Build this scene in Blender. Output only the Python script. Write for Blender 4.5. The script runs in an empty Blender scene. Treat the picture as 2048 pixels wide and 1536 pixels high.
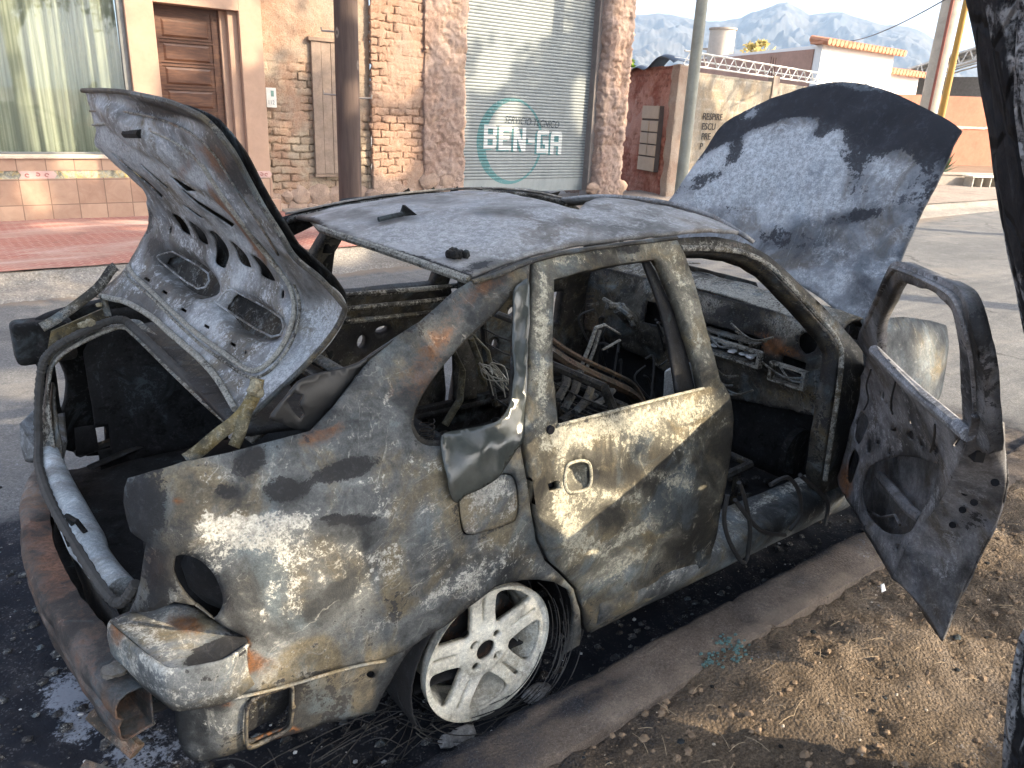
import bpy, bmesh, math, random
import numpy as np
from mathutils import Vector, Matrix
from mathutils.geometry import delaunay_2d_cdt

random.seed(7); np.random.seed(7)
SC = bpy.context.scene
COL = SC.collection
R = math.radians

# ------------------------------------------------------------------ camera
CAM = np.array([-1.0516, -2.1796, 1.6353])
YAW, PITCH, ROLL, FPX = R(51.9203), R(19.6707), R(2.6607), 1533.4
cd = bpy.data.cameras.new('camera'); cam = bpy.data.objects.new('camera', cd); COL.objects.link(cam)
cy, sy, cp, sp = math.cos(YAW), math.sin(YAW), math.cos(PITCH), math.sin(PITCH)
_f = np.array([cy*cp, sy*cp, -sp]); _r = np.array([sy, -cy, 0.0]); _u = np.cross(_r, _f)
_cr, _sr = math.cos(ROLL), math.sin(ROLL)
_r, _u = _cr*_r + _sr*_u, -_sr*_r + _cr*_u
RM = np.array([_r, _u, _f])
M = Matrix.Identity(4)
for i in range(3):
    M[i][0], M[i][1], M[i][2], M[i][3] = _r[i], _u[i], -_f[i], CAM[i]
cam.matrix_world = M
cd.sensor_fit = 'HORIZONTAL'; cd.sensor_width = 36.0; cd.lens = 36.0*FPX/2048.0
cd.clip_start = 0.05; cd.clip_end = 20000
SC.camera = cam

# ------------------------------------------------------------------ light
SUN_EL = R(29); SUN_DIR = np.array([0.62, -0.785])/math.hypot(0.62, 0.785)
to_sun = Vector((SUN_DIR[0]*math.cos(SUN_EL), SUN_DIR[1]*math.cos(SUN_EL), math.sin(SUN_EL)))
w = bpy.data.worlds.new('World'); SC.world = w; w.use_nodes = True
wn = w.node_tree; bg = wn.nodes['Background']
sky = wn.nodes.new('ShaderNodeTexSky'); sky.sky_type = 'NISHITA'; sky.sun_disc = False
sky.sun_elevation = SUN_EL; sky.sun_rotation = math.atan2(SUN_DIR[0], SUN_DIR[1])
sky.air_density = .8; sky.dust_density = 4.0; sky.ozone_density = 1.0
hs = wn.nodes.new('ShaderNodeHueSaturation'); hs.inputs['Saturation'].default_value = .62; wn.links.new(sky.outputs[0], hs.inputs['Color']); wn.links.new(hs.outputs[0], bg.inputs[0]); bg.inputs[1].default_value = 0.15
sl = bpy.data.lights.new('sun', 'SUN'); so = bpy.data.objects.new('sun', sl); COL.objects.link(so)
sl.energy = 3.2; sl.angle = R(0.6); sl.color = (1.0, 0.84, 0.62)
so.rotation_euler = to_sun.to_track_quat('Z', 'Y').to_euler()
SC.view_settings.view_transform = 'Standard'; SC.view_settings.look = 'None'
SC.view_settings.exposure = 2.12; SC.view_settings.gamma = 1.0
SC.render.engine = 'CYCLES'
SC.cycles.max_bounces = 6; SC.cycles.transparent_max_bounces = 12

# ------------------------------------------------------------------ projection helpers (2048 x 1536 px of the photograph)
def proj(P):
    q = (np.atleast_2d(P) - CAM) @ RM.T
    return np.c_[1024 + FPX*q[:, 0]/q[:, 2], 768 - FPX*q[:, 1]/q[:, 2]]
def ray(u, v): return np.array([(u-1024)/FPX, -(v-768)/FPX, 1.0]) @ RM
def atY(u, v, y): d = ray(u, v); return CAM + d*((y-CAM[1])/d[1])
def atX(u, v, x): d = ray(u, v); return CAM + d*((x-CAM[0])/d[0])
def atZ(u, v, z): d = ray(u, v); return CAM + d*((z-CAM[2])/d[2])
def invert(S, px, guess):
    """surface parameters (s,t) whose point on the surface S is seen at px"""
    px = np.array(px, float); st = np.array(guess, float)*np.ones((len(px), 2)); h = 1e-4
    for it in range(60):
        p = proj(S(st)); r = px - p
        a = (proj(S(st + [h, 0])) - p)/h; b = (proj(S(st + [0, h])) - p)/h
        det = a[:, 0]*b[:, 1] - a[:, 1]*b[:, 0]; det = np.where(abs(det) < 1e-3, 1e-3, det)
        ds = (r[:, 0]*b[:, 1] - r[:, 1]*b[:, 0])/det; dt = (a[:, 0]*r[:, 1] - a[:, 1]*r[:, 0])/det
        st = st + np.clip(np.c_[ds, dt], -0.08, 0.08)*(0.7 if it < 40 else 0.4)
    return st

def cat(pts, closed=True, n=6):
    """smooth curve through points"""
    P = np.array(pts, float); m = len(P); out = []
    for i in range(m if closed else m-1):
        if closed: p0, p1, p2, p3 = P[i-1], P[i], P[(i+1) % m], P[(i+2) % m]
        else: p0, p1, p2, p3 = P[max(i-1, 0)], P[i], P[i+1], P[min(i+2, m-1)]
        for k in range(n):
            t = k/n
            out.append(0.5*((2*p1) + (p2-p0)*t + (2*p0-5*p1+4*p2-p3)*t*t + (3*p1-p0-3*p2+p3)*t**3))
    if not closed: out.append(P[-1])
    return np.array(out)
def ell(u, v, a, b, rot=0, n=12):
    t = np.linspace(0, 2*np.pi, n, endpoint=False); c, s = math.cos(R(rot)), math.sin(R(rot))
    x, y = a*np.cos(t), b*np.sin(t)
    return np.c_[u + c*x - s*y, v + s*x + c*y]
def inside(P, loops):
    res = np.zeros(len(P), bool)
    for L in loops:
        a = np.array(L); b = np.roll(a, -1, 0)
        for (x1, y1), (x2, y2) in zip(a, b):
            if y1 == y2: continue
            c = ((P[:, 1] > y1) != (P[:, 1] > y2)) & (P[:, 0] < (x2-x1)*(P[:, 1]-y1)/(y2-y1)+x1)
            res ^= c
    return res
def fill(loops, res):
    """triangulate loops (first the outline, then holes, even-odd) with inner points every res"""
    V = []; E = []
    loops = [np.array(L, float) for L in loops]
    dense = []
    for L in loops:
        o = []
        for a, b in zip(L, np.roll(L, -1, 0)):
            k = max(1, int(np.hypot(*(b-a))/res)); o += [a + (b-a)*j/k for j in range(k)]
        dense.append(np.array(o))
    for L in dense:
        n0 = len(V); V += [tuple(p) for p in L]; E += [(n0+i, n0+(i+1) % len(L)) for i in range(len(L))]
    B = np.array(V); lo, hi = B.min(0), B.max(0)
    gx, gy = np.meshgrid(np.arange(lo[0], hi[0], res), np.arange(lo[1], hi[1], res*0.87)); gx = gx.copy(); gx[1::2] += res*0.5
    G = np.c_[gx.ravel(), gy.ravel()]; G = G + (np.random.rand(*G.shape)-.5)*res*0.2
    G = G[inside(G, dense)]
    keep = np.ones(len(G), bool)
    for i in range(0, len(G), 500):
        d = np.abs(G[i:i+500, None, :] - B[None]).max(2).min(1); keep[i:i+500] = d > res*0.45
    V += [tuple(p) for p in G[keep]]
    r = delaunay_2d_cdt([Vector(p) for p in V], E, [], 0, 1e-6)
    W = np.array([tuple(p) for p in r[0]]); F = np.array([f for f in r[2] if len(f) == 3])
    c = W[F].mean(1); F = F[inside(c, dense)]
    return W, F

# ------------------------------------------------------------------ object helpers
def link(o, parent=None):
    COL.objects.link(o)
    if parent is not None: o.parent = parent
    return o
def tag(o, label=None, cat=None, group=None, kind=None):
    if label: o['label'] = label
    if cat: o['category'] = cat
    if group: o['group'] = group
    if kind: o['kind'] = kind
    return o
def thing(name, label, cat, group=None, loc=(0, 0, 0)):
    o = bpy.data.objects.new(name, None); o.empty_display_size = 0.1; o.location = loc
    return tag(link(o), label, cat, group)
def mesh(name, V, F, mat=None, parent=None, smooth=True, sharp=None, burn=None):
    me = bpy.data.meshes.new(name); me.from_pydata([tuple(map(float, v)) for v in V], [], [tuple(map(int, f)) for f in F]); me.update()
    if smooth:
        me.polygons.foreach_set('use_smooth', [True]*len(me.polygons))
        me.set_sharp_from_angle(angle=R(sharp if sharp else 40))
    if burn is not None:
        at = me.color_attributes.new('Burn', 'FLOAT_COLOR', 'POINT')
        b = np.c_[burn, np.ones(len(burn))] if burn.shape[1] == 3 else burn
        at.data.foreach_set('color', b.astype(np.float32).ravel())
    if mat: me.materials.append(mat)
    o = bpy.data.objects.new(name, me); link(o, parent)
    if parent is not None and parent.type == 'EMPTY':
        o.matrix_parent_inverse = Matrix.Translation(-Vector(parent.location))
    return o
class MB:
    """collects simple shapes into one mesh"""
    def __init__(s): s.v = []; s.f = []
    def add(s, V, F):
        n = len(s.v); s.v += [tuple(p) for p in V]; s.f += [tuple(i+n for i in f) for f in F]; return s
    def box(s, x0, x1, y0, y1, z0, z1, M=None):
        V = [(x, y, z) for z in (z0, z1) for y in (y0, y1) for x in (x0, x1)]
        if M is not None: V = [tuple(M @ Vector(p)) for p in V]
        return s.add(V, [(0, 2, 3, 1), (4, 5, 7, 6), (0, 1, 5, 4), (2, 6, 7, 3), (0, 4, 6, 2), (1, 3, 7, 5)])
    def tube(s, pts, r, n=8, flat=1.0, cap=True):
        P = np.array(pts, float); m = len(P); rr = np.ones(m)*r
        T = np.gradient(P, axis=0); T /= np.linalg.norm(T, axis=1)[:, None]+1e-9
        up = np.array([0, 0, 1.0]) if abs(T[0, 2]) < 0.9 else np.array([1.0, 0, 0])
        V = []; a = np.linspace(0, 2*np.pi, n, endpoint=False)
        for i in range(m):
            side = np.cross(T[i], up); side /= np.linalg.norm(side)+1e-9; u2 = np.cross(side, T[i]); up = u2
            for t in a: V.append(P[i] + rr[i]*(math.cos(t)*side + flat*math.sin(t)*u2))
        F = [(i*n+j, i*n+(j+1) % n, (i+1)*n+(j+1) % n, (i+1)*n+j) for i in range(m-1) for j in range(n)]
        if cap: F += [tuple(range(n-1, -1, -1)), tuple((m-1)*n+j for j in range(n))]
        return s.add(V, F)
    def build(s, name, mat, parent=None, smooth=True, burn=None, sharp=35):
        V = np.array(s.v)
        return mesh(name, V, s.f, mat, parent, smooth, sharp, None if burn is None else np.ones((len(V), 3))*np.array(burn))
def bevel(o, wd, seg=2):
    m = o.modifiers.new('bevel', 'BEVEL'); m.width = wd; m.segments = seg; m.limit_method = 'ANGLE'; return o
def solid(o, t, off=-1):
    m = o.modifiers.new('solid', 'SOLIDIFY'); m.thickness = t; m.offset = off; m.use_even_offset = False; return o

def blobs(px, base, spec):
    """burn masks (ash, soot, rust): soft spots given as (u, v, ru, rv, rot, channel, amount)"""
    out = np.ones((len(px), 3))*np.array(base, float)
    for (u, v, a, b, rot, ch, amt) in spec:
        c, s = math.cos(R(rot)), math.sin(R(rot)); dx, dy = px[:, 0]-u, px[:, 1]-v
        x, y = (c*dx + s*dy)/a, (-s*dx + c*dy)/b
        out[:, 'asr'.index(ch)] += amt*np.exp(-(x*x+y*y)**1.5)
    return np.clip(out, -1, 2)
def wobble(V, amp, sc, seed=0):
    """gentle dents, as heat leaves in sheet metal"""
    from mathutils import noise
    o = Vector((seed*7.3, seed*3.1, seed*1.7))
    return np.array([noise.fractal(Vector(p)*sc + o, 0.8, 2.0, 3) for p in V])*amp
def panel(name, S, outline, holes, mat, parent, guess, res=0.02, thick=0.012, base=(0, 0, 0), spec=(), relief=(), off=0.0, smooth_out=True, flip=False, dent=0.003, px=True, seed=0, solid_off=-1, seam=.16):
    """a sheet-metal panel: outline and holes lie on the surface S"""
    loops = [outline] + list(holes)
    if px: loops = [invert(S, L, guess) for L in loops]
    W, F = fill(loops, res)
    P = S(W); h = 1e-3
    N = np.cross((S(W + [h, 0]) - P), (S(W + [0, h]) - P)); N /= np.linalg.norm(N, axis=1)[:, None]+1e-12
    if np.sum(N*(CAM - P)) < 0: N = -N
    q = proj(P)
    d = off*np.ones(len(P))
    for (u, v, a, b, rot, amt) in relief:
        c, s = math.cos(R(rot)), math.sin(R(rot)); dx, dy = q[:, 0]-u, q[:, 1]-v
        x, y = (c*dx + s*dy)/a, (-s*dx + c*dy)/b
        d += amt*np.exp(-(x*x+y*y)**2)
    if dent: d = d + wobble(P, dent, 6.0, seed)
    P2 = P + N*d[:, None]
    tri = P2[F]; fn = np.cross(tri[:, 1]-tri[:, 0], tri[:, 2]-tri[:, 0])
    bad = np.sum(fn*N[F[:, 0]], 1) < 0; F = F.copy(); F[bad] = F[bad][:, ::-1]
    if flip: F = F[:, ::-1]
    bn = blobs(q, base, spec)
    if seam:   # burn mask darkens towards the outline and the openings
        B = np.concatenate([np.array(L)[np.r_[0:len(L)]] for L in loops]); Bn = np.concatenate([np.roll(np.array(L), -1, 0) for L in loops]); dm = np.full(len(W), 9.0)
        for a_, b_ in zip(B, Bn):
            ab = b_-a_; t = np.clip(((W-a_) @ ab)/(ab @ ab+1e-12), 0, 1); dm = np.minimum(dm, np.linalg.norm(W-a_-t[:, None]*ab, axis=1))
        bn[:, 1] += seam*np.exp(-(dm/.022)**2)
    o = mesh(name, P2, F, mat, parent, True, 50, bn)
    if thick: solid(o, thick, solid_off)
    return o
# ------------------------------------------------------------------ materials
class NT:
    def __init__(s, name):
        s.m = bpy.data.materials.new(name); s.m.use_nodes = True; s.t = s.m.node_tree; s.t.nodes.clear()
        s.out = s.t.nodes.new('ShaderNodeOutputMaterial')
        s.co = s.t.nodes.new('ShaderNodeTexCoord').outputs['Object']
    def n(s, typ, **kw):
        nd = s.t.nodes.new(typ)
        for k, v in kw.items():
            if k.startswith('_'): setattr(nd, k[1:], v)
        return nd
    def put(s, sock, val):
        if isinstance(val, bpy.types.NodeSocket): s.t.links.new(val, sock)
        elif isinstance(val, (tuple, list)) and len(val) == 3 and sock.type == 'RGBA': sock.default_value = (*val, 1)
        else: sock.default_value = val
    def math(s, op, a, b=0.0, c=0.0, clamp=False):
        nd = s.n('ShaderNodeMath', _operation=op, _use_clamp=clamp)
        for i, v in enumerate((a, b, c)): s.put(nd.inputs[i], v)
        return nd.outputs[0]
    def lin(s, *terms):
        """sum of (socket, weight) and constants"""
        acc = None
        for t in terms:
            v = s.math('MULTIPLY', t[0], t[1]) if isinstance(t, tuple) else t
            acc = v if acc is None else s.math('ADD', acc, v)
        return acc
    def noise(s, scale, detail=5, rough=0.6, dist=0.0, vec=None, color=False):
        nd = s.n('ShaderNodeTexNoise'); s.put(nd.inputs['Vector'], vec or s.co)
        nd.inputs['Scale'].default_value = scale; nd.inputs['Detail'].default_value = detail
        nd.inputs['Roughness'].default_value = rough; nd.inputs['Distortion'].default_value = dist
        return nd.outputs['Color' if color else 0]
    def voro(s, scale, feature='F1', vec=None, rand=1.0, out=0):
        nd = s.n('ShaderNodeTexVoronoi', _feature=feature); s.put(nd.inputs['Vector'], vec or s.co)
        nd.inputs['Scale'].default_value = scale; nd.inputs['Randomness'].default_value = rand
        return nd.outputs[out]
    def step(s, v, a, b):
        nd = s.n('ShaderNodeMapRange', _interpolation_type='SMOOTHSTEP'); s.put(nd.inputs[0], v)
        nd.inputs[1].default_value = a; nd.inputs[2].default_value = b
        return nd.outputs[0]
    def mix(s, f, a, b, mode='MIX'):
        nd = s.n('ShaderNodeMix', _data_type='RGBA', _blend_type=mode)
        s.put(nd.inputs[0], f); s.put(nd.inputs[6], a); s.put(nd.inputs[7], b)
        return nd.outputs[2]
    def ramp(s, v, stops):
        nd = s.n('ShaderNodeValToRGB'); s.put(nd.inputs[0], v); e = nd.color_ramp.elements
        while len(e) < len(stops): e.new(0.5)
        for i, (p, c) in enumerate(stops): e[i].position = p; e[i].color = (*c, 1)
        return nd.outputs[0]
    def mapv(s, scale=(1, 1, 1), loc=(0, 0, 0), rot=(0, 0, 0), vec=None):
        nd = s.n('ShaderNodeMapping'); s.put(nd.inputs['Vector'], vec or s.co)
        nd.inputs['Scale'].default_value = scale; nd.inputs['Location'].default_value = loc; nd.inputs['Rotation'].default_value = rot
        return nd.outputs[0]
    def xyz(s, vec=None):
        nd = s.n('ShaderNodeSeparateXYZ'); s.put(nd.inputs[0], vec or s.co); return nd.outputs
    def attr(s):
        nd = s.n('ShaderNodeVertexColor', _layer_name='Burn'); sp = s.n('ShaderNodeSeparateColor'); s.put(sp.inputs[0], nd.outputs[0])
        return sp.outputs
    def bump(s, h, strength=0.3, dist=0.01, normal=None):
        nd = s.n('ShaderNodeBump'); s.put(nd.inputs['Height'], h); nd.inputs['Strength'].default_value = strength; nd.inputs['Distance'].default_value = dist
        if normal: s.put(nd.inputs['Normal'], normal)
        return nd.outputs[0]
    def done(s, col, rough=0.8, normal=None, metal=0.0, spec=0.3, **kw):
        p = s.n('ShaderNodeBsdfPrincipled'); s.put(p.inputs['Base Color'], col); s.put(p.inputs['Roughness'], rough)
        s.put(p.inputs['Metallic'], metal); p.inputs['Specular IOR Level'].default_value = spec
        for k, v in kw.items(): s.put(p.inputs[k], v)
        if normal: s.put(p.inputs['Normal'], normal)
        s.t.links.new(p.outputs[0], s.out.inputs['Surface']); return s.m
    def displace(s, h, scale):
        d = s.n('ShaderNodeDisplacement'); s.put(d.inputs['Height'], h); d.inputs['Midlevel'].default_value = 0.5; d.inputs['Scale'].default_value = scale
        s.t.links.new(d.outputs[0], s.out.inputs['Displacement'])

def burnt(name, dark=(.030, .032, .033), mid=(.100, .105, .104), light=None, warm=(.155, .130, .085), ashc=(.46, .45, .40), sootc=(.013, .013, .014), rustc=(.24, .09, .022),
          blue=(.13, .165, .185), scale=1.0, rough=0.72, ash=0.0, soot=0.0, rust=0.0, swirl=0.0, bump=0.4, tide=.05, soft=.04, grain=.75, pit_a=.85, fleck_a=.9, fine=1.0, ash_soft=.06):
    m = NT(name); k = scale; light = light or tuple(2.1*c for c in mid)
    vec = m.co
    if swirl:
        wv = m.n('ShaderNodeVectorMath', _operation='SCALE'); m.put(wv.inputs[0], m.noise(2.4*k, 3, 0.5, 0, None, True)); wv.inputs['Scale'].default_value = swirl
        ad = m.n('ShaderNodeVectorMath', _operation='ADD'); m.put(ad.inputs[0], m.co); m.put(ad.inputs[1], wv.outputs[0]); vec = ad.outputs[0]
    n0 = m.noise(1.7*k, 5, .55, 1.6, m.mapv(loc=(2, 7, 3), vec=vec)); n1 = m.noise(5.2*k, 7, .62, 1.0, vec); n1b = m.noise(3.4*k, 6, .6, 1.5, m.mapv(loc=(3, 5, 1), vec=vec))
    n2 = m.noise(17*k, 9, .70, .6, vec); n3 = m.noise(75*k, 8, .74, .3); n4 = m.noise(260*k, 4, .75)
    vv = m.voro(115*k); v2 = m.voro(60*k, vec=m.mapv(loc=(1, 2, 3)))
    a = m.attr()
    # smoky, graded scorching
    L = m.lin((n0, .55), (n1, .42), (n2, .22), (a[0], .30), (a[1], -.22), (ash-soot)*.3-.10)
    col = m.ramp(L, [(.32, tuple(.55*c for c in dark)), (.43, dark), (.525, mid), (.66, light)])
    col = m.mix(m.math('MULTIPLY', m.step(m.math('ADD', n1b, m.math('MULTIPLY', m.math('SUBTRACT', n2, .5), .3)), .47, .64), m.step(L, .36, .52)), col, m.mix(m.step(L, .46, .66), tuple(.62*c for c in warm), tuple(1.35*c for c in warm)))
    col = m.mix(m.math('MULTIPLY', m.step(m.noise(4.4*k, 6, .6, .8, m.mapv(loc=(9, 2, 4), vec=vec)), .52, .66), .55), col, m.mix(m.step(L, .42, .62), tuple(.6*c for c in blue), tuple(1.4*c for c in blue)))
    col = m.mix(grain, col, m.ramp(m.lin((n3, .60), (n4, .40)), [(.36, (.42, .42, .42)), (.5, (.95, .95, .95)), (.62, (1.6, 1.58, 1.52))]), 'MULTIPLY')
    # pale ash: ragged scabs pitted like honeycomb, tide lines, and small round flecks
    av = m.lin((n2, .44+.30*(1-fine)), (n3, .34*fine), (n4, .12*fine), .04*(1-fine), (n1, .12), (a[0], .38), (a[1], -.2), ash*.38)
    ashm = m.step(av, .595-ash_soft*.5, .595+ash_soft*.5)
    pit = m.math('MULTIPLY_ADD', m.step(m.math('ADD', vv, m.math('MULTIPLY', m.math('SUBTRACT', n3, .5), .6)), .18, .36), pit_a, 1-pit_a)
    ashm = m.math('MULTIPLY', ashm, m.math('MAXIMUM', pit, m.math('MULTIPLY', m.step(av, .70, .84), .8)))
    nt_ = m.noise(1.9*k, 5, .55, 1.6, vec); tl = m.math('ABSOLUTE', m.math('SUBTRACT', m.math('FRACT', m.math('MULTIPLY', nt_, 9.0)), .5))
    tide_ = m.math('MULTIPLY', m.step(m.math('ADD', tl, m.math('MULTIPLY', m.math('SUBTRACT', n3, .5), .25)), tide, 0.0), m.step(m.lin((n2, .7), (n1, .3), (a[0], .3)), .44, .62))
    fleck = m.math('MULTIPLY', m.step(m.math('ADD', v2, m.math('MULTIPLY', m.math('SUBTRACT', n3, .5), .35)), .28, .20), m.step(m.lin((n2, .7), (n1b, .2), (a[0], .45), ash*.4), .52, .60))
    ashm = m.math('MAXIMUM', ashm, m.math('MULTIPLY', fleck, fleck_a)); ashm = m.math('MAXIMUM', ashm, m.math('MULTIPLY', tide_, .7))
    col = m.mix(m.math('MULTIPLY', ashm, .93), col, m.mix(m.step(m.lin((n3, .6), (n4, .4)), .40, .62), tuple(.50*c for c in ashc), tuple(min(1, 1.2*c) for c in ashc)))
    rv = m.lin((n2, .42), (n3, .34), (n1, .24), (a[2], .45), rust*.45)
    rm = m.step(rv, .57, .74)
    col = m.mix(m.math('MULTIPLY', rm, .85), col, m.mix(m.step(n3, .35, .65), rustc, tuple(.30*c for c in rustc)))
    sv = m.lin((n1, .20), (n2, .48), (n3, .38), (a[1], .45), soot*.45, -.03)
    sm = m.step(sv, .622-soft*.5, .622+soft*.5)
    col = m.mix(m.math('MULTIPLY', sm, .93), col, m.mix(m.step(m.lin((n3, .6), (n2, .4)), .50, .70), sootc, tuple(3.5*c for c in sootc)))
    ro = m.math('ADD', m.math('MULTIPLY', n3, .35), rough - .2)
    h = m.lin((n2, .5), (n3, .5), (n4, .35), (ashm, .4), (sm, -.4), (n1, .4))
    return m.done(col, ro, m.bump(h, bump, .008), .0, .35)

def plain(name, c, rough=.7, var=.25, scale=8, metal=0.0, bump=.15, dist=.004, spec=.3, c2=None):
    m = NT(name); n1 = m.noise(scale, 7, .65, .4); n2 = m.noise(scale*9, 5, .7)
    lo = tuple(x*(1-var) for x in c); hi = tuple(x*(1+var) for x in (c2 or c))
    col = m.ramp(m.lin((n1, .65), (n2, .35)), [(.33, lo), (.67, hi)])
    return m.done(col, rough, m.bump(m.lin((n1, .5), (n2, .5)), bump, dist), metal, spec)

def ground_mat(name, c1, c2, c3, peb=60, scale=1.0, bump=.5, dist=.012, burn=False, streak=None, cracks=False):
    m = NT(name); n1 = m.noise(.9*scale, 6, .62, .3); n2 = m.noise(6*scale, 8, .68); n3 = m.noise(70*scale, 6, .72)
    v = m.voro(peb*scale); v2 = m.voro(peb*2.7*scale, out=1)
    col = m.ramp(m.lin((n1, .55), (n2, .45)), [(.34, c1), (.52, c2), (.66, c3)])
    col = m.mix(.65, col, m.ramp(n3, [(.3, (.45, .45, .45)), (.52, (.95, .95, .95)), (.72, (1.6, 1.6, 1.6))]), 'MULTIPLY')
    grain = m.n('ShaderNodeSeparateColor'); m.put(grain.inputs[0], v2)
    col = m.mix(.35, col, m.ramp(grain.outputs[0], [(.0, (.5, .5, .5)), (.6, (1, 1, 1)), (1, (2.0, 1.95, 1.85))]), 'MULTIPLY')
    h = m.lin((n2, .5), (n3, .7), (v, -.5))
    if cracks:
        wv = m.n('ShaderNodeVectorMath', _operation='SCALE'); m.put(wv.inputs[0], m.noise(3.5, 5, .65, 0, None, True)); wv.inputs['Scale'].default_value = .5
        ad = m.n('ShaderNodeVectorMath', _operation='ADD'); m.put(ad.inputs[0], m.co); m.put(ad.inputs[1], wv.outputs[0])
        ck = m.step(m.voro(.55, 'DISTANCE_TO_EDGE', ad.outputs[0]), .020, .004); ck = m.math('MULTIPLY', ck, m.step(n1, .42, .60))
        col = m.mix(m.math('MULTIPLY', ck, .65), col, tuple(.3*c for c in c1)); h = m.lin((h, 1.0), (ck, -.6))
        oil = m.step(m.noise(.8, 4, .5, .6, m.mapv((.35, 1.2, 1), (4, 1, 0))), .56, .70); col = m.mix(m.math('MULTIPLY', oil, .35), col, tuple(.5*c for c in c1))
        dust = m.step(m.noise(1.1, 6, .6, 1.0, m.mapv((.3, 1.0, 1), (1, 8, 0))), .52, .68); col = m.mix(m.math('MULTIPLY', dust, .35), col, (.24, .22, .195))
    if burn:
        a = m.attr()
        s = m.step(m.lin((n2, .45), (n3, .25), (a[1], .6)), .46, .66)
        ch = m.mix(m.math('MULTIPLY', m.step(grain.outputs[1], .84, .98), m.step(n2, .40, .60)), (.016, .018, .024), (.11, .115, .125))
        ch = m.mix(m.step(n2, .45, .7), ch, (.040, .040, .044))
        col = m.mix(s, col, ch)
        asv = m.step(m.lin((n2, .55), (n3, .55), (a[0], .42)), .64, .74)
        col = m.mix(m.math('MULTIPLY', asv, .9), col, (.25, .275, .32))
        du = m.step(m.lin((n2, .45), (n1, .2), (a[2], .6)), .5, .72)
        col = m.mix(m.math('MULTIPLY', du, .8), col, (.20, .16, .125))
    return m.done(col, .95, m.bump(h, bump, dist), 0, .15)

MAT = {}
def mk():
    G = MAT
    G['body'] = burnt('burnt_steel')
    G['door'] = burnt('burnt_steel_swirled', dark=(.040, .037, .030), mid=(.115, .108, .085), warm=(.185, .150, .090), ash=.03, swirl=.34, tide=.12, ashc=(.46, .43, .33))
    G['roof'] = burnt('burnt_roof_steel', dark=(.075, .072, .068), mid=(.165, .160, .155), light=(.34, .335, .335), warm=(.14, .122, .104), ashc=(.36, .36, .365), blue=(.17, .18, .195), ash=.02, scale=.72, bump=.25, soft=.06, grain=.45, tide=.03, pit_a=.3, fleck_a=.15, fine=.45, ash_soft=.14, swirl=.15)
    G['hood'] = burnt('burnt_hood_steel', dark=(.060, .066, .078), mid=(.215, .23, .25), light=(.43, .455, .48), warm=(.165, .155, .145), ashc=(.47, .50, .53), blue=(.15, .18, .215), sootc=(.014, .015, .020), rustc=(.16, .10, .06), scale=.62, bump=.2, soft=.055, grain=.36, tide=.03, pit_a=.2, fleck_a=.1, fine=.35, ash_soft=.16, swirl=.22)
    G['lid'] = burnt('burnt_lid_steel', dark=(.085, .082, .078), mid=(.225, .232, .24), light=(.42, .435, .45), warm=(.145, .125, .095), ashc=(.40, .415, .43), blue=(.19, .215, .245), sootc=(.025, .025, .025), scale=1.2, bump=.2, grain=.6)
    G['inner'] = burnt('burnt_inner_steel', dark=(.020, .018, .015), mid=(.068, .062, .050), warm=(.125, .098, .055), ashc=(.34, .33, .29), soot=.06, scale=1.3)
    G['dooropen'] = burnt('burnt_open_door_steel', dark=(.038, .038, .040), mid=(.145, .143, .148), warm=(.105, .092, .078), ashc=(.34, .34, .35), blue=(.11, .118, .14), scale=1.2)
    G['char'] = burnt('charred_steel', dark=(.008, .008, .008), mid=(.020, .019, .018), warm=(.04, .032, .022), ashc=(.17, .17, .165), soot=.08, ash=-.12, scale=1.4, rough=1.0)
    G['rusty'] = burnt('rusty_beam', dark=(.035, .031, .029), mid=(.105, .092, .083), warm=(.155, .10, .068), rustc=(.23, .105, .06), ashc=(.33, .29, .25), rust=.14, ash=-.04, scale=1.3)
    G['soot'] = plain('soot', (.012, .012, .014), .95, .5, 20)
    G['plastic'] = plain('melted_black_plastic', (.018, .018, .018), .42, .3, 5, 0, .08, .004, .4)
    G['glass_melt'] = plain('melted_smoked_glass', (.05, .055, .05), .16, .35, 6, 0, .25, .006, .5)
    G['alloy'] = burnt('ashen_alloy', dark=(.30, .275, .22), mid=(.42, .40, .34), warm=(.45, .41, .32), ashc=(.62, .60, .52), blue=(.40, .40, .38), ash=.1, soot=-.16, rust=-.25, scale=1.5, bump=.2)
    G['cyl'] = burnt('pale_cylinder_paint', dark=(.26, .29, .31), mid=(.33, .365, .385), warm=(.28, .29, .29), ashc=(.42, .44, .455), blue=(.29, .345, .38), soot=-.14, rust=-.25, scale=1.4, bump=.12)
    G['seal'] = plain('burnt_seal', (.055, .053, .05), .85, .3, 30)
    G['ochre'] = burnt('ochre_hinge_steel', dark=(.035, .03, .02), mid=(.095, .082, .05), warm=(.19, .145, .06), ashc=(.34, .31, .22), rustc=(.18, .085, .025), rust=.05, scale=2)
    G['wire'] = plain('burnt_wire', (.035, .034, .033), .6, .3, 40)
mk()
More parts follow.
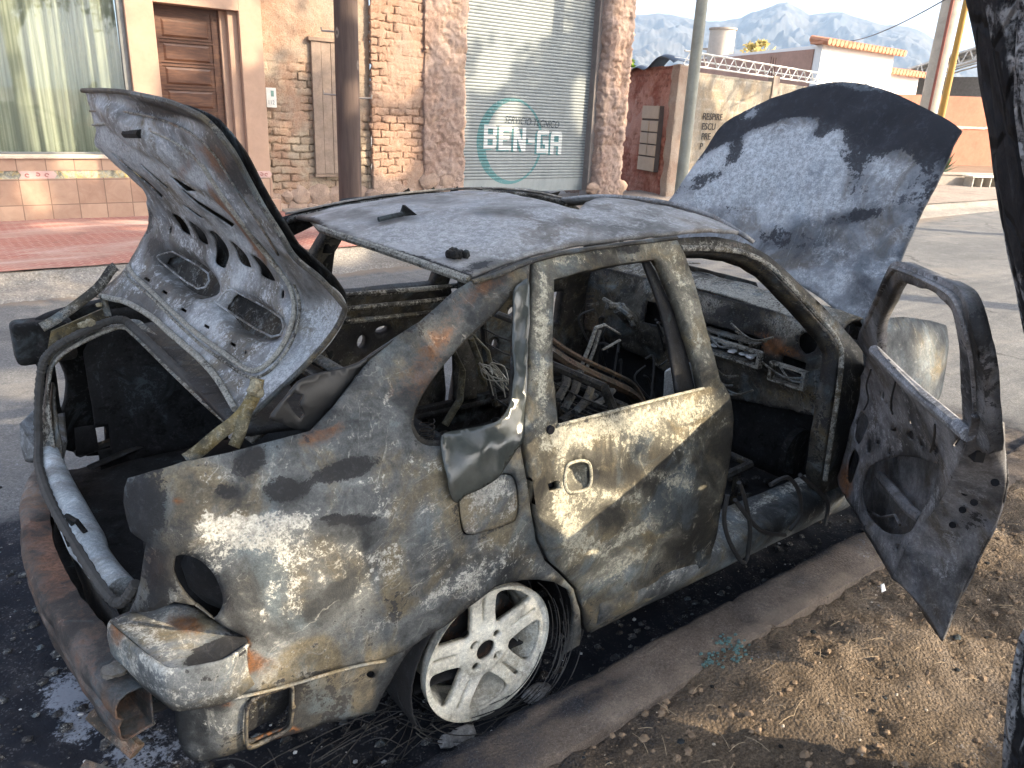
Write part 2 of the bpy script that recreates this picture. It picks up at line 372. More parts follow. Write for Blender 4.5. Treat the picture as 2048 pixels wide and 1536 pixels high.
# ------------------------------------------------------------------ ground
def sheet(name, xs, ys, z, mat, amp=0.0, sc=3.0, spec=None, base=(0, 0, 0), kind='structure', zfun=None, amp2=0.0, sc2=20):
    X, Y = np.meshgrid(xs, ys); P = np.c_[X.ravel(), Y.ravel(), np.full(X.size, float(z))]
    if zfun: P[:, 2] += zfun(P[:, 0], P[:, 1])
    if amp: P[:, 2] += wobble(P, amp, sc)
    if amp2: P[:, 2] += wobble(P, amp2, sc2, 3)
    nx, ny = len(xs), len(ys)
    F = [(j*nx+i, j*nx+i+1, (j+1)*nx+i+1, (j+1)*nx+i) for j in range(ny-1) for i in range(nx-1)]
    b = None
    if spec is not None:
        b = np.ones((len(P), 3))*np.array(base)
        for (x, y, rx, ry, rot, ch, amt) in spec:
            c, s = math.cos(R(rot)), math.sin(R(rot)); dx, dy = P[:, 0]-x, P[:, 1]-y
            u, v = (c*dx+s*dy)/rx, (-s*dx+c*dy)/ry
            b[:, 'asd'.index(ch)] += amt*np.exp(-(u*u+v*v)**1.5)
        b = np.clip(b, -1, 2)
    o = mesh(name, P, F, mat, None, True, 80, b)
    if kind: o['kind'] = kind
    return o
ar = lambda a, b, d: np.arange(a, b+d*.5, d)
asph = ground_mat('dusty_asphalt', (.105, .106, .108), (.148, .147, .146), (.195, .19, .184), 75, 1, .35, .008, burn=True, cracks=True)
far_asph = ground_mat('far_ground', (.17, .155, .14), (.22, .20, .18), (.27, .25, .22), 40, .4, .3, .02)
dirt = ground_mat('dry_brown_dirt', (.13, .098, .07), (.205, .158, .115), (.30, .24, .18), 90, 1.2, 1.0, .026, burn=True)
conc = ground_mat('dusty_kerb_concrete', (.09, .073, .06), (.135, .11, .092), (.19, .16, .135), 110, 1.3, .6, .010, burn=True)
fkerb = ground_mat('worn_concrete', (.17, .15, .13), (.23, .21, .185), (.30, .27, .24), 40, .8, .6, .015)

sheet('ground', np.r_[ar(-9000, -60, 1490), ar(-40, 60, 20), ar(120, 9000, 1480)], np.r_[ar(-9000, -60, 1490), ar(-40, 60, 20), ar(120, 9000, 1480)], -.06, far_asph)
rx = np.r_[ar(-9, -1.6, .37), ar(-1.5, 3.6, .03), ar(3.8, 12, .3), ar(13, 60, 2)]
ry = np.r_[ar(-.93, 1.6, .03), ar(1.75, 5.45, .15)]
road = sheet('road', rx, ry, 0, asph, .012, .8, [
    (.9, -.2, 2.3, 1.25, 0, 's', 1.25), (-.9, 0, .75, 1.0, 0, 's', 1.0), (-1.1, -.9, .9, .7, 0, 's', 1.2), (2.6, -.75, 1.2, .7, 0, 's', 1.0), (-1.25, .6, .35, .5, 0, 's', .6),
    (-.90, -.12, .10, .16, 0, 'a', .46), (-.82, -.40, .09, .14, 0, 'a', .46), (-.95, .0, .06, .10, 0, 'a', .3), (-.72, -.62, .10, .07, 0, 'a', .3),
    (.48, -.88, .22, .06, 0, 'a', .28), (.25, -.93, .14, .05, 10, 'a', .22),
    (3.2, -.6, .9, .5, 0, 'd', .5), (2.0, 5.2, 14, .45, 0, 'd', .75), (10, 5.0, 6, .8, 0, 'd', .8), (3, 3.6, 7, .35, 5, 'd', .25)], amp2=.012, sc2=13)
# near kerb: one low, worn concrete strip
def strip(name, x0, x1, prof, mat, dx=.03, amp=.006, spec=(), kind='structure', base=(0, 0, 0), joints=False):
    xs = ar(x0, x1, dx); pr = np.array(prof); n = len(pr)
    P = np.array([(x, y, z) for x in xs for y, z in pr]); P[:, 1] += wobble(P, amp, 5, 1); P[:, 2] += wobble(P, amp, 7, 2)*(P[:, 2] > .02)
    if joints:
        for xj in np.arange(x0, x1, 1.15): P[:, 2] -= .02*np.exp(-((P[:, 0]-xj-.05*np.sin(P[:, 1]*40))/.012)**2)*(P[:, 2] > .06)
        chip = np.clip(wobble(P, 1, 4.5, 9)-.28, 0, 1)*np.exp(-((P[:, 1]-pr[4][0])/.03)**2); P[:, 2] -= .06*chip; P[:, 1] -= .05*chip
    F = [(i*n+j, (i+1)*n+j, (i+1)*n+j+1, i*n+j+1) for i in range(len(xs)-1) for j in range(n-1)]
    b = np.ones((len(P), 3))*np.array(base)
    for (x, y, rx_, ry_, rot, ch, amt) in spec:
        u, v = (P[:, 0]-x)/rx_, (P[:, 1]-y)/ry_; b[:, 'asd'.index(ch)] += amt*np.exp(-(u*u+v*v)**1.5)
    o = mesh(name, P, F, mat, None, True, 60, b); o['kind'] = kind; return o
strip('kerb', -6, 9, [(-.90, -.03), (-.902, .03), (-.904, .085), (-.910, .098), (-.922, .104), (-.95, .105), (-.98, .106), (-1.01, .106), (-1.04, .105), (-1.065, .104), (-1.085, .098), (-1.09, .06)], conc, .02, .007,
      [(.2, -.89, 1.4, .035, 0, 's', .6), (1.6, -.9, .5, .10, 0, 's', .35), (-.6, -1, .8, .2, 0, 's', .45), (.25, -.98, .2, .04, 0, 's', .3), (.9, -1.06, 1.2, .05, 0, 'd', .5)], joints=True)
vy = np.r_[ar(-30, -3.2, 2.4), ar(-2.9, -1.06, .022)]
vx = np.r_[ar(-9, -1.2, .4), ar(-.8, 3.2, .022), ar(3.4, 9, .25), ar(10, 40, 3)]
verge = sheet('dirt_verge', vx, vy, .082, dirt, .030, 1.6, [(.1, -1.1, .9, .14, 0, 's', .35), (1.5, -1.05, .5, .12, 0, 's', .3), (1.3, -1.6, .7, .35, -40, 'd', .45), (2.6, -1.6, .8, .5, 0, 'd', .4), (.6, -1.5, .25, .2, 0, 's', .28), (1.7, -1.75, .2, .12, 0, 's', .3), (1.0, -1.9, .3, .15, 0, 's', .25)], amp2=.022, sc2=10)  # last dark spots paint dapples of tree shade into the dirt colour
verge.name = 'dirt_verge'

# far side: kerb, gutter and red pavement
strip('far_kerb', -8, 60, [(4.95, -.01), (5.05, .03), (5.25, .045), (5.38, .06), (5.42, .10), (5.45, .142), (5.5, .152), (5.74, .152)], fkerb, .08, .008)
def red_tiles():
    m = NT('red_pavement_tiles'); v = m.mapv((1, 1, 1), rot=(0, 0, R(45)))
    b = m.n('ShaderNodeTexBrick'); m.put(b.inputs['Vector'], v); b.inputs['Scale'].default_value = 4.2
    b.inputs['Color1'].default_value = (.29, .10, .078, 1); b.inputs['Color2'].default_value = (.34, .135, .10, 1); b.inputs['Mortar'].default_value = (.46, .30, .25, 1)
    b.inputs['Mortar Size'].default_value = .022; b.inputs['Brick Width'].default_value = .5; b.inputs['Row Height'].default_value = .25
    n1 = m.noise(1.3, 6, .6, .4, m.mapv((.5, 1.6, 1))); n2 = m.noise(30, 6, .7)
    n5 = m.noise(.7, 6, .65, .8, m.mapv((.5, 2.2, 1), (3, 3, 0))); c = m.mix(m.step(n1, .44, .66), b.outputs[0], (.36, .22, .18)); c = m.mix(m.math('MULTIPLY', m.step(n5, .52, .66), .6), c, (.50, .38, .33)); c = m.mix(m.math('MULTIPLY', m.step(m.noise(2.3, 7, .7), .55, .68), .5), c, (.16, .085, .07)); c = m.mix(.5, c, m.ramp(n2, [(.3, (.6, .6, .6)), (.7, (1.25, 1.25, 1.25))]), 'MULTIPLY')
    return m.done(c, .75, m.bump(m.lin((b.outputs[1], -.4), (n2, .4)), .3, .006))
pv = sheet('red_pavement', np.r_[ar(-14, -1, 1), ar(-.8, 3.05, .1)], ar(5.47, 8.8, .1), .166, red_tiles(), .006, 1.5)
sheet('concrete_pavement', np.r_[ar(3.05, 11, .15), ar(12, 60, 2)], ar(5.52, 9.2, .12), .165, ground_mat('dusty_pavement', (.20, .165, .14), (.27, .225, .19), (.33, .28, .24), 30, .7, .5, .02), .02, 1.2)

# ------------------------------------------------------------------ walls
def brickwall(path, z0, z1, bw, bh, mat, name, parent, d=.03, joint=.014, rough=.02, nsc=3.0, fade=None, edge=0.0, seed=0, cap=True, jw=.10, fine=.35):
    """displaced masonry face along a plan path (outside on the right-hand side of travel); Burn = (joint, plaster, tint)"""
    from mathutils import noise
    pts = np.array(path, float); seg = np.r_[0, np.cumsum(np.linalg.norm(np.diff(pts, axis=0), axis=1))]
    n = int(seg[-1]/d)+1; ss = np.linspace(0, seg[-1], n); zs = np.linspace(z0, z1, int((z1-z0)/d)+1)
    px_, py_ = np.interp(ss, seg, pts[:, 0]), np.interp(ss, seg, pts[:, 1])
    tx, ty = np.gradient(px_), np.gradient(py_); L = np.hypot(tx, ty)+1e-9; nx_, ny_ = ty/L, -tx/L
    V = []; B = []
    for k, z in enumerate(zs):
        for i in range(n):
            s = ss[i]; q = Vector((px_[i]+seed*3, py_[i], z))
            w1 = noise.fractal(q*nsc, 1, 2, 3); w2 = noise.fractal(q*14, .9, 2, 3); w3 = noise.noise(q*1.3)
            zz = z + .016*w2 + .028*noise.noise(q*2)+.010*noise.noise(q*6); row = math.floor(zz/bh); fz = zz/bh-row
            sx = s/bw + .5*(row % 2) + .10*math.sin(row*12.9) + .02*w2; cx = math.floor(sx); fx = sx-cx
            jv = jw*(.75+.9*noise.noise(q*5)); jn = max(0.0, 1-min(fz, 1-fz)/max(jv, .02), 1-min(fx, 1-fx)/(max(jv, .02)*bh/bw)); jn *= min(1, max(.15, .9+1.2*noise.noise(q*3.3+Vector((9, 0, 0)))))
            pl = fade(s, z, w1, w3) if fade else 0.0
            j = jn*(1-pl)
            rnd = math.sin(row*127.1+cx*311.7)*43758.5; rnd = rnd-math.floor(rnd)
            dd = -joint*min(1, j*1.4) + rough*w1 + fine*rough*w2 + (rnd-.5)*.012*(1-pl) + .006*pl
            if edge and (i < 3 or i > n-4): dd -= 0.0
            V.append((px_[i]+nx_[i]*dd, py_[i]+ny_[i]*dd, z)); B.append((j, pl, rnd))
    F = [(k*n+i, k*n+i+1, (k+1)*n+i+1, (k+1)*n+i) for k in range(len(zs)-1) for i in range(n-1)]
    o = mesh(name, V, F, mat, parent, True, 60, np.array(B)); solid(o, .06); return o
def adobe(name, brick1, brick2, jointc, plaster, plaster2, mottle=.5):
    m = NT(name); a = m.attr(); n1 = m.noise(1.7, 5, .6, .4); n2 = m.noise(12, 8, .7, .3); n3 = m.noise(60, 6, .75)
    c = m.mix(a[2], brick1, brick2); c = m.mix(m.step(n1, .42, .62), c, plaster2)
    c = m.mix(m.math('MULTIPLY', a[0], .75), c, jointc)
    c = m.mix(m.step(m.lin((n2, .3), (a[1], .9)), .35, .65), c, m.mix(m.step(n1, .4, .65), plaster, plaster2))
    c = m.mix(m.math('MULTIPLY', m.step(n2, .50, .66), mottle), c, tuple(min(1, 1.35*x) for x in plaster))
    c = m.mix(.55, c, m.ramp(n3, [(.3, (.5, .5, .5)), (.5, (1, 1, 1)), (.7, (1.35, 1.35, 1.35))]), 'MULTIPLY')
    return m.done(c, .95, m.bump(m.lin((n2, .5), (n3, .6)), 1.0, .035), 0, .1)
YF = 8.5
# --- pink house with tiled base ------------------------------------------------
house = thing('pink_house', 'pink plastered house with tiled base, curtained shop window and wooden door', 'house', loc=(0, 8.8, .15))
pink = plain('pink_plaster', (.40, .265, .19), .85, .12, 2.5, 0, .25, .004)
salmon = plain('jamb_plaster', (.34, .215, .16), .85, .12, 3, 0, .2, .004)
HX0, HX1, HT = -7.0, 2.93, 4.3
wl = MB()
wl.box(HX0, -2.6, YF, 8.95, .1, HT); wl.box(-2.6, 1.30, YF, 8.95, 3.0, HT); wl.box(1.30, 1.62, YF, 8.95, .8, HT)
wl.box(1.62, 2.64, YF, 8.95, 2.66, HT); wl.box(2.64, HX1, YF, 8.95, .68, HT)
wl.box(2.44, 2.52, YF+.16, 8.95, .15, 2.657); wl.box(2.52, 2.638, YF+.08, 8.95, .15, 2.657)
bevel(wl.build('wall', pink, house, False), .006)
def tilemat(name, c1, c2, grout, sx, sz, offx=0, offz=0):
    m = NT(name); v = m.mapv((1/sx, 1, 1/sz), loc=(-offx/sx, 0, -offz/sz)); x = m.xyz(v)
    fx = m.math('FRACT', x[0]); fz = m.math('FRACT', x[2])
    e = m.math('MINIMUM', m.math('MINIMUM', fx, m.math('SUBTRACT', 1, fx)), m.math('MINIMUM', fz, m.math('SUBTRACT', 1, fz)))
    cell = m.n('ShaderNodeCombineXYZ'); m.put(cell.inputs[0], m.math('FLOOR', x[0])); m.put(cell.inputs[2], m.math('FLOOR', x[2]))
    wn_ = m.n('ShaderNodeTexWhiteNoise'); m.put(wn_.inputs[0], cell.outputs[0])
    n = m.noise(7, 6, .65, .6); c = m.ramp(m.lin((n, .7), (wn_.outputs[0], .3)), [(.3, c1), (.68, c2)])
    g = m.step(e, .012, .022); c = m.mix(g, grout, c)
    return m.done(c, m.math('MULTIPLY_ADD', g, -.35, .8), m.bump(g, .4, .004), 0, .4)
base = MB()
base.box(HX0, 1.62, YF-.02, YF+.1, .1, .635); base.box(HX0, 1.62, YF-.02, YF+.1, .725, .86); base.box(2.64, HX1+.01, YF-.02, YF+.1, .1, .60)
base.build('tile_base', tilemat('stone_tiles', (.29, .175, .12), (.41, .275, .19), (.19, .125, .09), .295, .285, -.045, .335), house, False)
st = MB(); st.box(2.60, 3.02, YF-.10, YF-.021, .1, .33); bevel(st.build('corner_plinth', tilemat('plinth_tiles', (.33, .20, .135), (.42, .275, .19), (.3, .2, .15), .5, .5), house, False), .01)
bd = MB(); bd.box(HX0, 1.62, YF-.012, YF+.1, .636, .724); bd.build('mosaic_band', burnt('mosaic_band', dark=(.10, .11, .10), mid=(.22, .21, .15), warm=(.45, .33, .12), ashc=(.6, .55, .4), blue=(.14, .16, .18), soot=-.3, rust=-.4, scale=2.5), house, False)
pin = plain('ornament_tile', (.50, .34, .30), .4, .1, 20)
for x0, x1, zz in ((-.02, .32, .68), (2.655, HX1-.02, .655)):
    orn = MB(); orn.add([(x0-.02, YF-.022, zz+.043), (x1, YF-.022, zz+.043), (x1+.03, YF-.022, zz), (x1, YF-.022, zz-.043), (x0-.02, YF-.022, zz-.043), (x0+.01, YF-.022, zz)], [(5, 4, 3, 2, 1, 0)])
    ot_ = solid(orn.build('ornament_tile', pin, house, False), .006)
scm = plain('ornament_scroll', (.30, .10, .09), .4)
for x0, zz in ((-.02, .68), (2.66, .655)):
    w0 = .30 if x0 < 0 else .22
    for k in range(3):
        cur = MB(); t = np.linspace(0, 1, 14); cx = x0+.02+w0*(k+.5)/3
        cur.tube(np.c_[cx+.032*np.cos(t*5.2+k*3)*(.3+.7*t), np.full(14, YF-.025), zz+.024*np.sin(t*5.2+k*3)*(.3+.7*t)], .005, 5); cur.build('ornament_scroll', scm, house)
sill = MB(); sill.box(-2.62, 1.32, YF-.05, YF+.14, .862, .905); bevel(sill.build('window_sill', plain('sill_plaster', (.62, .50, .38), .8, .2, 9), house, False), .008)
fr = MB(); fr.box(1.225, 1.298, YF+.06, YF+.12, .906, 3.0); fr.box(-2.6, 1.224, YF+.07, YF+.11, .906, .93); fr.box(-2.6, -2.54, YF+.06, YF+.12, .931, 3.0); fr.box(-.66, -.62, YF+.065, YF+.115, .931, 3.0)
win = bevel(fr.build('window', plain('window_frame_metal', (.20, .20, .19), .5, .2, 10, .3), house, False), .004)
gm = NT('window_glass'); lw = gm.n('ShaderNodeLayerWeight'); lw.inputs[0].default_value = .25
tr = gm.n('ShaderNodeBsdfTransparent'); tr.inputs[0].default_value = (.92, .94, .92, 1); gl = gm.n('ShaderNodeBsdfGlossy'); gl.inputs['Roughness'].default_value = .02
mx = gm.n('ShaderNodeMixShader'); gm.put(mx.inputs[0], gm.math('MULTIPLY_ADD', lw.outputs['Fresnel'], .6, .05)); gm.put(mx.inputs[1], tr.outputs[0]); gm.put(mx.inputs[2], gl.outputs[0]); gm.put(gm.out.inputs[0], mx.outputs[0])
pn = MB(); pn.box(-2.54, 1.225, YF+.088, YF+.094, .93, 3.0); pn.build('pane', gm.m, win, False)
# curtain with vertical folds
xs = np.arange(-2.5, 1.24, .006); zs = np.linspace(.90, 3.1, 24); rng = np.random.RandomState(3)
ph = np.cumsum(.10+.16*rng.rand(len(xs))*(.4+.6*np.sin(xs*2.1)**2)); fold = .030*np.sin(ph)+.012*np.sin(ph*2.3+1)
V = [(x+.012*math.sin(z*2+x*4), YF+.22+f*(1-.12*math.sin(z*1.2)), z) for z in zs for x, f in zip(xs, fold)]; n = len(xs)
F = [(k*n+i, k*n+i+1, (k+1)*n+i+1, (k+1)*n+i) for k in range(len(zs)-1) for i in range(n-1)]
cm = NT('sheer_curtain'); cn = cm.noise(3, 4, .5, 0, cm.mapv((12, 1, .3)))
cc = cm.ramp(cn, [(.35, (.33, .345, .28)), (.65, (.55, .565, .47))]); df = cm.n('ShaderNodeBsdfDiffuse'); cm.put(df.inputs[0], cc); tl_ = cm.n('ShaderNodeBsdfTranslucent'); cm.put(tl_.inputs[0], cc)
mx = cm.n('ShaderNodeMixShader'); mx.inputs[0].default_value = .25; cm.put(mx.inputs[1], df.outputs[0]); cm.put(mx.inputs[2], tl_.outputs[0]); cm.put(cm.out.inputs[0], mx.outputs[0])
tag(mesh('curtain', V, F, cm.m), 'pale green sheer curtain hanging in folds behind the shop window', 'curtain')
rm = MB(); rm.box(-2.6, 1.3, YF+.6, YF+.65, .1, 3.3); rm.build('room_back', plain('room_wall', (.30, .30, .22), .9), house, False)
# door
wood = NT('varnished_wood'); wn1 = wood.noise(2.2, 6, .6, 1.2, wood.mapv((1.2, 1, 9))); wn2 = wood.noise(9, 6, .6, .5, wood.mapv((1, 1, 14)))
wood.done(wood.ramp(wood.lin((wn1, .6), (wn2, .4)), [(.32, (.040, .016, .010)), (.5, (.085, .036, .020)), (.66, (.15, .070, .036))]), .45, wood.bump(wn2, .15, .003), 0, .4)
dm = MB(); DY = YF+.20
dm.box(1.62, 2.44, DY, DY+.05, .15, 2.655)
door = bevel(dm.build('door', wood.m, house, False), .003)
pnl = MB(); z = 2.50
while z > .3:
    pnl.add([(1.74, DY-.001, z), (2.30, DY-.001, z), (2.30, DY-.001, z-.20), (1.74, DY-.001, z-.20), (1.765, DY+.018-.03, z-.025), (2.275, DY-.012, z-.025), (2.275, DY-.012, z-.175), (1.765, DY-.012, z-.175)],
            [(0, 1, 5, 4), (1, 2, 6, 5), (2, 3, 7, 6), (3, 0, 4, 7), (4, 5, 6, 7)])
    pnl.box(1.70, 2.34, DY-.016, DY-.002, z-.262, z-.238); pnl.box(1.70, 2.34, DY-.016, DY-.002, z-.222, z-.205); z -= .275
pnl.box(1.66, 1.70, DY-.014, DY-.002, .2, 2.6); pnl.box(2.34, 2.38, DY-.014, DY-.002, .2, 2.6)
pnl.build('panel', wood.m, door, False)
hd = MB(); hd.tube([(2.33, DY-.05, 1.32), (2.28, DY-.05, 1.32), (2.24, DY-.045, 1.315)], .011); hd.tube([(2.33, DY, 1.32), (2.33, DY-.055, 1.32)], .011); hd.build('handle', plain('worn_brass', (.55, .50, .40), .35, .2, 20, .6), door)

# --- old adobe workshop ----------------------------------------------------------
shop = thing('adobe_workshop', 'old crumbling adobe workshop with roller shutter, bare orange brick and rough pink plaster', 'workshop', loc=(6.3, 9.2, .15))
mA = adobe('pale_adobe', (.33, .26, .19), (.40, .325, .24), (.13, .095, .065), (.36, .285, .215), (.35, .225, .155), .35)
mO = adobe('orange_adobe', (.33, .20, .135), (.39, .25, .175), (.20, .125, .085), (.36, .26, .20), (.35, .23, .165), .5)
mP = adobe('rough_plaster', (.34, .24, .185), (.38, .275, .215), (.16, .11, .08), (.36, .27, .225), (.31, .21, .165), .55)
brickwall([(2.90, 8.66), (4.55, 8.66)], .1, 3.4, .27, .105, mA, 'pale_wall', shop, .014, .026, .012, 4, lambda s, z, a, b: max(max(0, min(.8, (b-.05)*2.2+.8*a)), 0.0 if z < 1.9+.3*a else min(1, (z-1.9)*2.5)), seed=1, jw=.15)
brickwall([(4.53, 8.56), (5.45, 8.56)], .1, 3.4, .26, .105, mO, 'orange_wall', shop, .014, .028, .014, 4, lambda s, z, a, b: max(0, min(.85, (b-.0)*2.0+.9*a), min(1, (.8-z)*2+a)), seed=2, jw=.15)
def pf(s, z, a, b): return max(0.0, min(1.0, .75 + 1.2*a + .6*b))
brickwall([(5.36, 8.70), (5.40, 8.52), (6.10, 8.50), (6.17, 8.56), (6.17, 8.9)], .1, 4.3, .28, .11, mP, 'pillar', shop, .018, .016, .022, 4, pf, seed=3, fine=1.0)
brickwall([(9.02, 8.9), (9.02, 8.62), (9.05, 8.52), (9.12, 8.46), (9.62, 8.46), (9.72, 8.52), (9.74, 8.66), (9.74, 10.2)], .1, 4.5, .28, .11, mP, 'corner_pillar', shop, .02, .016, .030, 3.4, pf, seed=4, fine=1.0)
brickwall([(6.1, 8.55), (9.0, 8.55)], 3.75, 4.5, .28, .11, mP, 'lintel', shop, .04, .012, .03, 4, pf, seed=5, fine=1.0)
# foundation boulders
def boulder(mb, c, r, seed, n=12):
    from mathutils import noise
    V = []; F = []
    for i in range(n+1):
        th = math.pi*i/n
        for j in range(n*2):
            a = 2*math.pi*j/(n*2); d = Vector((math.sin(th)*math.cos(a), math.sin(th)*math.sin(a), math.cos(th)))
            k = 1+.28*noise.fractal(d*1.6+Vector((seed*5.1, 0, seed)), 1, 2, 3)
            V.append((c[0]+d.x*r[0]*k, c[1]+d.y*r[1]*k, c[2]+d.z*r[2]*k))
    m2 = n*2
    for i in range(n):
        for j in range(m2): F.append((i*m2+j, (i+1)*m2+j, (i+1)*m2+(j+1) % m2, i*m2+(j+1) % m2))
    mb.add(V, F)
bo = MB(); rs = np.random.RandomState(5)
for (x0, x1, y, zt) in ((3.0, 4.5, 8.63, .5), (4.55, 5.5, 8.54, .45), (5.45, 6.12, 8.49, .55), (9.05, 9.72, 8.46, .35)):
    z = .16
    while z < zt:
        x = x0+rs.rand()*.1
        while x < x1:
            r = .10+.09*rs.rand(); boulder(bo, (x, y+.062, z), (r*1.15, .075, r*(.55+.45*rs.rand())), rs.rand()*50); x += r*(1.5+.6*rs.rand())
        z += .17
b_ = bo.build('foundation_stone', plain('field_stone', (.30, .215, .165), .95, .35, 5, 0, .8, .02), shop); b_['kind'] = 'stuff'
# boarded opening
pk = MB()
for k in range(5): pk.box(3.64+k*.142, 3.64+k*.142+.138, 8.60+.004*(k % 2), 8.64, .64, 2.40)
bevel(pk.build('boarded_window', plain('grey_weathered_board', (.24, .18, .14), .9, .3, 6, 0, .4, .006), shop, False), .004)
lgm = plain('old_sill', (.22, .16, .12), .9); lg = MB(); lg.box(3.62, 4.37, 8.585, 8.66, .60, .635); lg.build('board_sill', lgm, shop, False); lg = MB(); lg.box(3.60, 4.38, 8.58, 8.66, 2.405, 2.45); lg.build('board_lintel', lgm, shop, False)
# number plaque
pq = MB(); pq.box(2.97, 3.11, 8.60, 8.632, 1.52, 1.77); plq = bevel(pq.build('number_plaque', plain('plaque_enamel', (.62, .60, .55), .4, .15, 12), shop, False), .004)

# roller shutter: real corrugation
SP = .0505; SX0, SX1, SY, SZ0, SZ1 = 6.15, 8.94, 8.74, .28, 3.85
wave = lambda z: .010*np.abs(np.sin(np.pi*(z-.50)/SP))**.8*(z > .50)
zs = np.r_[SZ0, .40, .495, np.arange(.50, SZ1, SP/8)]; xs = np.r_[np.linspace(SX0, SX1, 30)]
V = [(x, SY-w_ + .006*math.sin(x*3)*math.sin(z*2.2), z) for z, w_ in zip(zs, wave(zs)) for x in xs]; n = len(xs)
F = [(k*n+i, k*n+i+1, (k+1)*n+i+1, (k+1)*n+i) for k in range(len(zs)-1) for i in range(n-1)]
sm_ = NT('galvanised_slats'); s1 = sm_.noise(1.5, 6, .6, .5); s2 = sm_.noise(20, 6, .7, 0, sm_.mapv((1, 1, .25)))
fz = sm_.math('FRACT', sm_.math('MULTIPLY', sm_.math('SUBTRACT', sm_.xyz()[2], .50), 1/SP)); gr = sm_.step(sm_.math('MINIMUM', fz, sm_.math('SUBTRACT', 1, fz)), .02, .20)
flat = sm_.math('LESS_THAN', sm_.xyz()[2], .50); gr = sm_.math('MAXIMUM', gr, flat)
sc_ = sm_.ramp(sm_.lin((s1, .6), (s2, .4)), [(.33, (.19, .212, .215)), (.66, (.28, .305, .30))]); sc_ = sm_.mix(gr, (.05, .063, .068), sc_)
shut = mesh('roller_shutter', V, F, sm_.done(sc_, .6, sm_.bump(s2, .1, .003), .0, .4), shop, True, 80)
rlm = plain('rail_steel', (.16, .14, .13), .7)
for bx_ in ((8.945, 9.05), (6.12, 6.149)):
    jb = MB(); jb.box(*bx_, 8.60, 8.80, .15, 3.9); jb.build('guide_rail', rlm, shut, False)
# painted lettering follows the corrugation
def decal(name, loops_list, mat, parent, lift, res=.03):
    bm = bmesh.new()
    for loops in loops_list:
        W, Fc = fill(loops, res); vs = [bm.verts.new((p[0], SY, p[1])) for p in W]
        for f in Fc:
            try: bm.faces.new([vs[i] for i in f])
            except ValueError: pass
    for z in np.arange(.38, 2.2, SP/8):
        bmesh.ops.bisect_plane(bm, geom=bm.verts[:]+bm.edges[:]+bm.faces[:], plane_co=(0, 0, z), plane_no=(0, 0, 1))
    for v in bm.verts:
        z = v.co.z; v.co.y = SY - float(wave(np.array(z))) + .006*math.sin(v.co.x*3)*math.sin(z*2.2) - lift
    me = bpy.data.meshes.new(name); bm.to_mesh(me); bm.free(); me.materials.append(mat)
    o = bpy.data.objects.new(name, me); link(o, parent)
    return o
def paint(name, c, wear=.45):
    m = NT(name); n_ = m.noise(14, 7, .7); fz = m.math('FRACT', m.math('MULTIPLY', m.math('SUBTRACT', m.xyz()[2], .50), 1/SP))
    g = m.step(m.math('MINIMUM', fz, m.math('SUBTRACT', 1, fz)), .02, .20); g = m.math('MAXIMUM', g, m.math('LESS_THAN', m.xyz()[2], .50))
    col = m.mix(m.math('MULTIPLY', m.step(n_, .52, .68), wear), c, (.40, .45, .45)); return m.done(m.mix(g, tuple(.3*x for x in c), col), .6)
teal, white, navy = paint('teal_paint', (.085, .20, .205)), paint('white_paint', (.55, .57, .55), .3), paint('navy_paint', (.03, .045, .06), .25)
EY, EZ, EA, EB = 7.22, 1.12, .70, .705
t = np.linspace(0, 2*np.pi, 60, endpoint=False)
o1 = np.c_[EY+EA*np.cos(t), EZ+EB*np.sin(t)]; o2 = np.c_[EY+.06+(EA-.115)*np.cos(t), EZ+(EB-.055)*np.sin(t)]
decal('oval_emblem', [[o1, o2]], teal, shut, .003)
def rect(x0, x1, z0, z1): return np.array([(x0, z0), (x1, z0), (x1, z1), (x0, z1)])
def blockword(word, x, z, w_, h, gap, slope=-.055):
    G = {'B': [[(0, 0), (.85, 0), (1, .12), (1, .42), (.88, .5), (1, .58), (1, .88), (.85, 1), (0, 1)], [(.3, .16), (.7, .16), (.7, .40), (.3, .40)], [(.3, .6), (.7, .6), (.7, .84), (.3, .84)]],
         'E': [[(0, 0), (1, 0), (1, .2), (.32, .2), (.32, .42), (.85, .42), (.85, .6), (.32, .6), (.32, .8), (1, .8), (1, 1), (0, 1)]],
         'N': [[(0, 0), (.3, 0), (.3, .55), (.68, 0), (1, 0), (1, 1), (.7, 1), (.7, .45), (.32, 1), (0, 1)]],
         '-': [[(.05, .4), (.95, .4), (.95, .6), (.05, .6)]],
         'G': [[(0, 0), (1, 0), (1, .55), (.5, .55), (.5, .38), (.7, .38), (.7, .2), (.3, .2), (.3, .8), (1, .8), (1, 1), (.12, 1), (0, .88)]],
         'A': [[(0, 0), (.3, 0), (.3, .36), (.7, .36), (.7, 0), (1, 0), (1, .88), (.88, 1), (.12, 1), (0, .88)], [(.3, .54), (.7, .54), (.7, .8), (.3, .8)]]}
    out = []
    for ch in word:
        ww = w_*(.6 if ch == '-' else 1)
        out.append([np.array([(x+px_*ww, z+slope*(x-6.57)+pz*h) for px_, pz in L]) for L in G[ch]]); x += ww+gap
    return out
lt = blockword('BEN-GA', 6.66, 1.005, .265, .385, .045)
shadow = [[L + [-.045, -.02] for L in g[:1]] for g in lt]
decal('letter_shadow', shadow, teal, shut, .005); decal('lettering', lt, white, shut, .008)
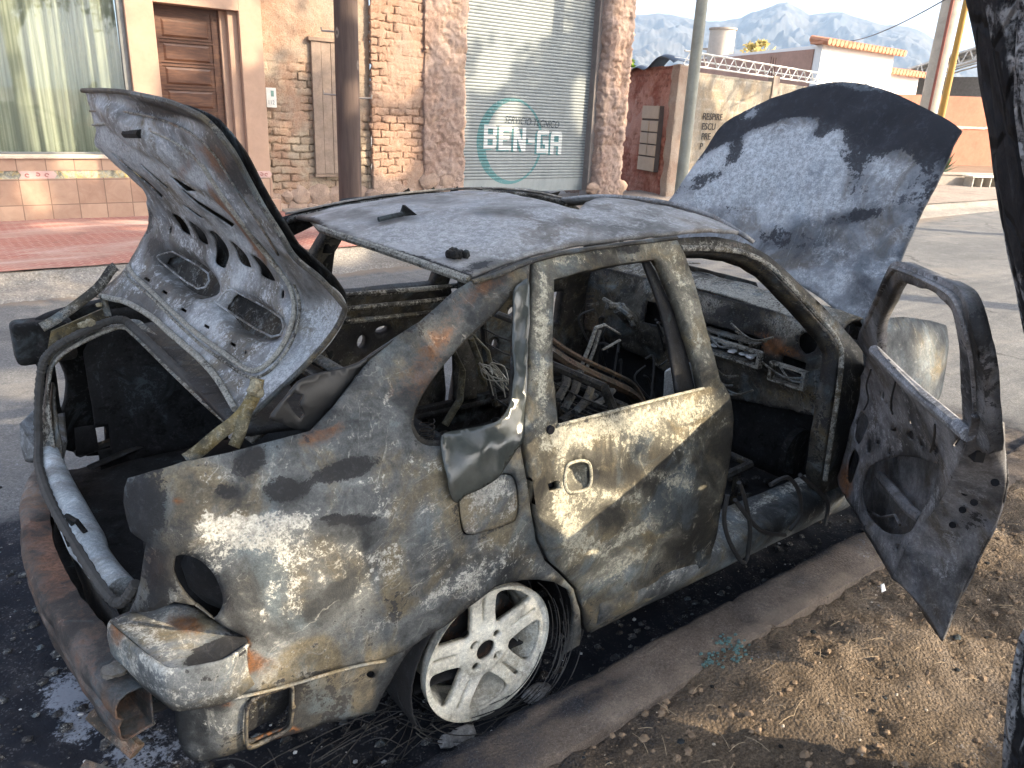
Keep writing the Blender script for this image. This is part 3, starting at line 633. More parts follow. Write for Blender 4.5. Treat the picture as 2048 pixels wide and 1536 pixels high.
def text_loops(s, size):
    cu = bpy.data.curves.new('txt', 'FONT'); cu.body = s; cu.size = size; cu.resolution_u = 3; ob = bpy.data.objects.new('txt', cu); COL.objects.link(ob)
    dg = bpy.context.evaluated_depsgraph_get(); me = bpy.data.meshes.new_from_object(ob.evaluated_get(dg)); bpy.data.objects.remove(ob)
    V = np.array([v.co[:] for v in me.vertices]); F = [tuple(p.vertices) for p in me.polygons]; bpy.data.meshes.remove(me); return V, F
def wall_text(name, s, size, org, ex, ez, mat, parent, sx=1.0, bold=0.0, shear=0.0):
    V, F = text_loops(s, size); o3 = np.array(org); e1, e2 = np.array(ex, float), np.array(ez, float)
    P = o3 + (V[:, :1]*sx + shear*V[:, 1:2])*e1 + V[:, 1:2]*e2
    o = mesh(name, P, F, mat, parent, False)
    if bold: solid(o, bold, 0)
    return o
# SERVICIO TECNICO, conformed to the slats
V, F = text_loops('SERVICIO TECNICO', .165); bm = bmesh.new(); k = 1.20/V[:, 0].max()
vs = [bm.verts.new((7.07+p[0]*k+.25*p[1], SY, 1.425-.055*p[0]*k+p[1])) for p in V]
for f in F:
    try: bm.faces.new([vs[i] for i in f])
    except ValueError: pass
bmesh.ops.triangulate(bm, faces=bm.faces[:])
for z in np.arange(1.2, 1.7, SP/8): bmesh.ops.bisect_plane(bm, geom=bm.verts[:]+bm.edges[:]+bm.faces[:], plane_co=(0, 0, z), plane_no=(0, 0, 1))
for v in bm.verts: v.co.y = SY - float(wave(np.array(v.co.z))) + .006*math.sin(v.co.x*3)*math.sin(v.co.z*2.2) - .006
me = bpy.data.meshes.new('caption'); bm.to_mesh(me); bm.free(); me.materials.append(navy); link(bpy.data.objects.new('caption', me), shut)
pl_ink = plain('plaque_ink', (.12, .14, .14), .6)
wall_text('plaque_number', '112', .075, (2.985, 8.597, 1.56), (1, 0, 0), (0, 0, 1), pl_ink, plq, .85)
pm = MB(); pm.box(3.035, 3.075, 8.596, 8.599, 1.66, 1.735); pm.build('plaque_crest', plain('plaque_green', (.16, .26, .22), .5), plq, False)

# --- wooden utility pole ----------------------------------------------------------
wp = thing('wooden_utility_pole', 'dark brown knotty wooden utility pole with iron climbing steps in front of the boarded window', 'utility pole', loc=(2.91, 6.0, .1))
ang = np.linspace(0, 2*np.pi, 28, endpoint=False); zs = np.linspace(.05, 7.5, 90); V = []
from mathutils import noise as _nz
for z in zs:
    for a in ang:
        r = .128*(1-.012*z) + .006*_nz.noise(Vector((math.cos(a)*3, math.sin(a)*3, z*.6))) + .003*_nz.noise(Vector((math.cos(a)*9, math.sin(a)*9, z*.8)))
        V.append((2.905+.012*z*0+r*math.cos(a), 6.0+r*math.sin(a), z))
n = len(ang); F = [(k*n+i, k*n+(i+1) % n, (k+1)*n+(i+1) % n, (k+1)*n+i) for k in range(len(zs)-1) for i in range(n)]
pw = NT('creosoted_wood'); g1 = pw.noise(3, 6, .6, .4, pw.mapv((1, 1, .12))); g2 = pw.noise(16, 7, .65, 0, pw.mapv((1, 1, .08))); kn = pw.voro(1.9, vec=pw.mapv((2.4, 2.4, 1.4)))
pc = pw.ramp(pw.lin((g1, .5), (g2, .5)), [(.32, (.045, .030, .026)), (.52, (.095, .066, .055)), (.68, (.17, .115, .085))]); pc = pw.mix(pw.step(kn, .17, .10), pc, (.24, .19, .15)); pc = pw.mix(pw.step(kn, .075, .045), pc, (.05, .035, .03))
mesh('shaft', V, F, pw.done(pc, .85, pw.bump(pw.lin((g2, .7), (g1, .4)), .5, .012)), wp)
for z, s in ((2.33, -1), (1.70, -1), (1.68, 1), (2.75, 1)):
    sb = MB(); c_, s_ = .787, -.617
    sb.tube([(2.905+s*c_*.10, 6+s*s_*.10, z), (2.905+s*c_*.26, 6+s*s_*.26, z+.004), (2.905+s*c_*.262, 6+s*s_*.262, z+.04)], .009); sb.build('climbing_step', plain('step_iron', (.30, .26, .23), .6), wp)

# --- far block building ------------------------------------------------------------
def vpl(u, v, p0, deg):
    d = ray(u, v); nrm = np.array([math.sin(R(deg)), -math.cos(R(deg)), 0]); return CAM + d*((np.array([*p0, 0])-CAM) @ nrm)/(d @ nrm)
BC = np.array([10.75, 8.25]); aB, aR = 10.5, 72.0
zt = vpl(1364, 131, BC, aB)[2]
blk = thing('block_building', 'unfinished building of red brick end wall and grey concrete blocks on the corner', 'building', loc=(BC[0], BC[1], .1))
dB = np.array([math.cos(R(aB)), math.sin(R(aB))]); dR = np.array([math.cos(R(aR)), math.sin(R(aR))])
mBlk = adobe('grey_block', (.20, .18, .15), (.29, .26, .215), (.44, .40, .34), (.26, .23, .19), (.31, .25, .18), .2)
mBr = adobe('red_brick', (.26, .095, .065), (.34, .13, .092), (.16, .07, .05), (.42, .25, .20), (.46, .24, .18), .3)
P1 = BC + dR*3.0; P2 = BC + dB*13
brickwall([tuple(P1), tuple(BC+dR*.25)], .1, zt, .26, .105, mBr, 'brick_wall', blk, .035, .016, .012, 4, lambda s, z, a, b: max(0, min(1, 1-abs(z-1.55)*2.2+a))*.8 if z > 1.2 else 0.0, seed=6, jw=.13)
brickwall([tuple(BC+dR*.26), tuple(BC+dR*.0-dB*.0), tuple(BC+dB*.35)], .1, zt+.02, .4, .2, adobe('corner_concrete', (.33, .26, .20), (.38, .30, .23), (.2, .15, .12), (.40, .32, .25), (.34, .24, .18), .3), 'corner_column', blk, .04, .01, .03, 3, lambda s, z, a, b: .9, seed=7)
brickwall([tuple(BC+dB*.34), tuple(P2)], .1, zt-.08, .40, .20, mBlk, 'block_wall', blk, (.036), .010, .008, 3, None, seed=8, jw=.10)
prm = plain('pier_concrete', (.30, .24, .19), .9, .2, 4); q = vpl(1545, 200, BC, aB); 
for s_ in (np.dot(q[:2]-BC, dB), np.dot(q[:2]-BC, dB)+4):
    c0 = BC + dB*s_; Mx = Matrix.Translation((c0[0], c0[1], 0)) @ Matrix.Rotation(R(aB), 4, 'Z'); cl_ = MB(); cl_.box(-.15, .15, -.035, .1, .1, zt+.05, Mx); cl_.build('concrete_pier', prm, blk, False)
rbm = plain('rusty_bar', (.10, .06, .05), .9)
q = vpl(1540, 170, BC, aB)
for k in range(3):
    c0 = BC + dB*(np.dot(q[:2]-BC, dB)+(k-1)*.12); rb = MB(); rb.tube([(c0[0], c0[1], zt), (c0[0], c0[1], zt+.42)], .012, 5); rb.build('starter_bar', rbm, blk)
# meter cabinet on the brick end wall
mc = thing('meter_cabinet', 'tall beige meter cabinet with gridded doors on the red brick wall', 'meter cabinet', loc=(BC[0]+dR[0], BC[1]+dR[1], .5))
cbm = plain('beige_enamel', (.40, .32, .235), .55, .12, 5)
qa, qb = vpl(1280, 340, BC, aR), vpl(1322, 212, BC, aR); s0 = np.dot(vpl(1316, 345, BC, aR)[:2]-BC, dR); s1_ = np.dot(vpl(1283, 345, BC, aR)[:2]-BC, dR); zc0, zc1 = vpl(1300, 342, BC, aR)[2], vpl(1310, 212, BC, aR)[2]
Mx = Matrix.Translation((BC[0], BC[1], 0)) @ Matrix.Rotation(R(aR), 4, 'Z')
mb_ = MB(); mb_.box(s0, s1_, 0, .1, zc0, zc1, Mx); bevel(mb_.build('cabinet_body', plain('cabinet_gap', (.10, .08, .07), .8), mc, False), .004)
hh = (zc1-zc0); rows = [(0, .22)]+[(.235+.185*k, .235+.185*k+.172) for k in range(3)]+[(.80, 1.0)]
for i, (a, b) in enumerate(rows):
    for k in range(1 if i in (0, 4) else 2):
        wv = (s1_-s0); x0, x1 = (s0+.01, s1_-.01) if i in (0, 4) else (s0+.01+k*wv/2, s0+(k+1)*wv/2-.015)
        m_ = MB(); m_.box(x0, x1, .1, .125, zc0+a*hh+.01, zc0+b*hh, Mx); bevel(m_.build('meter_door', cbm, mc, False), .006)
# steel lattice on the block wall
tr_ = MB(); stl = plain('white_lattice_steel', (.62, .60, .55), .6)
A3 = vpl(1300, 122, BC+dR*.0, aB)
for (off, hz) in ((0.0, 0.02), (0.0, .26), (.2, .14)):
    pts = [(*(BC+dB*s+np.array([-dB[1], dB[0]])*off), zt+hz) for s in np.linspace(.1, 11, 12)]; tr_.tube(pts, .018, 6)
k = 0
for s in np.arange(.1, 11, .22):
    a, b = BC+dB*s, BC+dB*(s+.22); z1, z2 = (.02, .26) if k % 2 == 0 else (.26, .02); tr_.tube([(*a, zt+z1), (*b, zt+z2)], .012, 5); k += 1
tag(tr_.build('lattice_girder', stl), 'long white steel lattice girder lying along the top of the block wall', 'lattice girder')
tp = MB(); qx = BC+dR*1.3
pts = [(*(BC+dR*s), zt+.03+.22*math.exp(-((s-.55)/.35)**2)+.03*math.sin(s*9)) for s in np.linspace(.1, 2.9, 40)]
V = []; 
for p in pts: V += [(p[0]-.12, p[1], p[2]-.05), (p[0], p[1], p[2]), (p[0]+.3, p[1], p[2]-.02)]
F = []
for i in range(len(pts)-1): F += [(i*3+j, i*3+j+1, (i+1)*3+j+1, (i+1)*3+j) for j in range(2)]
tag(solid(mesh('tarpaulin', V, F, plain('dark_blue_tarpaulin', (.06, .08, .11), .4, .3, 6)), .01), 'dark blue tarpaulin bundled on top of the red brick wall', 'tarpaulin')
# graffiti
gm_ = plain('black_spray', (.02, .02, .022), .8)
for s, (u, v) in (('RESPIRE', (1402, 239)), ('ESCU', (1400, 259)), ('PRE', (1399, 279)), ('P', (1396, 299))):
    q = vpl(u, v, BC, aB); ex = np.array([dB[0], dB[1], 0]); q = q - np.array([-dB[1], dB[0], 0])*.03
    wall_text('graffiti', s, .185, q, ex, (0, 0, 1), gm_, blk, 1.3, .006, .06)

# --- buildings behind ---------------------------------------------------------------
WB = atY(1636, 150, 12.0); wz = atY(1640, 88, 12.0)[2]
wh = thing('white_building', 'white rendered building with terracotta tile coping and brown side wall behind the block wall', 'building', loc=(WB[0], 12, 0))
whm = plain('white_render', (.80, .77, .72), .85, .05, 2); brn = plain('brown_render', (.40, .24, .18), .9, .22, 1.1)
xe = atY(1785, 130, 12.0)[0]; aW = 69.0; dW = np.array([math.cos(R(aW)), math.sin(R(aW))])
def prism(name, pts, z0, z1, mat, parent):
    n = len(pts); V = [(*p, z0) for p in pts]+[(*p, z1) for p in pts]
    return mesh(name, V, [tuple(range(n))[::-1], tuple(range(n, 2*n))]+[(i, (i+1) % n, n+(i+1) % n, n+i) for i in range(n)], mat, parent, False)
A0 = np.array([WB[0], 12.0]); B0 = np.array([xe, 12.0]); prism('white_wall', [A0, B0, B0+dW*8, A0+dW*8+[.3, 0]], 0, wz, whm, wh)
xe2 = atY(1835, 170, 12.6)[0]; z2 = atY(1800, 150, 12.6)[2]; C0 = np.array([xe+.25, 12.6]); D0_ = np.array([xe2, 12.6]); prism('low_wing', [C0, D0_, D0_+dW*6, C0+dW*6], 0, z2, whm, wh)
# brown side wall rising towards the street
pA = np.array([WB[0]-.03, 11.98])
q0, q1 = vpl(1395, 119, pA, aW), vpl(1628, 98, pA, aW)
V = [(*q1[:2], 0), (*q0[:2], 0), (*q0[:2], q0[2]), (*q1[:2], q1[2])]; V += [(v[0]+.4, v[1], v[2]) for v in V]
mesh('brown_wall', V, [(0, 1, 2, 3), (7, 6, 5, 4), (3, 2, 6, 7), (0, 3, 7, 4), (1, 5, 6, 2)], brn, wh, False)
cp_ = MB(); ter = plain('terracotta', (.52, .24, .14), .85, .25, 8)
for (xa, xb, y, z) in ((WB[0]-.2, xe+.1, 12.0, wz), (xe+.3, xe2+.1, 12.6, z2)):
    cp_.box(xa, xb, y-.12, y+.3, z+.002, z+.07)
    for x in np.arange(xa, xb, .22): cp_.tube([(x+.1, y+.35, z+.16), (x+.1, y-.28, z+.06)], .10, 8)
cp_.build('tile_coping', ter, wh)
# water tank and chimney
pT = vpl(1432, 108, pA, aW); sc_t = np.linalg.norm(pT-CAM)/FPX
tk = thing('water_tank', 'round pale water tank on the roof behind the lamp post', 'water tank', loc=tuple(pT))
mb_ = MB(); t_ = np.array([pT[0]+.6, pT[1]+.3]); mb_.tube([(*t_, pT[2]-.3), (*t_, pT[2]+41*sc_t*1.02)], 23*sc_t, 24); mb_.build('tank_body', plain('tank_concrete', (.50, .43, .36), .85, .15, 1.5), tk)
mb_ = MB(); mb_.tube([(*t_, pT[2]+41*sc_t*1.025), (*t_, pT[2]+45*sc_t)], 25*sc_t, 24); mb_.build('tank_lid', plain('tank_lid', (.36, .30, .25), .85), tk)
pC = vpl(1403, 118, pA, aW); ck = MB(); c0 = np.array([pC[0]+.5, pC[1]]); s9 = sc_t
ck.box(c0[0]-8*s9, c0[0]+8*s9, c0[1]-8*s9, c0[1]+8*s9, pC[2]-.5, pC[2]+12*s9); ck.box(c0[0]-11*s9, c0[0]+11*s9, c0[1]-11*s9, c0[1]+11*s9, pC[2]+17*s9, pC[2]+20*s9)
for dx in (-7, 7): ck.box(c0[0]+(dx-1)*s9, c0[0]+(dx+1)*s9, c0[1]-3*s9, c0[1]+3*s9, pC[2]+12*s9, pC[2]+17*s9)
tag(ck.build('chimney', plain('chimney_render', (.50, .40, .32), .9), None, False), 'squat capped chimney beside the round water tank', 'chimney')

# salmon boundary wall, low planter wall, shed roof
SW = np.array([30.3, 11.3]); aS = -20.0
dS = np.array([math.cos(R(aS)), math.sin(R(aS))])
zt1, zt2 = vpl(1840, 193, SW, aS)[2], vpl(1975, 184, SW, aS)[2]; zb_ = vpl(1940, 255, SW, aS)[2]
e1, e2 = vpl(1700, 250, SW, aS)[:2], vpl(2300, 250, SW, aS)[:2]
sal = thing('salmon_wall', 'tall salmon pink boundary wall at the end of the street', 'wall', loc=(SW[0], SW[1], 0))
smt = plain('salmon_render', (.37, .155, .098), .9, .25, .8, 0, .4, .02); pk_ = plain('peeled_render', (.60, .40, .30), .9, .3, 4)
V = [(*e1, 0), (*e2, 0), (*e2, zt2), (*e1, zt1)]; nS = np.array([-dS[1], dS[0], 0])*.25; V += [tuple(np.array(v)+nS) for v in V]
mesh('wall_face', V, [(0, 1, 2, 3), (3, 2, 6, 7), (4, 7, 6, 5), (0, 3, 7, 4), (1, 5, 6, 2)], smt, sal, False)
mb_ = MB(); Mx = Matrix.Translation((*e1, 0)) @ Matrix.Rotation(R(aS), 4, 'Z'); Ls = np.linalg.norm(e2-e1)
rs = np.random.RandomState(2)
for x in np.arange(0, Ls, .5): mb_.box(x, x+.5, -.03, -.002, zb_-.02-.06*rs.rand(), zb_+.03+.05*rs.rand(), Mx)
mb_.build('string_course', pk_, sal, False)
q = vpl(1872, 218, SW, aS); mb_ = MB(); s_ = np.dot(q[:2]-e1, dS); mb_.box(s_-.25, s_+.25, -.02, -.001, q[2]-.25, q[2]+.2, Mx); mb_.build('vent_opening', plain('vent_dark', (.10, .08, .07), .9), sal, False)
PW = atZ(1900, 382, .0)[:2]; pw_ = MB(); f1, f2 = vpl(1700, 380, PW, aS)[:2], vpl(2300, 380, PW, aS)[:2]; zp = vpl(1900, 350, PW, aS)[2]
Mp = Matrix.Translation((*f1, 0)) @ Matrix.Rotation(R(aS), 4, 'Z'); Lp = np.linalg.norm(f2-f1); pw_.box(0, Lp, 0, .3, 0, zp, Mp); pw_.box(0, Lp, -.03, .33, zp+.002, zp+.06, Mp)
tag(bevel(pw_.build('planter_wall', plain('grey_planter_block', (.30, .26, .22), .9, .25, 1.5), None, False), .01), 'low grey block planter wall in front of the salmon wall', 'planter wall')
pd = MB(); pd.box(0, Lp, .331, 6, 0, zp-.02, Mp); o = pd.build('planter_soil', plain('planter_soil', (.17, .11, .07), .95, .3, 3), None, False); o['kind'] = 'structure'
bench = thing('street_bench', 'pale slatted bench against the low grey planter wall', 'bench', loc=tuple(np.r_[vpl(1945, 374, PW, aS)[:2], 0]))
q = vpl(1945, 374, PW, aS); s_ = np.dot(q[:2]-f1, dS); mb_ = MB()
mb_.box(s_-.55, s_+.55, -.45, -.08, .42, .46, Mp); mb_.build('seat', plain('bench_paint', (.62, .58, .50), .7), bench, False)
for k in range(4):
    mb_ = MB(); mb_.box(s_-.5+k*.32, s_-.46+k*.32, -.42, -.12, .0, .418, Mp); mb_.build('leg', plain('bench_leg', (.4, .37, .32), .7), bench, False)
# agave on the planter
ag = MB(); q = vpl(1908, 338, PW, aS); c0 = np.array([q[0]+.5, q[1]+.6, zp-.03]); rs = np.random.RandomState(4)
for k in range(26):
    a = rs.rand()*6.28; el = .3+rs.rand()*1.1; L = .55+.25*rs.rand(); d = np.array([math.cos(a)*math.cos(el), math.sin(a)*math.cos(el), math.sin(el)]); sd = np.array([-math.sin(a), math.cos(a), 0])*.06
    ag.add([c0-sd*.6, c0+sd*.6, c0+d*L*.5+sd, c0+d*L*.5-sd, c0+d*L], [(0, 1, 2, 3), (3, 2, 4)])
tag(ag.build('agave_plant', plain('agave_leaf', (.07, .11, .05), .6, .3, 4), None, False), 'spiky green agave growing above the low planter wall', 'plant')
# shed
sh = thing('market_shed', 'large open shed with grey steel truss roof behind the salmon wall', 'shed', loc=(36, 13, 0))
gry = plain('shed_sheet', (.26, .26, .25), .7, .15, 1, .0); SH = np.array([36.0, 12.5]); aH = -62.0
pts = [vpl(u, v, SH, aH) for u, v in ((1745, 158), (1830, 131), (1900, 109), (1980, 84), (2080, 56))]
back = np.array([math.cos(R(28)), math.sin(R(28)), 0])*14
V = [p for p in pts] + [p+back for p in pts] ; n = len(pts)
solid(mesh('shed_roof', V, [(i, i+1, n+i+1, n+i) for i in range(n-1)], gry, sh, False), .06)
mb_ = MB(); drop = np.array([0, 0, -.55])
A_ = np.array(pts); S_ = np.linspace(0, 1, 25); top = np.array([np.interp(S_, np.linspace(0, 1, n), A_[:, i]) for i in range(3)]).T; bot = top+drop
mb_.tube(top+[0, 0, -.06], .05, 5); mb_.tube(bot, .05, 5)
for i in range(24): mb_.tube([top[i] if i % 2 else bot[i], bot[i+1] if i % 2 else top[i+1]], .03, 5)
mb_.build('roof_truss', plain('truss_steel', (.42, .41, .39), .6), sh)
mb_ = MB()
for k in range(1, 6):
    dz = np.array([0, 0, -.25-.35*k]); mb_.tube(top+back*k/6+dz*.2, .04, 5); mb_.tube(np.array([top[0]+back*k/6+[0, 0, -1.2-.12*k], top[-1]+back*k/6+[0, 0, -2.6-.12*k]]), .05, 5)
mb_.build('purlin', plain('purlin_steel', (.36, .35, .33), .6), sh)
mb_ = MB(); 
for p in (top[0], top[-1]): mb_.box(p[0]-.12, p[0]+.12, p[1]-.12, p[1]+.12, 0, p[2]-.1)
mb_.box(top[0][0]+9, top[0][0]+9.3, 4, 30, 0, 4.2)
mb_.build('shed_post', plain('shed_post', (.30, .29, .28), .7), sh, False)

# --- posts -------------------------------------------------------------------------
def post(name, label, cat_, u, vb, x, y, r, mat, h, stripe=None):
    o = MB(); o.tube([(x, y, 0), (x, y, h*.5), (x, y, h)], np.array([r*1.08, r, r*.9]), 14); t_ = thing(name, label, cat_, loc=(x, y, 0)); o.build('shaft', mat, t_)
    b = MB(); b.tube([(x, y, 0), (x, y, .25)], r*1.35, 14); b.build('base_collar', mat, t_)
    if stripe: stripe(t_, x, y, r, h)
    return t_
q = atY(1385, 170, 6.9); post('street_lamp_post', 'slim grey steel street post in front of the graffitied block wall', 'lamp post', 0, 0, q[0], 6.9, 10.5*np.linalg.norm(q-CAM)/FPX, plain('grey_post', (.26, .26, .22), .5, .2, 3, .2), 6.5)
q = atY(1880, 110, 7.0)
def pipe(t_, x, y, r, h):
    o = MB(); o.tube([(x-.62*r*1.0, y+.5*r-.9*r, 0), (x-.62*r, y-.4*r, h)], r*.32, 8); o.build('conduit', plain('rust_red_conduit', (.30, .11, .08), .6), t_)
post('concrete_post', 'thick pale concrete utility post with a rust red conduit behind the raised bonnet', 'utility post', 0, 0, q[0], 7.0, 14*np.linalg.norm(q-CAM)/FPX, plain('post_concrete', (.42, .37, .30), .8, .2, 4), 8, pipe)
q = atY(1905, 130, 7.4); post('yellow_post', 'thin ochre yellow steel post beside the thick concrete post', 'post', 0, 0, q[0], 7.4, 5*np.linalg.norm(q-CAM)/FPX, plain('ochre_paint', (.36, .21, .05), .5, .12, 4), 8)
wr = MB(); a, b = atY(1715, 92, 11.5), atY(1790, 50, 7.5)
s_ = np.linspace(-.6, 2.2, 24); P = a+(b-a)*s_[:, None]; P[:, 2] -= .5*(s_-.8)*(2.2-s_)*.2; wr.tube(P, .012, 5); tag(wr.build('overhead_cable', plain('cable', (.04, .04, .05), .6)), 'thin dark overhead cable crossing the mountain view', 'cable')

# --- mountains and trees ---------------------------------------------------------------
prof = np.array([(900, 30), (1100, 22), (1230, 26), (1275, 30), (1320, 27), (1345, 29), (1380, 38), (1400, 42), (1440, 43), (1480, 36), (1500, 26), (1530, 18), (1558, 6), (1575, 5), (1595, 14), (1620, 30), (1640, 27), (1665, 25), (1685, 24), (1712, 34), (1740, 42), (1765, 50), (1800, 51), (1825, 56), (1850, 66), (1872, 82), (1900, 105), (1960, 130), (2040, 150), (2200, 150)], float)
def mountains(name, D, prof, depth, mat, seed, relief):
    from mathutils import noise
    us = np.linspace(prof[0, 0], prof[-1, 0], 620); vs = np.interp(us, prof[:, 0], prof[:, 1]); V = []; nt = 120
    for t in np.linspace(0, 1, nt):
        for u, v in zip(us, vs):
            d = ray(u, v); hz = np.hypot(d[0], d[1]); az = d[:2]/hz; H = CAM[2]+D*d[2]/hz; dist = D-depth*(1-t)
            p = Vector((az[0]*dist, az[1]*dist, 0)); rg = 0; am = 1; f = 1/relief
            for o_ in range(6):
                rg += am*(1-abs(noise.noise(Vector((p.x*f+seed, p.y*f, o_*3.3)))*2)); am *= .5; f *= 2.1
            rg = rg/1.6-.5
            z = H*(t**1.15)*(1 if t > .999 else 1+.7*rg*(1-t)**.8*min(1, t*3)) + (noise.noise(Vector((u*.09, seed, 0)))*3 if t > .9 else 0)
            V.append((CAM[0]+az[0]*dist, CAM[1]+az[1]*dist, max(z, -2)))
    n = len(us); F = [(k*n+i, k*n+i+1, (k+1)*n+i+1, (k+1)*n+i) for k in range(nt-1) for i in range(n-1)]
    o = mesh(name, V, F, mat, None, True, 70); o['kind'] = 'structure'; return o
mm = NT('bare_mountain'); c1 = mm.noise(.006, 8, .65); c2 = mm.noise(.03, 6, .7)
mm.done(mm.ramp(mm.lin((c1, .6), (c2, .4)), [(.35, (.055, .065, .075)), (.65, (.13, .115, .095))]), .95, None, 0, .05)
mountains('mountains', 4200, prof, 1700, mm.m, 1.7, 230)

# gaps cut into the unseen crowns to let sun patches on to the car, the verge, the street and the house fronts
LIT = {
 'car': [(520, 1080, 120, 62, -10), (770, 1105, 120, 50, -15), (965, 1140, 90, 50, 0), (640, 1200, 130, 60, -20), (925, 1290, 62, 120, 20), (470, 1290, 60, 60, 0), (1165, 870, 75, 62, 0), (1115, 1000, 42, 130, 0), (1385, 850, 85, 85, 0), (1310, 985, 160, 55, -25), (1200, 1120, 90, 60, -35), (1340, 1070, 110, 36, -35), (1445, 880, 30, 70, 0), (1080, 700, 28, 170, 0), (1395, 640, 35, 140, -15), (900, 640, 110, 34, -48), (1000, 555, 60, 22, -30), (1874, 735, 12, 70, 0), (540, 1440, 40, 40, 0), (700, 1380, 60, 30, -10)],
 'verge': [(1700, 1350, 170, 60, 5), (1900, 1250, 110, 90, 0), (1960, 1110, 70, 50, 0), (1560, 1480, 150, 55, 0), (1850, 1450, 150, 60, 0), (1390, 1480, 70, 36, 0), (1990, 1350, 60, 60, 0)],
 'front': [(160, 120, 75, 190, 0), (285, 90, 28, 130, 0), (375, 105, 50, 22, 10), (340, 20, 90, 18, 8), (495, 60, 24, 70, 0), (553, 60, 16, 70, 0), (800, 90, 55, 110, 0), (790, 290, 45, 60, 0), (1095, 20, 40, 40, 30), (1020, 120, 26, 52, 30), (948, 220, 16, 80, 0), (1052, 215, 20, 40, 20), (1195, 190, 12, 60, 0), (1255, 150, 24, 260, 0), (160, 333, 60, 16, 0), (60, 400, 34, 46, 0), (235, 345, 80, 14, 0), (1470, 190, 45, 40, 40), (1540, 215, 30, 50, 30), (1350, 320, 18, 60, 0), (1395, 150, 20, 22, 0)],
 'road': [(45, 765, 70, 20, 0), (25, 835, 40, 14, 0), (220, 462, 90, 10, 5), (80, 470, 60, 6, 5), (1480, 425, 200, 8, 4), (1900, 430, 140, 9, 4), (1700, 445, 200, 6, 4), (640, 515, 80, 9, 5), (1890, 775, 40, 24, 20), (1400, 545, 90, 6, 10)]}
def lit_gap(P, rs, size):
    """probability that a leaf at P stands in one of the sun gaps"""
    s = np.array(to_sun); out = np.zeros(len(P))
    def test(Q, ok, spots, soft):
        q = proj(Q); val = np.zeros(len(P)); mg = .62*size*FPX/np.maximum(np.sum((Q-CAM)*RM[2], 1), .3)
        for (u, v, a, b, rot) in spots:
            c, n_ = math.cos(R(rot)), math.sin(R(rot)); dx, dy = q[:, 0]-u, q[:, 1]-v
            r = ((c*dx+n_*dy)/(a+mg))**2+((-n_*dx+c*dy)/(b+mg))**2; val = np.maximum(val, np.clip((1.12-r)/soft, 0, 1))
        return np.where(ok, val, 0)
    done = np.zeros(len(P), bool)
    for key, ax, lev in (('verge', 2, .09), ('car', 1, -.84), ('road', 2, .02), ('front', 1, 8.5)):
        t = (P[:, ax]-lev)/s[ax]; Q = P-s*t[:, None]
        ok = (t > 0) & ~done
        if key == 'verge': ok &= (Q[:, 1] < -.95) & (Q[:, 0] > -2)
        if key == 'car': ok &= (Q[:, 2] > .02) & (Q[:, 2] < 1.3) & (Q[:, 0] > -.95) & (Q[:, 0] < 2.9)
        if key == 'road': ok &= (Q[:, 1] > .9) & (Q[:, 1] < 8.5)
        if key == 'front': ok &= (Q[:, 2] > .1) & (Q[:, 2] < 5)
        f = np.sum((Q-CAM)*RM[2], 1) > .2
        out = np.maximum(out, test(Q, ok & f, LIT[key], .18)); done |= ok
    return rs.rand(len(P)) < out
def leaves(centre, rad, n, size, rs, shell=.0, clumps=None, gaps=False):
    rad = np.array(rad)
    if clumps:
        d = rs.normal(size=(clumps, 3)); d /= np.linalg.norm(d, axis=1)[:, None]; C = np.array(centre)+d*rad*(rs.rand(clumps, 1)**.4)*.85; S = .30+.35*rs.rand(clumps)
        k = rs.randint(clumps, size=n); P = C[k]+rs.normal(size=(n, 3))*.5*rad*S[k][:, None]*.55
    else:
        d = rs.normal(size=(n, 3)); d /= np.linalg.norm(d, axis=1)[:, None]; P = np.array(centre)+d*rad*rs.rand(n, 1)**.4
    if gaps: P = P[~lit_gap(P, rs, size)]
    n = len(P); a = rs.normal(size=(n, 3)); a /= np.linalg.norm(a, axis=1)[:, None]; b = np.cross(a, rs.normal(size=(n, 3))); b /= np.linalg.norm(b, axis=1)[:, None]+1e-9; s = (size*(.6+.8*rs.rand(n)))[:, None]
    return np.stack([P-a*s, P+b*s*.45, P+a*s, P-b*s*.45], 1).reshape(-1, 3)
def crown(name, V, mat, parent):
    n = len(V)//4; me = bpy.data.meshes.new(name); me.vertices.add(4*n); me.vertices.foreach_set('co', V.astype(np.float32).ravel())
    me.loops.add(4*n); me.loops.foreach_set('vertex_index', np.arange(4*n, dtype=np.int32)); me.polygons.add(n); me.polygons.foreach_set('loop_start', np.arange(0, 4*n, 4, dtype=np.int32))
    me.update(calc_edges=True); me.validate(); me.materials.append(mat); o = bpy.data.objects.new(name, me); link(o, parent)
    if parent is not None: o.matrix_parent_inverse = Matrix.Translation(-Vector(parent.location))
    return o
def leafmat(name, c1, c2):
    m = NT(name); n_ = m.noise(1.3, 4, .6); n2 = m.noise(14, 3, .6); col = m.ramp(m.lin((n_, .5), (n2, .5)), [(.35, c1), (.65, c2)])
    p = m.n('ShaderNodeBsdfDiffuse'); m.put(p.inputs[0], col); t = m.n('ShaderNodeBsdfTranslucent'); m.put(t.inputs[0], col); x = m.n('ShaderNodeMixShader'); x.inputs[0].default_value = .3
    m.put(x.inputs[1], p.outputs[0]); m.put(x.inputs[2], t.outputs[0]); m.put(m.out.inputs[0], x.outputs[0]); return m.m
LM = leafmat('leaf_green', (.05, .08, .025), (.11, .13, .04)); LY = leafmat('leaf_yellow', (.45, .36, .14), (.62, .52, .24)); BK = plain('bark', (.11, .085, .065), .95, .4, 8, 0, .8, .03)
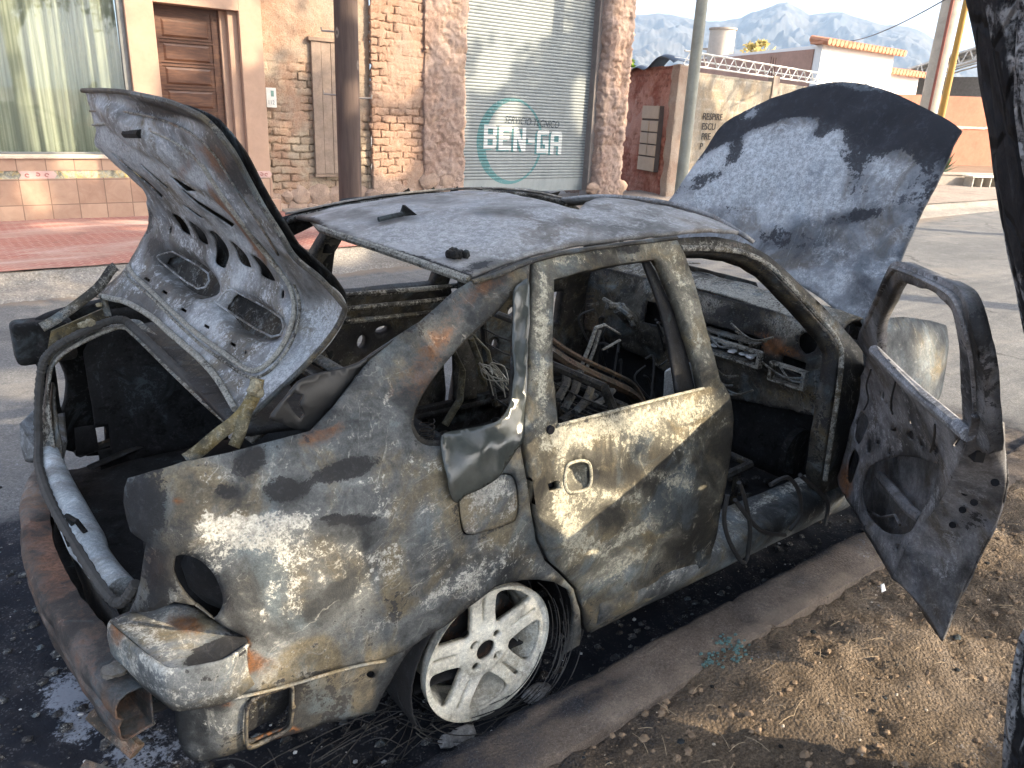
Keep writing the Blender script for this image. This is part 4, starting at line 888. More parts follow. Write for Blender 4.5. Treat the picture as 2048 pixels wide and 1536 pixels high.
def tree(name, label, x, y, h, rad, cz, n, clumps, seed, size=.11, leaf=LM, tr_r=.17):
    rs = np.random.RandomState(seed); t_ = thing(name, label, 'tree', loc=(x, y, 0)); mb = MB()
    mb.tube([(x, y, 0), (x+.05, y, h*.3), (x-.05, y+.05, h*.6), (x, y, cz)], np.array([tr_r*1.2, tr_r, tr_r*.8, tr_r*.4]), 10)
    for k in range(7):
        a = k*.9+rs.rand(); z0 = h*(.45+.06*k); e = np.array([x+math.cos(a)*rad[0]*.75, y+math.sin(a)*rad[1]*.75, cz+(rs.rand()-.3)*rad[2]]); s = np.array([x, y, z0]); mb.tube([s, (s+e)/2+[0, 0, .2], e], np.array([tr_r*.45, tr_r*.3, tr_r*.1]), 7)
    mb.build('trunk', BK, t_); crown('crown', leaves((x, y, cz), rad, n, size, rs, 0, clumps, True), leaf, t_); return t_
# ------------------------------------------------------------------ the burnt car (X forward, rear axle at X=0)
car = thing('burnt_car', 'burnt out ash grey sedan shell with boot and bonnet raised, parked by the kerb', 'car', loc=(.9, 0, 0))
_zs = [-.1, .10, .15, .30, .55, .75, .85, .95, 1.10, 1.26, 1.32]; _ys = [.78, .80, .815, .835, .85, .83, .79, .735, .66, .575, .52]
_zz = np.linspace(-.1, 1.32, 143); _yy = np.interp(_zz, _zs, _ys)
for _ in range(3): _yy = np.convolve(np.r_[[_yy[0]]*5, _yy, [_yy[-1]]*5], np.ones(11)/11, 'valid')
def prof_y(Z): return np.interp(Z, _zz, _yy)
def bodyside(Z, X):
    t = np.clip((-.15-X)/.55, 0, 1.6); return prof_y(Z) - .045*t*t
XR, RR = -.665, .155      # where the tail starts to round, and its radius
XF, RF = 2.25, .62        # the same at the nose
def side(st, sgn=-1, add=0.0):
    u, Z = st[:, 0], st[:, 1]; X = u.copy(); Y = bodyside(Z, np.clip(u, XR, XF)) + add
    a = np.clip((XR-u)/RR, 0, R(78)); ex = np.clip((XR-u)/RR-R(78), 0, None)*RR; rear = u < XR
    X = np.where(rear, XR - RR*np.sin(a) - ex*math.cos(R(78)), X); Y = np.where(rear, Y - RR*(1-np.cos(a)) - ex*math.sin(R(78)), Y)
    b = np.clip((u-XF)/RF, 0, R(80)); fr_ = u > XF
    X = np.where(fr_, XF + RF*np.sin(b), X); Y = np.where(fr_, Y - RF*(1-np.cos(b)), Y)
    return np.c_[X, sgn*Y, Z]
SR = lambda st: side(st, -1); SL = lambda st: side(st, 1)
G0 = (.0, .6)
door_rear_edge = [(1062, 515), (1058, 600), (1053, 700), (1046, 800), (1043, 872), (1048, 905), (1056, 950), (1065, 1020), (1075, 1080), (1094, 1122), (1124, 1149), (1150, 1178), (1162, 1218), (1168, 1262)]

# ---- right rear quarter -----------------------------------------------------------
qp = door_rear_edge[::-1][:]
outline = [(1060, 517), (1020, 526), (985, 541), (950, 557), (912, 580), (875, 612), (841, 642), (812, 660), (785, 677), (743, 716), (711, 758), (668, 812), (622, 861), (577, 873), (520, 888), (457, 905), (366, 923), (300, 943), (256, 956),
           (250, 975), (249, 1005), (253, 1040), (260, 1063), (292, 1085), (286, 1120), (279, 1160), (271, 1200), (256, 1226), (300, 1222), (345, 1207), (390, 1217), (430, 1243), (490, 1273), (497, 1287), (480, 1305), (420, 1325), (338, 1338),
           (338, 1384), (365, 1394), (400, 1399), (445, 1396), (490, 1388), (545, 1375), (600, 1360), (650, 1346), (714, 1328), (770, 1318), (809, 1300), (847, 1275), (886, 1255), (939, 1212), (992, 1175), (1044, 1161), (1076, 1159), (1108, 1164), (1134, 1178), (1145, 1202), (1147, 1237), (1141, 1272), (1131, 1310), (1160, 1290)] + [(u-4, v) for u, v in qp[:-1]]
qwin = cat([(1047, 562), (1014, 601), (980, 632), (947, 662), (912, 698), (870, 750), (838, 800), (823, 843), (829, 870), (846, 888), (880, 892), (960, 885), (1020, 872), (1038, 840), (1040, 780), (1044, 700), (1048, 620)], True, 4)
tail = cat([(352, 1112), (387, 1117), (420, 1142), (440, 1175), (447, 1203), (443, 1222), (427, 1241), (405, 1229), (383, 1214), (362, 1192), (348, 1165), (344, 1140)], True, 3)
qspec = [(288, 1025, 34, 46, 0, 's', .60), (322, 1150, 22, 70, 5, 's', .34), (318, 1120, 20, 40, 0, 'r', .22), (330, 1200, 30, 20, 0, 'a', .25), (470, 1230, 14, 60, -20, 's', .3), (690, 940, 64, 20, -14, 's', 0.58), (500, 925, 36, 24, -50, 's', 0.50), (575, 980, 46, 26, -10, 's', 0.55), (455, 985, 30, 18, 0, 's', .5), (500, 1050, 140, 20, -5, 'a', 0.217), (640, 1035, 150, 14, -2, 'a', 0.279), (480, 1062, 70, 30, 15, 'a', 0.341), (530, 1085, 60, 28, 0, 'a', 0.15), (440, 1100, 40, 50, 30, 'a', 0.248), (690, 1040, 70, 12, 0, 's', 0.58),
         (600, 1150, 60, 90, 20, 'a', 0.112), (780, 1120, 60, 40, -20, 'a', 0.186), (960, 1150, 90, 30, -25, 'a', 0.186), (420, 1040, 25, 80, 20, 'a', 0.217), (300, 1010, 45, 60, 0, 's', 0.248), (280, 1040, 25, 60, 0, 'a', -0.600), (290, 1000, 40, 60, 0, 'a', -0.400), (360, 1005, 12, 6, 0, 'r', 0.800),
         (900, 640, 120, 30, -48, 'r', 0.260), (840, 760, 40, 90, 40, 'r', 0.300), (1000, 560, 60, 20, -30, 'r', 0.250), (640, 870, 60, 18, -20, 'r', 0.350), (480, 1330, 70, 25, -5, 'r', 0.500), (440, 1340, 40, 22, 0, 'r', 0.600), (490, 1290, 12, 25, 10, 'r', 0.600), (360, 1365, 60, 25, 0, 's', 0.186), (700, 1250, 220, 60, -15, 's', 0.120), (980, 1030, 60, 60, 0, 'a', 0.124), (1080, 950, 14, 200, 0, 'r', 0.250), (1100, 1140, 60, 40, 30, 'a', 0.124), (820, 640, 60, 60, 0, 's', 0.150), (470, 900, 120, 16, -15, 'a', 0.174), (330, 940, 90, 14, -15, 'a', 0.124), (560, 1220, 60, 30, -20, 'a', 0.08), (690, 1090, 30, 20, 30, 'a', .2), (845, 1010, 26, 18, 0, 'a', .16), (730, 1180, 34, 16, -30, 'a', .22), (860, 1200, 40, 16, -35, 'a', .2), (420, 1150, 16, 50, 20, 'a', .2), (540, 1180, 10, 50, 15, 'a', .2), (870, 930, 60, 12, 10, 'a', .16), (780, 820, 26, 26, 0, 'a', .16), (930, 700, 50, 20, -48, 'a', .16), (690, 960, 120, 10, -5, 'a', .18), (760, 1250, 50, 14, -30, 'a', .18), (600, 1290, 110, 40, -12, 'a', 0.124), (760, 980, 80, 60, 0, 'a', 0.031), (310, 1190, 30, 90, 5, 's', 0.200), (300, 1150, 30, 60, 0, 'r', 0.200)]
fuelhole = cat([(935, 972), (985, 952), (1020, 947), (1034, 960), (1040, 1000), (1037, 1035), (1024, 1048), (975, 1064), (938, 1072), (925, 1058), (918, 1010), (921, 985)], True, 3)
quarter = panel('quarter_panel', SR, outline, [qwin, tail, fuelhole], MAT['body'], car, G0, .016, .012, (0, .02, .03), qspec,
                relief=[(980, 1010, 70, 70, 0, -.004), (640, 1060, 200, 14, -3, .006), (400, 1185, 62, 70, -25, -.014), (800, 1100, 90, 40, 10, -.006), (600, 1180, 60, 60, 0, .005)], dent=.006, seed=1)
panel('fuel_flap', SR, [(u+(u-980)*-.05, v+(v-1010)*-.05) for u, v in fuelhole], [], MAT['body'], quarter, G0, .012, .006, (.08, -.1, .1), [(985, 970, 40, 30, 0, 'a', .25)], off=-.003, dent=.003)
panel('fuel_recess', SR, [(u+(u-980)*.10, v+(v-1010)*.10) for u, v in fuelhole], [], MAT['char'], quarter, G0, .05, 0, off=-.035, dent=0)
# window rebate of the quarter glass and the drooping melted glass
reb = np.array(qwin); cen = reb.mean(0)
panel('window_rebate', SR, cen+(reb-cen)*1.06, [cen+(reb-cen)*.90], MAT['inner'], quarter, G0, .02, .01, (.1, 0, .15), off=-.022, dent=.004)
melt = cat([(1019, 590), (1034, 570), (1050, 566), (1050, 640), (1045, 760), (1041, 860), (1036, 888), (1022, 905), (1006, 930), (977, 957), (946, 977), (921, 990), (903, 1003), (890, 985), (881, 945), (874, 905), (873, 880), (884, 867), (920, 860), (956, 853), (985, 845), (1004, 828), (1018, 795), (1024, 730), (1022, 650)], True, 4)
panel('melted_quarter_glass', SR, melt, [], MAT['glass_melt'], quarter, G0, .012, .006, off=.022, dent=.018, relief=[(950, 930, 60, 60, 0, .02), (1030, 700, 20, 150, 0, -.01)], seed=4)
# lower skirt below the body seam
skirt = [(338, 1386), (365, 1397), (400, 1402), (445, 1399), (490, 1391), (545, 1378), (600, 1363), (650, 1349), (714, 1331), (770, 1321), (809, 1303), (842, 1281), (830, 1303), (815, 1322), (795, 1354), (767, 1404), (754, 1431), (705, 1445), (651, 1457), (620, 1470), (564, 1484), (486, 1511), (430, 1529), (385, 1537), (366, 1525), (352, 1500), (340, 1450), (334, 1400)]
vent = cat([(502, 1412), (530, 1395), (570, 1380), (582, 1378), (584, 1400), (582, 1440), (574, 1462), (540, 1478), (505, 1492), (497, 1480), (497, 1440)], True, 3)
bolt = ell(747, 1358, 9, 8)
skspec = [(470, 1450, 60, 40, 0, 'a', .22), (400, 1470, 40, 60, 0, 'a', .15), (560, 1478, 50, 14, -15, 'r', .7), (430, 1415, 60, 12, 5, 'r', .45), (420, 1420, 40, 10, 0, 's', .3), (640, 1400, 80, 50, 0, 's', .2), (500, 1440, 12, 60, 5, 'a', .35)]
sk = panel('rear_skirt', SR, skirt, [vent, bolt], MAT['body'], car, G0, .014, .008, (-.06, .10, .0), skspec, off=-.014, dent=.006, seed=2)
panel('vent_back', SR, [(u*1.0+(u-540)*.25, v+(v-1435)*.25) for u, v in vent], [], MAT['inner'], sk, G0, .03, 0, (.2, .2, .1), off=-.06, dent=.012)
vt = np.array(vent); panel('vent_frame', SR, vt.mean(0)+(vt-vt.mean(0))*1.13, [vt], MAT['body'], sk, G0, .010, .008, (.04, .05, .2), off=.0, dent=.004)
seam = MB(); seam.tube(SR(invert(SR, cat([(338, 1385), (365, 1395), (400, 1400), (445, 1398), (490, 1390), (545, 1377), (600, 1362), (650, 1347), (714, 1330), (770, 1320)], False, 5), G0)) + [0, -.004, 0], .0038, 6)
seam.build('body_seam', MAT['body'], car, True, (.10, .05, .15))
# ledge under the tail lamp and its rounded front
zl = .575
led = cat([(224, 1241), (245, 1231), (262, 1226), (300, 1221), (345, 1206), (388, 1216), (428, 1242), (470, 1264), (494, 1276), (490, 1296), (455, 1315), (410, 1327), (365, 1334), (336, 1335), (310, 1318), (280, 1296), (250, 1270), (230, 1253)], True, 3)
LP = np.array([atZ(u, v, zl) for u, v in led]); 
def plane_z(z): return lambda st: np.c_[st[:, 0], st[:, 1], np.full(len(st), z)]
lspec = [(375, 1255, 40, 18, 20, 'r', .45), (440, 1300, 70, 20, -15, 's', .95), (340, 1240, 60, 25, 25, 'a', .12), (300, 1285, 60, 12, 30, 'a', .25), (400, 1245, 60, 30, 0, 'a', -.1)]
panel('lamp_ledge', plane_z(zl), LP[:, :2], [], MAT['body'], quarter, None, .012, .006, (.08, -.05, .1), lspec, px=False, dent=.010, seed=5, relief=[(410, 1265, 50, 25, 10, .012)])
edge = cat([(497, 1287), (455, 1315), (410, 1327), (365, 1334), (336, 1335), (310, 1318), (280, 1296), (250, 1270), (230, 1253), (224, 1241), (245, 1231)], False, 5)
T = np.array([atZ(u, v, zl) for u, v in edge]); V = []; nn = len(T)
for k, (dz, ou) in enumerate([(0, 0), (-.006, .006), (-.03, .010), (-.07, .008), (-.105, -.004)]):
    for p in T:
        o2 = np.array([p[0]+.6, p[1]+.25]); d = np.array([p[0], p[1]])-o2; d /= np.linalg.norm(d); V.append((p[0]+d[0]*ou, p[1]+d[1]*ou, p[2]+dz))
F = [(k*nn+i, k*nn+i+1, (k+1)*nn+i+1, (k+1)*nn+i) for k in range(4) for i in range(nn-1)]
V = np.array(V); o = mesh('ledge_face', V, F, MAT['body'], quarter, True, 60, blobs(proj(V), (.10, -.05, .05), [(240, 1260, 20, 30, 30, 'r', .4), (330, 1335, 60, 14, 20, 'a', .25), (400, 1345, 60, 20, 0, 's', .3)])); solid(o, .008, 0)
# dark lamp bowl behind the tail lamp opening
bw = MB(); c0 = SR(np.array([[-.70, .66]]))[0]; boulder(bw, (c0[0]+.12, c0[1]+.16, .66), (.14, .12, .13), 3, 10); bw.build('lamp_bowl', MAT['char'], quarter, True, (.1, .4, 0))

# ---- rear door (closed) ------------------------------------------------------------
dout = [(u+4, v) for u, v in door_rear_edge] + [(1230, 1235), (1300, 1196), (1360, 1158), (1414, 1120), (1428, 1080), (1440, 1015), (1456, 930), (1463, 870), (1464, 830), (1457, 792), (1446, 772), (1437, 762), (1426, 715), (1412, 655), (1396, 595), (1380, 540), (1362, 500), (1350, 478), (1290, 481), (1200, 492), (1130, 504)]
dwin = [(1105, 560), (1104, 620), (1103, 691), (1105, 760), (1114, 851), (1180, 834), (1250, 816), (1330, 795), (1404, 777), (1394, 730), (1381, 680), (1362, 620), (1343, 575), (1325, 535), (1313, 517), (1260, 524), (1200, 535), (1150, 546)]
handle = cat([(1130, 940), (1134, 928), (1150, 921), (1165, 920), (1176, 926), (1180, 945), (1179, 965), (1172, 976), (1155, 982), (1138, 983), (1130, 975), (1127, 958)], True, 3)
hslot = [(1092, 967), (1108, 960), (1121, 962), (1123, 976), (1110, 981), (1096, 984)]
dspec = [(1290, 830, 200, 22, -14, 'a', 0.240), (1160, 870, 60, 30, -10, 'a', 0.210), (1300, 880, 90, 40, 20, 'a', 0.195), (1400, 850, 50, 40, 0, 'a', 0.180), (1120, 900, 20, 90, 0, 'a', 0.188), (1340, 960, 90, 16, 25, 'a', 0.270), (1230, 990, 80, 14, 10, 'a', 0.255), (1130, 1040, 24, 70, -15, 'a', 0.300), (1180, 1090, 70, 18, 40, 'a', 0.255), (1270, 1060, 90, 12, -30, 'a', 0.225), (1240, 1130, 90, 12, -35, 'a', 0.165),
         (1310, 925, 50, 30, 0, 's', .30), (1420, 920, 40, 80, 10, 'a', -.2), (1200, 930, 25, 40, 0, 'a', -.2), (1240, 960, 50, 26, 0, 'a', -.25), (1210, 1020, 40, 30, 0, 'a', -.25), (1350, 1040, 80, 60, -30, 'a', -.15), (1330, 1130, 120, 22, -30, 's', .25), (1200, 1230, 60, 60, -30, 's', .2), (1080, 700, 14, 160, 0, 'a', 0.225), (1085, 600, 20, 60, 0, 'a', 0.075), (1380, 620, 14, 120, -15, 'a', 0.112), (1200, 505, 130, 12, -8, 'a', 0.135), (1190, 950, 10, 10, 0, 's', .7), (1250, 500, 30, 8, 0, 's', .5), (1155, 1000, 60, 30, 0, 'a', 0.150)]
rd = panel('rear_door', SR, dout, [dwin, hslot, handle], MAT['door'], car, (.6, .6), .015, .03, (0, -.04, -.03), dspec, off=.004, dent=.007, seed=6,
           relief=[(1155, 951, 40, 44, 0, -.004), (1190, 947, 8, 9, 0, -.008), (1280, 1000, 170, 60, -20, .004), (1100, 858, 5, 6, 0, -.012)])
hc = np.array(handle); panel('handle_cup', SR, hc.mean(0)+(hc-hc.mean(0))*1.12, [], MAT['door'], rd, G0, .006, .004, (.05, -.1, -.1), [(1155, 950, 20, 20, 0, 'a', .12)], off=-.006, dent=.001, relief=[(1154, 952, 21, 25, 0, -.026)])
hp = MB(); hp.tube(SR(invert(SR, np.r_[hc, hc[:2]], G0))+[0, -.005, 0], .0045, 6); hp.build('handle_rim', MAT['door'], rd, True, (.28, -.1, 0))
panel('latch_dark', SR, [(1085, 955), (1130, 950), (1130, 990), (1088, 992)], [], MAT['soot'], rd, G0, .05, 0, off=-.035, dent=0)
dw = np.array(dwin)
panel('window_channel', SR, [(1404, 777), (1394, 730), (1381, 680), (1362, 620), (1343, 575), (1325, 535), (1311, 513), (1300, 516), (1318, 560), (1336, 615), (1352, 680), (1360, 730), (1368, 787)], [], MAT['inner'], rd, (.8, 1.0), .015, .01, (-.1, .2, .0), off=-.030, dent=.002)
for k, (off_, shift) in enumerate(((.0015, 0), )):
    rb_ = MB(); rb_.tube(SR(invert(SR, [(1114, 852), (1180, 835), (1250, 817), (1330, 796), (1404, 778)], (.6, .8)))+[0, -.006, .004], .005, 6); rb_.build('belt_flange', MAT['door'], rd, True, (.3, 0, 0))
for u, v in ((1098, 858),):
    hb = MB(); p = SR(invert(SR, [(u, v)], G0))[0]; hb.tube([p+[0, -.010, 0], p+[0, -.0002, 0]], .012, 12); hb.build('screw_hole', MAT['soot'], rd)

# ---- roof, rails, pillars --------------------------------------------------------------
def roofS(st):
    X, Y = st[:, 0], st[:, 1]; return np.c_[X, Y, 1.362 - .066*((X-.85)/.79)**2 - .20*Y*Y]
rout = [(592, 433), (645, 452), (700, 470), (750, 486), (800, 503), (870, 527), (930, 549), (950, 548), (985, 535), (1025, 519), (1062, 506), (1110, 495), (1180, 484), (1260, 474), (1345, 465), (1420, 459), (1478, 462), (1445, 443), (1392, 426), (1330, 411), (1265, 400), (1205, 395), (1172, 403), (1158, 417), (1130, 411), (1090, 402), (1040, 392), (985, 383), (930, 380), (850, 385), (760, 393), (700, 401), (640, 415)]
rspec = [(700, 480, 120, 10, 18, 's', .35), (840, 520, 110, 9, 18, 's', .4), (620, 440, 40, 10, 18, 's', .45), (900, 470, 140, 30, 5, 'a', .22), (1000, 450, 120, 18, -5, 'a', .18), (1100, 430, 120, 16, 0, 'a', .14), (1000, 425, 60, 12, 5, 'a', -.4), (940, 462, 30, 10, 0, 'a', -.45), (700, 430, 50, 10, 0, 'a', -.45), (780, 440, 60, 9, 0, 'a', -.4), (880, 400, 80, 8, 0, 'a', -.35), (1120, 445, 60, 9, 0, 's', .32), (1200, 440, 80, 12, 10, 'a', .12), (800, 480, 70, 14, 15, 'a', .12), (1300, 460, 60, 7, 0, 's', .25), (960, 530, 40, 12, -15, 's', .5)]
roof = panel('roof', roofS, rout, [], MAT['roof'], car, (.6, 0), .02, .012, (.10, -.14, -.12), rspec, dent=.006, seed=8)
# gutter strips
gt = MB(); gt.tube(roofS(invert(roofS, [(938, 556), (985, 542), (1025, 525), (1062, 512), (1110, 500), (1180, 489), (1260, 479), (1345, 469)], (.6, -.5)))+[0, -.015, -.008], .012, 8, .6); gt.build('roof_gutter', MAT['inner'], roof, True, (.05, .1, 0))
g2 = MB(); g2.tube(roofS(invert(roofS, [(592, 431), (645, 451), (700, 469), (750, 485), (800, 502), (870, 526), (940, 551)], (.05, 0)))+[-.004, 0, -.012], .012, 8); g2.build('rear_header', MAT['inner'], roof, True, (.35, .05, 0))
# screw-like fin and rod lying on the roof
pb = roofS(invert(roofS, [(812, 432)], (.3, .1)))[0]; fin = MB(); fin.add([pb+[-.02, .01, 0], pb+[.035, -.02, 0], pb+[.02, .012, .0], pb+[-.012, 0, .035], pb+[.0, .004, .033]], [(0, 1, 3), (1, 4, 3), (1, 2, 4), (2, 0, 3, 4)])
fin.build('aerial_fin', MAT['char'], roof, False)
rod = MB(); rod.tube(roofS(invert(roofS, [(757, 447), (782, 441), (805, 436)], (.3, .1)))+[0, 0, .012], .008, 6); rod.build('aerial_rod', MAT['char'], roof)
cl = MB(); pb = roofS(invert(roofS, [(915, 512)], (.2, -.4)))[0]
for k in range(9): boulder(cl, pb+np.array([random.uniform(-.03, .03), random.uniform(-.03, .03), .008]), (.012, .012, .012), k*3.1, 5)
tag(cl.build('ash_clump', MAT['char']), 'small lump of black charred debris on the rear edge of the roof', 'debris')
def strip3(pts, wd, nrm, name, mat, parent, th=.02, burn=(0, 0, 0)):
    P = np.array(pts, float); T_ = np.gradient(P, axis=0); N_ = np.array(nrm, float); s = np.cross(T_, N_); s /= np.linalg.norm(s, axis=1)[:, None]; wd = np.ones(len(P))*wd
    V = np.r_[P-s*wd[:, None]/2, P+s*wd[:, None]/2]; n = len(P); F = [(i, i+1, n+i+1, n+i) for i in range(n-1)]
    o = mesh(name, V, F, mat, parent, True, 60, np.ones((2*n, 3))*np.array(burn)); solid(o, th, 0); return o
def spl(pts, n=8): return cat(pts, False, n)
# left roof rail, dark strip with a ragged inner edge
lr = spl([(.03, .575, 1.218), (.35, .578, 1.265), (.76, .575, 1.290), (1.1, .56, 1.280), (1.33, .535, 1.24)])
strip3(lr, .040, (0, .5, .85), 'roof_rail', MAT['char'], car, .014, (.25, -.2, 0))
strip3(lr+[0, .012, .022], .03, (0, .2, 1), 'roof_rail_flange', MAT['roof'], car, .008, (.1, 0, 0))
rs = np.random.RandomState(9)
# windscreen header and pillars (right and left)
hdr = spl([(1.33, .53, 1.247), (1.36, .3, 1.285), (1.37, 0, 1.30), (1.34, -.3, 1.285), (1.27, -.53, 1.245)]); strip3(hdr, .06, (.5, 0, .85), 'windscreen_header', MAT['roof'], car, .014, (.2, 0, 0))
ap = [(1352, 474), (1400, 470), (1440, 470), (1478, 476), (1510, 487), (1545, 507), (1580, 537), (1612, 568), (1645, 600), (1685, 641), (1722, 683), (1735, 700), (1738, 740), (1730, 800), (1722, 860), (1716, 920), (1712, 985), (1690, 990), (1650, 1003), (1648, 960), (1660, 880), (1672, 800), (1680, 740), (1682, 700), (1668, 672), (1640, 640), (1610, 607), (1575, 570), (1545, 540), (1515, 520), (1480, 506), (1440, 501), (1400, 500), (1365, 500)]
panel('door_pillar', SR, ap, [], MAT['inner'], car, (1.5, 1.0), .018, .06, (.06, 0, .05), [(1450, 485, 90, 12, 0, 'a', .15), (1600, 580, 120, 10, 42, 'a', .12), (1690, 760, 14, 80, 0, 's', .2), (1700, 900, 20, 90, 0, 's', .35), (1500, 490, 60, 8, 10, 'r', .2)], off=-.02, dent=.003)
fl = MB(); fl.tube(SR(invert(SR, [(1362, 497), (1400, 496), (1440, 498), (1480, 503), (1515, 517), (1545, 537), (1575, 567), (1610, 604), (1640, 637), (1668, 668), (1684, 700), (1682, 740), (1674, 800), (1662, 880), (1650, 960)], (1.5, 1.0)))+[0, .0, 0], .010, 8); fl.build('door_seal_flange', MAT['inner'], car, True, (.2, 0, 0))
# sill
def sillS(st): return np.c_[st[:, 0], -.80-.035*np.sin(st[:, 1]*np.pi)*1.0-.0*st[:, 1]+.12*np.clip(st[:, 1]-.62, 0, 1)/.38, .13+.14*np.clip(st[:, 1], 0, .7)/.7+.02*np.clip(st[:, 1]-.6, 0, 1)]
X_, T_ = np.meshgrid(np.arange(.38, 1.86, .02), np.linspace(0, 1, 16)); Pp = sillS(np.c_[X_.ravel(), T_.ravel()]); Pp[:, 1] += wobble(Pp, .004, 6); nx = X_.shape[1]
o = mesh('sill', Pp, [(j*nx+i, j*nx+i+1, (j+1)*nx+i+1, (j+1)*nx+i) for j in range(15) for i in range(nx-1)], MAT['body'], car, True, 60, blobs(proj(Pp), (0, .05, 0), [(1560, 985, 130, 14, -30, 'a', .28), (1380, 1130, 160, 14, -33, 'a', .12)])); solid(o, .02)

Pl = Pp*[1, -1, 1]; o = mesh('sill', Pl, [(j*nx+i, (j+1)*nx+i, (j+1)*nx+i+1, j*nx+i+1) for j in range(15) for i in range(nx-1)], MAT['char'], car, True, 60, np.ones((len(Pl), 3))*np.array((0, .1, 0))); solid(o, .02)
b = MB(); b.box(-.3, 1.86, .70, .735, .06, .30); b.build('inner_sill', MAT['char'], car, False, (0, .1, 0))
# ---- boot lid -------------------------------------------------------------------------
Lr = np.array([(-.62, .53, 1.02), (-.50, .52, 1.14), (-.45, .51, 1.255), (-.515, .50, 1.385), (-.59, .50, 1.485), (-.605, .50, 1.56), (-.60, .50, 1.635)])
Rr = np.array([(-.51, -.51, .94), (-.39, -.55, 1.06), (-.295, -.57, 1.17), (-.345, -.56, 1.25), (-.41, -.55, 1.325), (-.455, -.53, 1.43), (-.505, -.50, 1.525)])
kk = np.linspace(0, 1, 7); t_f = np.linspace(-.15, 1.15, 131)
def _interp(A):
    out = []
    for i in range(3):
        v = np.interp(t_f, kk, A[:, i]); v[t_f < 0] = A[0, i]+(t_f[t_f < 0])*(A[1, i]-A[0, i])/kk[1]; v[t_f > 1] = A[-1, i]+(t_f[t_f > 1]-1)*(A[-1, i]-A[-2, i])/kk[1]
        for _ in range(2): v = np.r_[v[:4], np.convolve(v, np.ones(9)/9, 'valid'), v[-4:]]
        out.append(v)
    return np.array(out).T
Lf, Rf = _interp(Lr), _interp(Rr)
def lidS(st):
    s, t = st[:, :1], st[:, 1]
    a = np.stack([np.interp(t, t_f, Lf[:, i]) for i in range(3)], 1); b = np.stack([np.interp(t, t_f, Rf[:, i]) for i in range(3)], 1)
    p = a + (b-a)*s; bow = 4*s[:, 0]*(1-s[:, 0]); p[:, 0] -= .03*bow*np.clip(t-.5, 0, 1); p[:, 2] += .02*bow*np.clip(t-.6, 0, 1); return p
lid_out = [(193, 590), (207, 574), (225, 560), (241, 545), (256, 528), (263, 513), (280, 482), (292, 462), (297, 440), (296, 418), (291, 398), (280, 380), (262, 365), (245, 350), (225, 335), (205, 315), (191, 296), (188, 280), (192, 262), (187, 245), (180, 215), (174, 196), (165, 180), (205, 179), (250, 183), (300, 193), (345, 205), (385, 222), (412, 238), (440, 268), (468, 306), (476, 320), (490, 346), (505, 375), (525, 410), (544, 440), (560, 466), (575, 491), (590, 514), (612, 532), (640, 556), (665, 581), (682, 604), (689, 622), (680, 642), (665, 668), (640, 700), (615, 726), (590, 752), (560, 779), (535, 802), (505, 828), (490, 824), (470, 818), (452, 786), (431, 753), (400, 718), (370, 692), (340, 666), (301, 632), (254, 605), (227, 598)]
arcs = [cat(a, True, 4) for a in ([(344, 430), (357, 433), (372, 449), (381, 470), (364, 463), (356, 449)], [(379, 444), (392, 450), (410, 467), (417, 489), (400, 481), (393, 468)], [(419, 464), (430, 464), (449, 486), (458, 508), (455, 525), (449, 536), (431, 525), (433, 505), (430, 483)], [(460, 485), (470, 488), (492, 510), (501, 529), (500, 535), (480, 525), (470, 503)], [(504, 512), (516, 517), (537, 537), (549, 556), (548, 562), (523, 551), (518, 536)])]
rects = [[(346, 505), (413, 546), (394, 575), (321, 521), (326, 510)], [(464, 581), (558, 635), (540, 670), (440, 609), (440, 601), (450, 587)]]
slots = [[(221, 303), (227, 305), (325, 391), (322, 397)], [(279, 328), (284, 329), (337, 376), (333, 378)], [(361, 378), (368, 380), (462, 455), (458, 460)], [(361, 408), (374, 413), (411, 438), (399, 436)], [(338, 352), (352, 358), (388, 386), (372, 383)],
         [(426, 548), (430, 553), (396, 595), (391, 592)]]
sq = [[(u-4, v-5), (u+6, v+1), (u+4, v+6), (u-6, v)] for u, v in ((294, 558), (330, 584), (367, 619), (413, 652), (466, 688))]
ov = [ell(341, 460, 2.2, 7), ell(566, 588, 3, 9), ell(491, 704, 2, 4)]
lspec = [(345, 220, 110, 14, 18, 's', .35), (300, 225, 60, 18, 10, 's', .45), (430, 320, 60, 30, 45, 'r', .35), (340, 270, 60, 10, 25, 'r', .25), (460, 430, 90, 12, 52, 'r', .62), (510, 500, 60, 8, 50, 'r', .5), (370, 340, 18, 30, 20, 'r', .42), (400, 355, 25, 20, 0, 'a', .45), (250, 300, 60, 25, 30, 'a', .25), (420, 240, 60, 14, 35, 's', .25), (480, 360, 30, 60, -35, 's', .28), (540, 480, 20, 70, -35, 's', .12), (430, 300, 90, 40, 48, 'r', .12), (500, 430, 120, 30, 52, 'r', .14), (400, 230, 80, 14, 32, 's', .3), (470, 340, 60, 24, 52, 's', .22), (560, 520, 60, 20, 50, 's', .16),
         (312, 500, 26, 36, -20, 's', .50), (300, 440, 12, 30, 0, 's', .3), (280, 600, 50, 14, 30, 's', .2), (400, 560, 60, 30, 36, 's', .12), (520, 650, 60, 16, 32, 's', .18), (480, 640, 80, 12, 35, 'r', .15), (350, 590, 50, 14, 38, 's', .12), (420, 690, 100, 14, 42, 's', .25), (640, 640, 40, 60, -40, 'a', .22), (570, 740, 50, 40, -40, 'a', .25), (620, 580, 40, 40, 0, 'a', -.2), (360, 470, 80, 14, 38, 'a', .05), (400, 640, 120, 10, 38, 'a', .12), (640, 560, 40, 30, 40, 's', .15)]
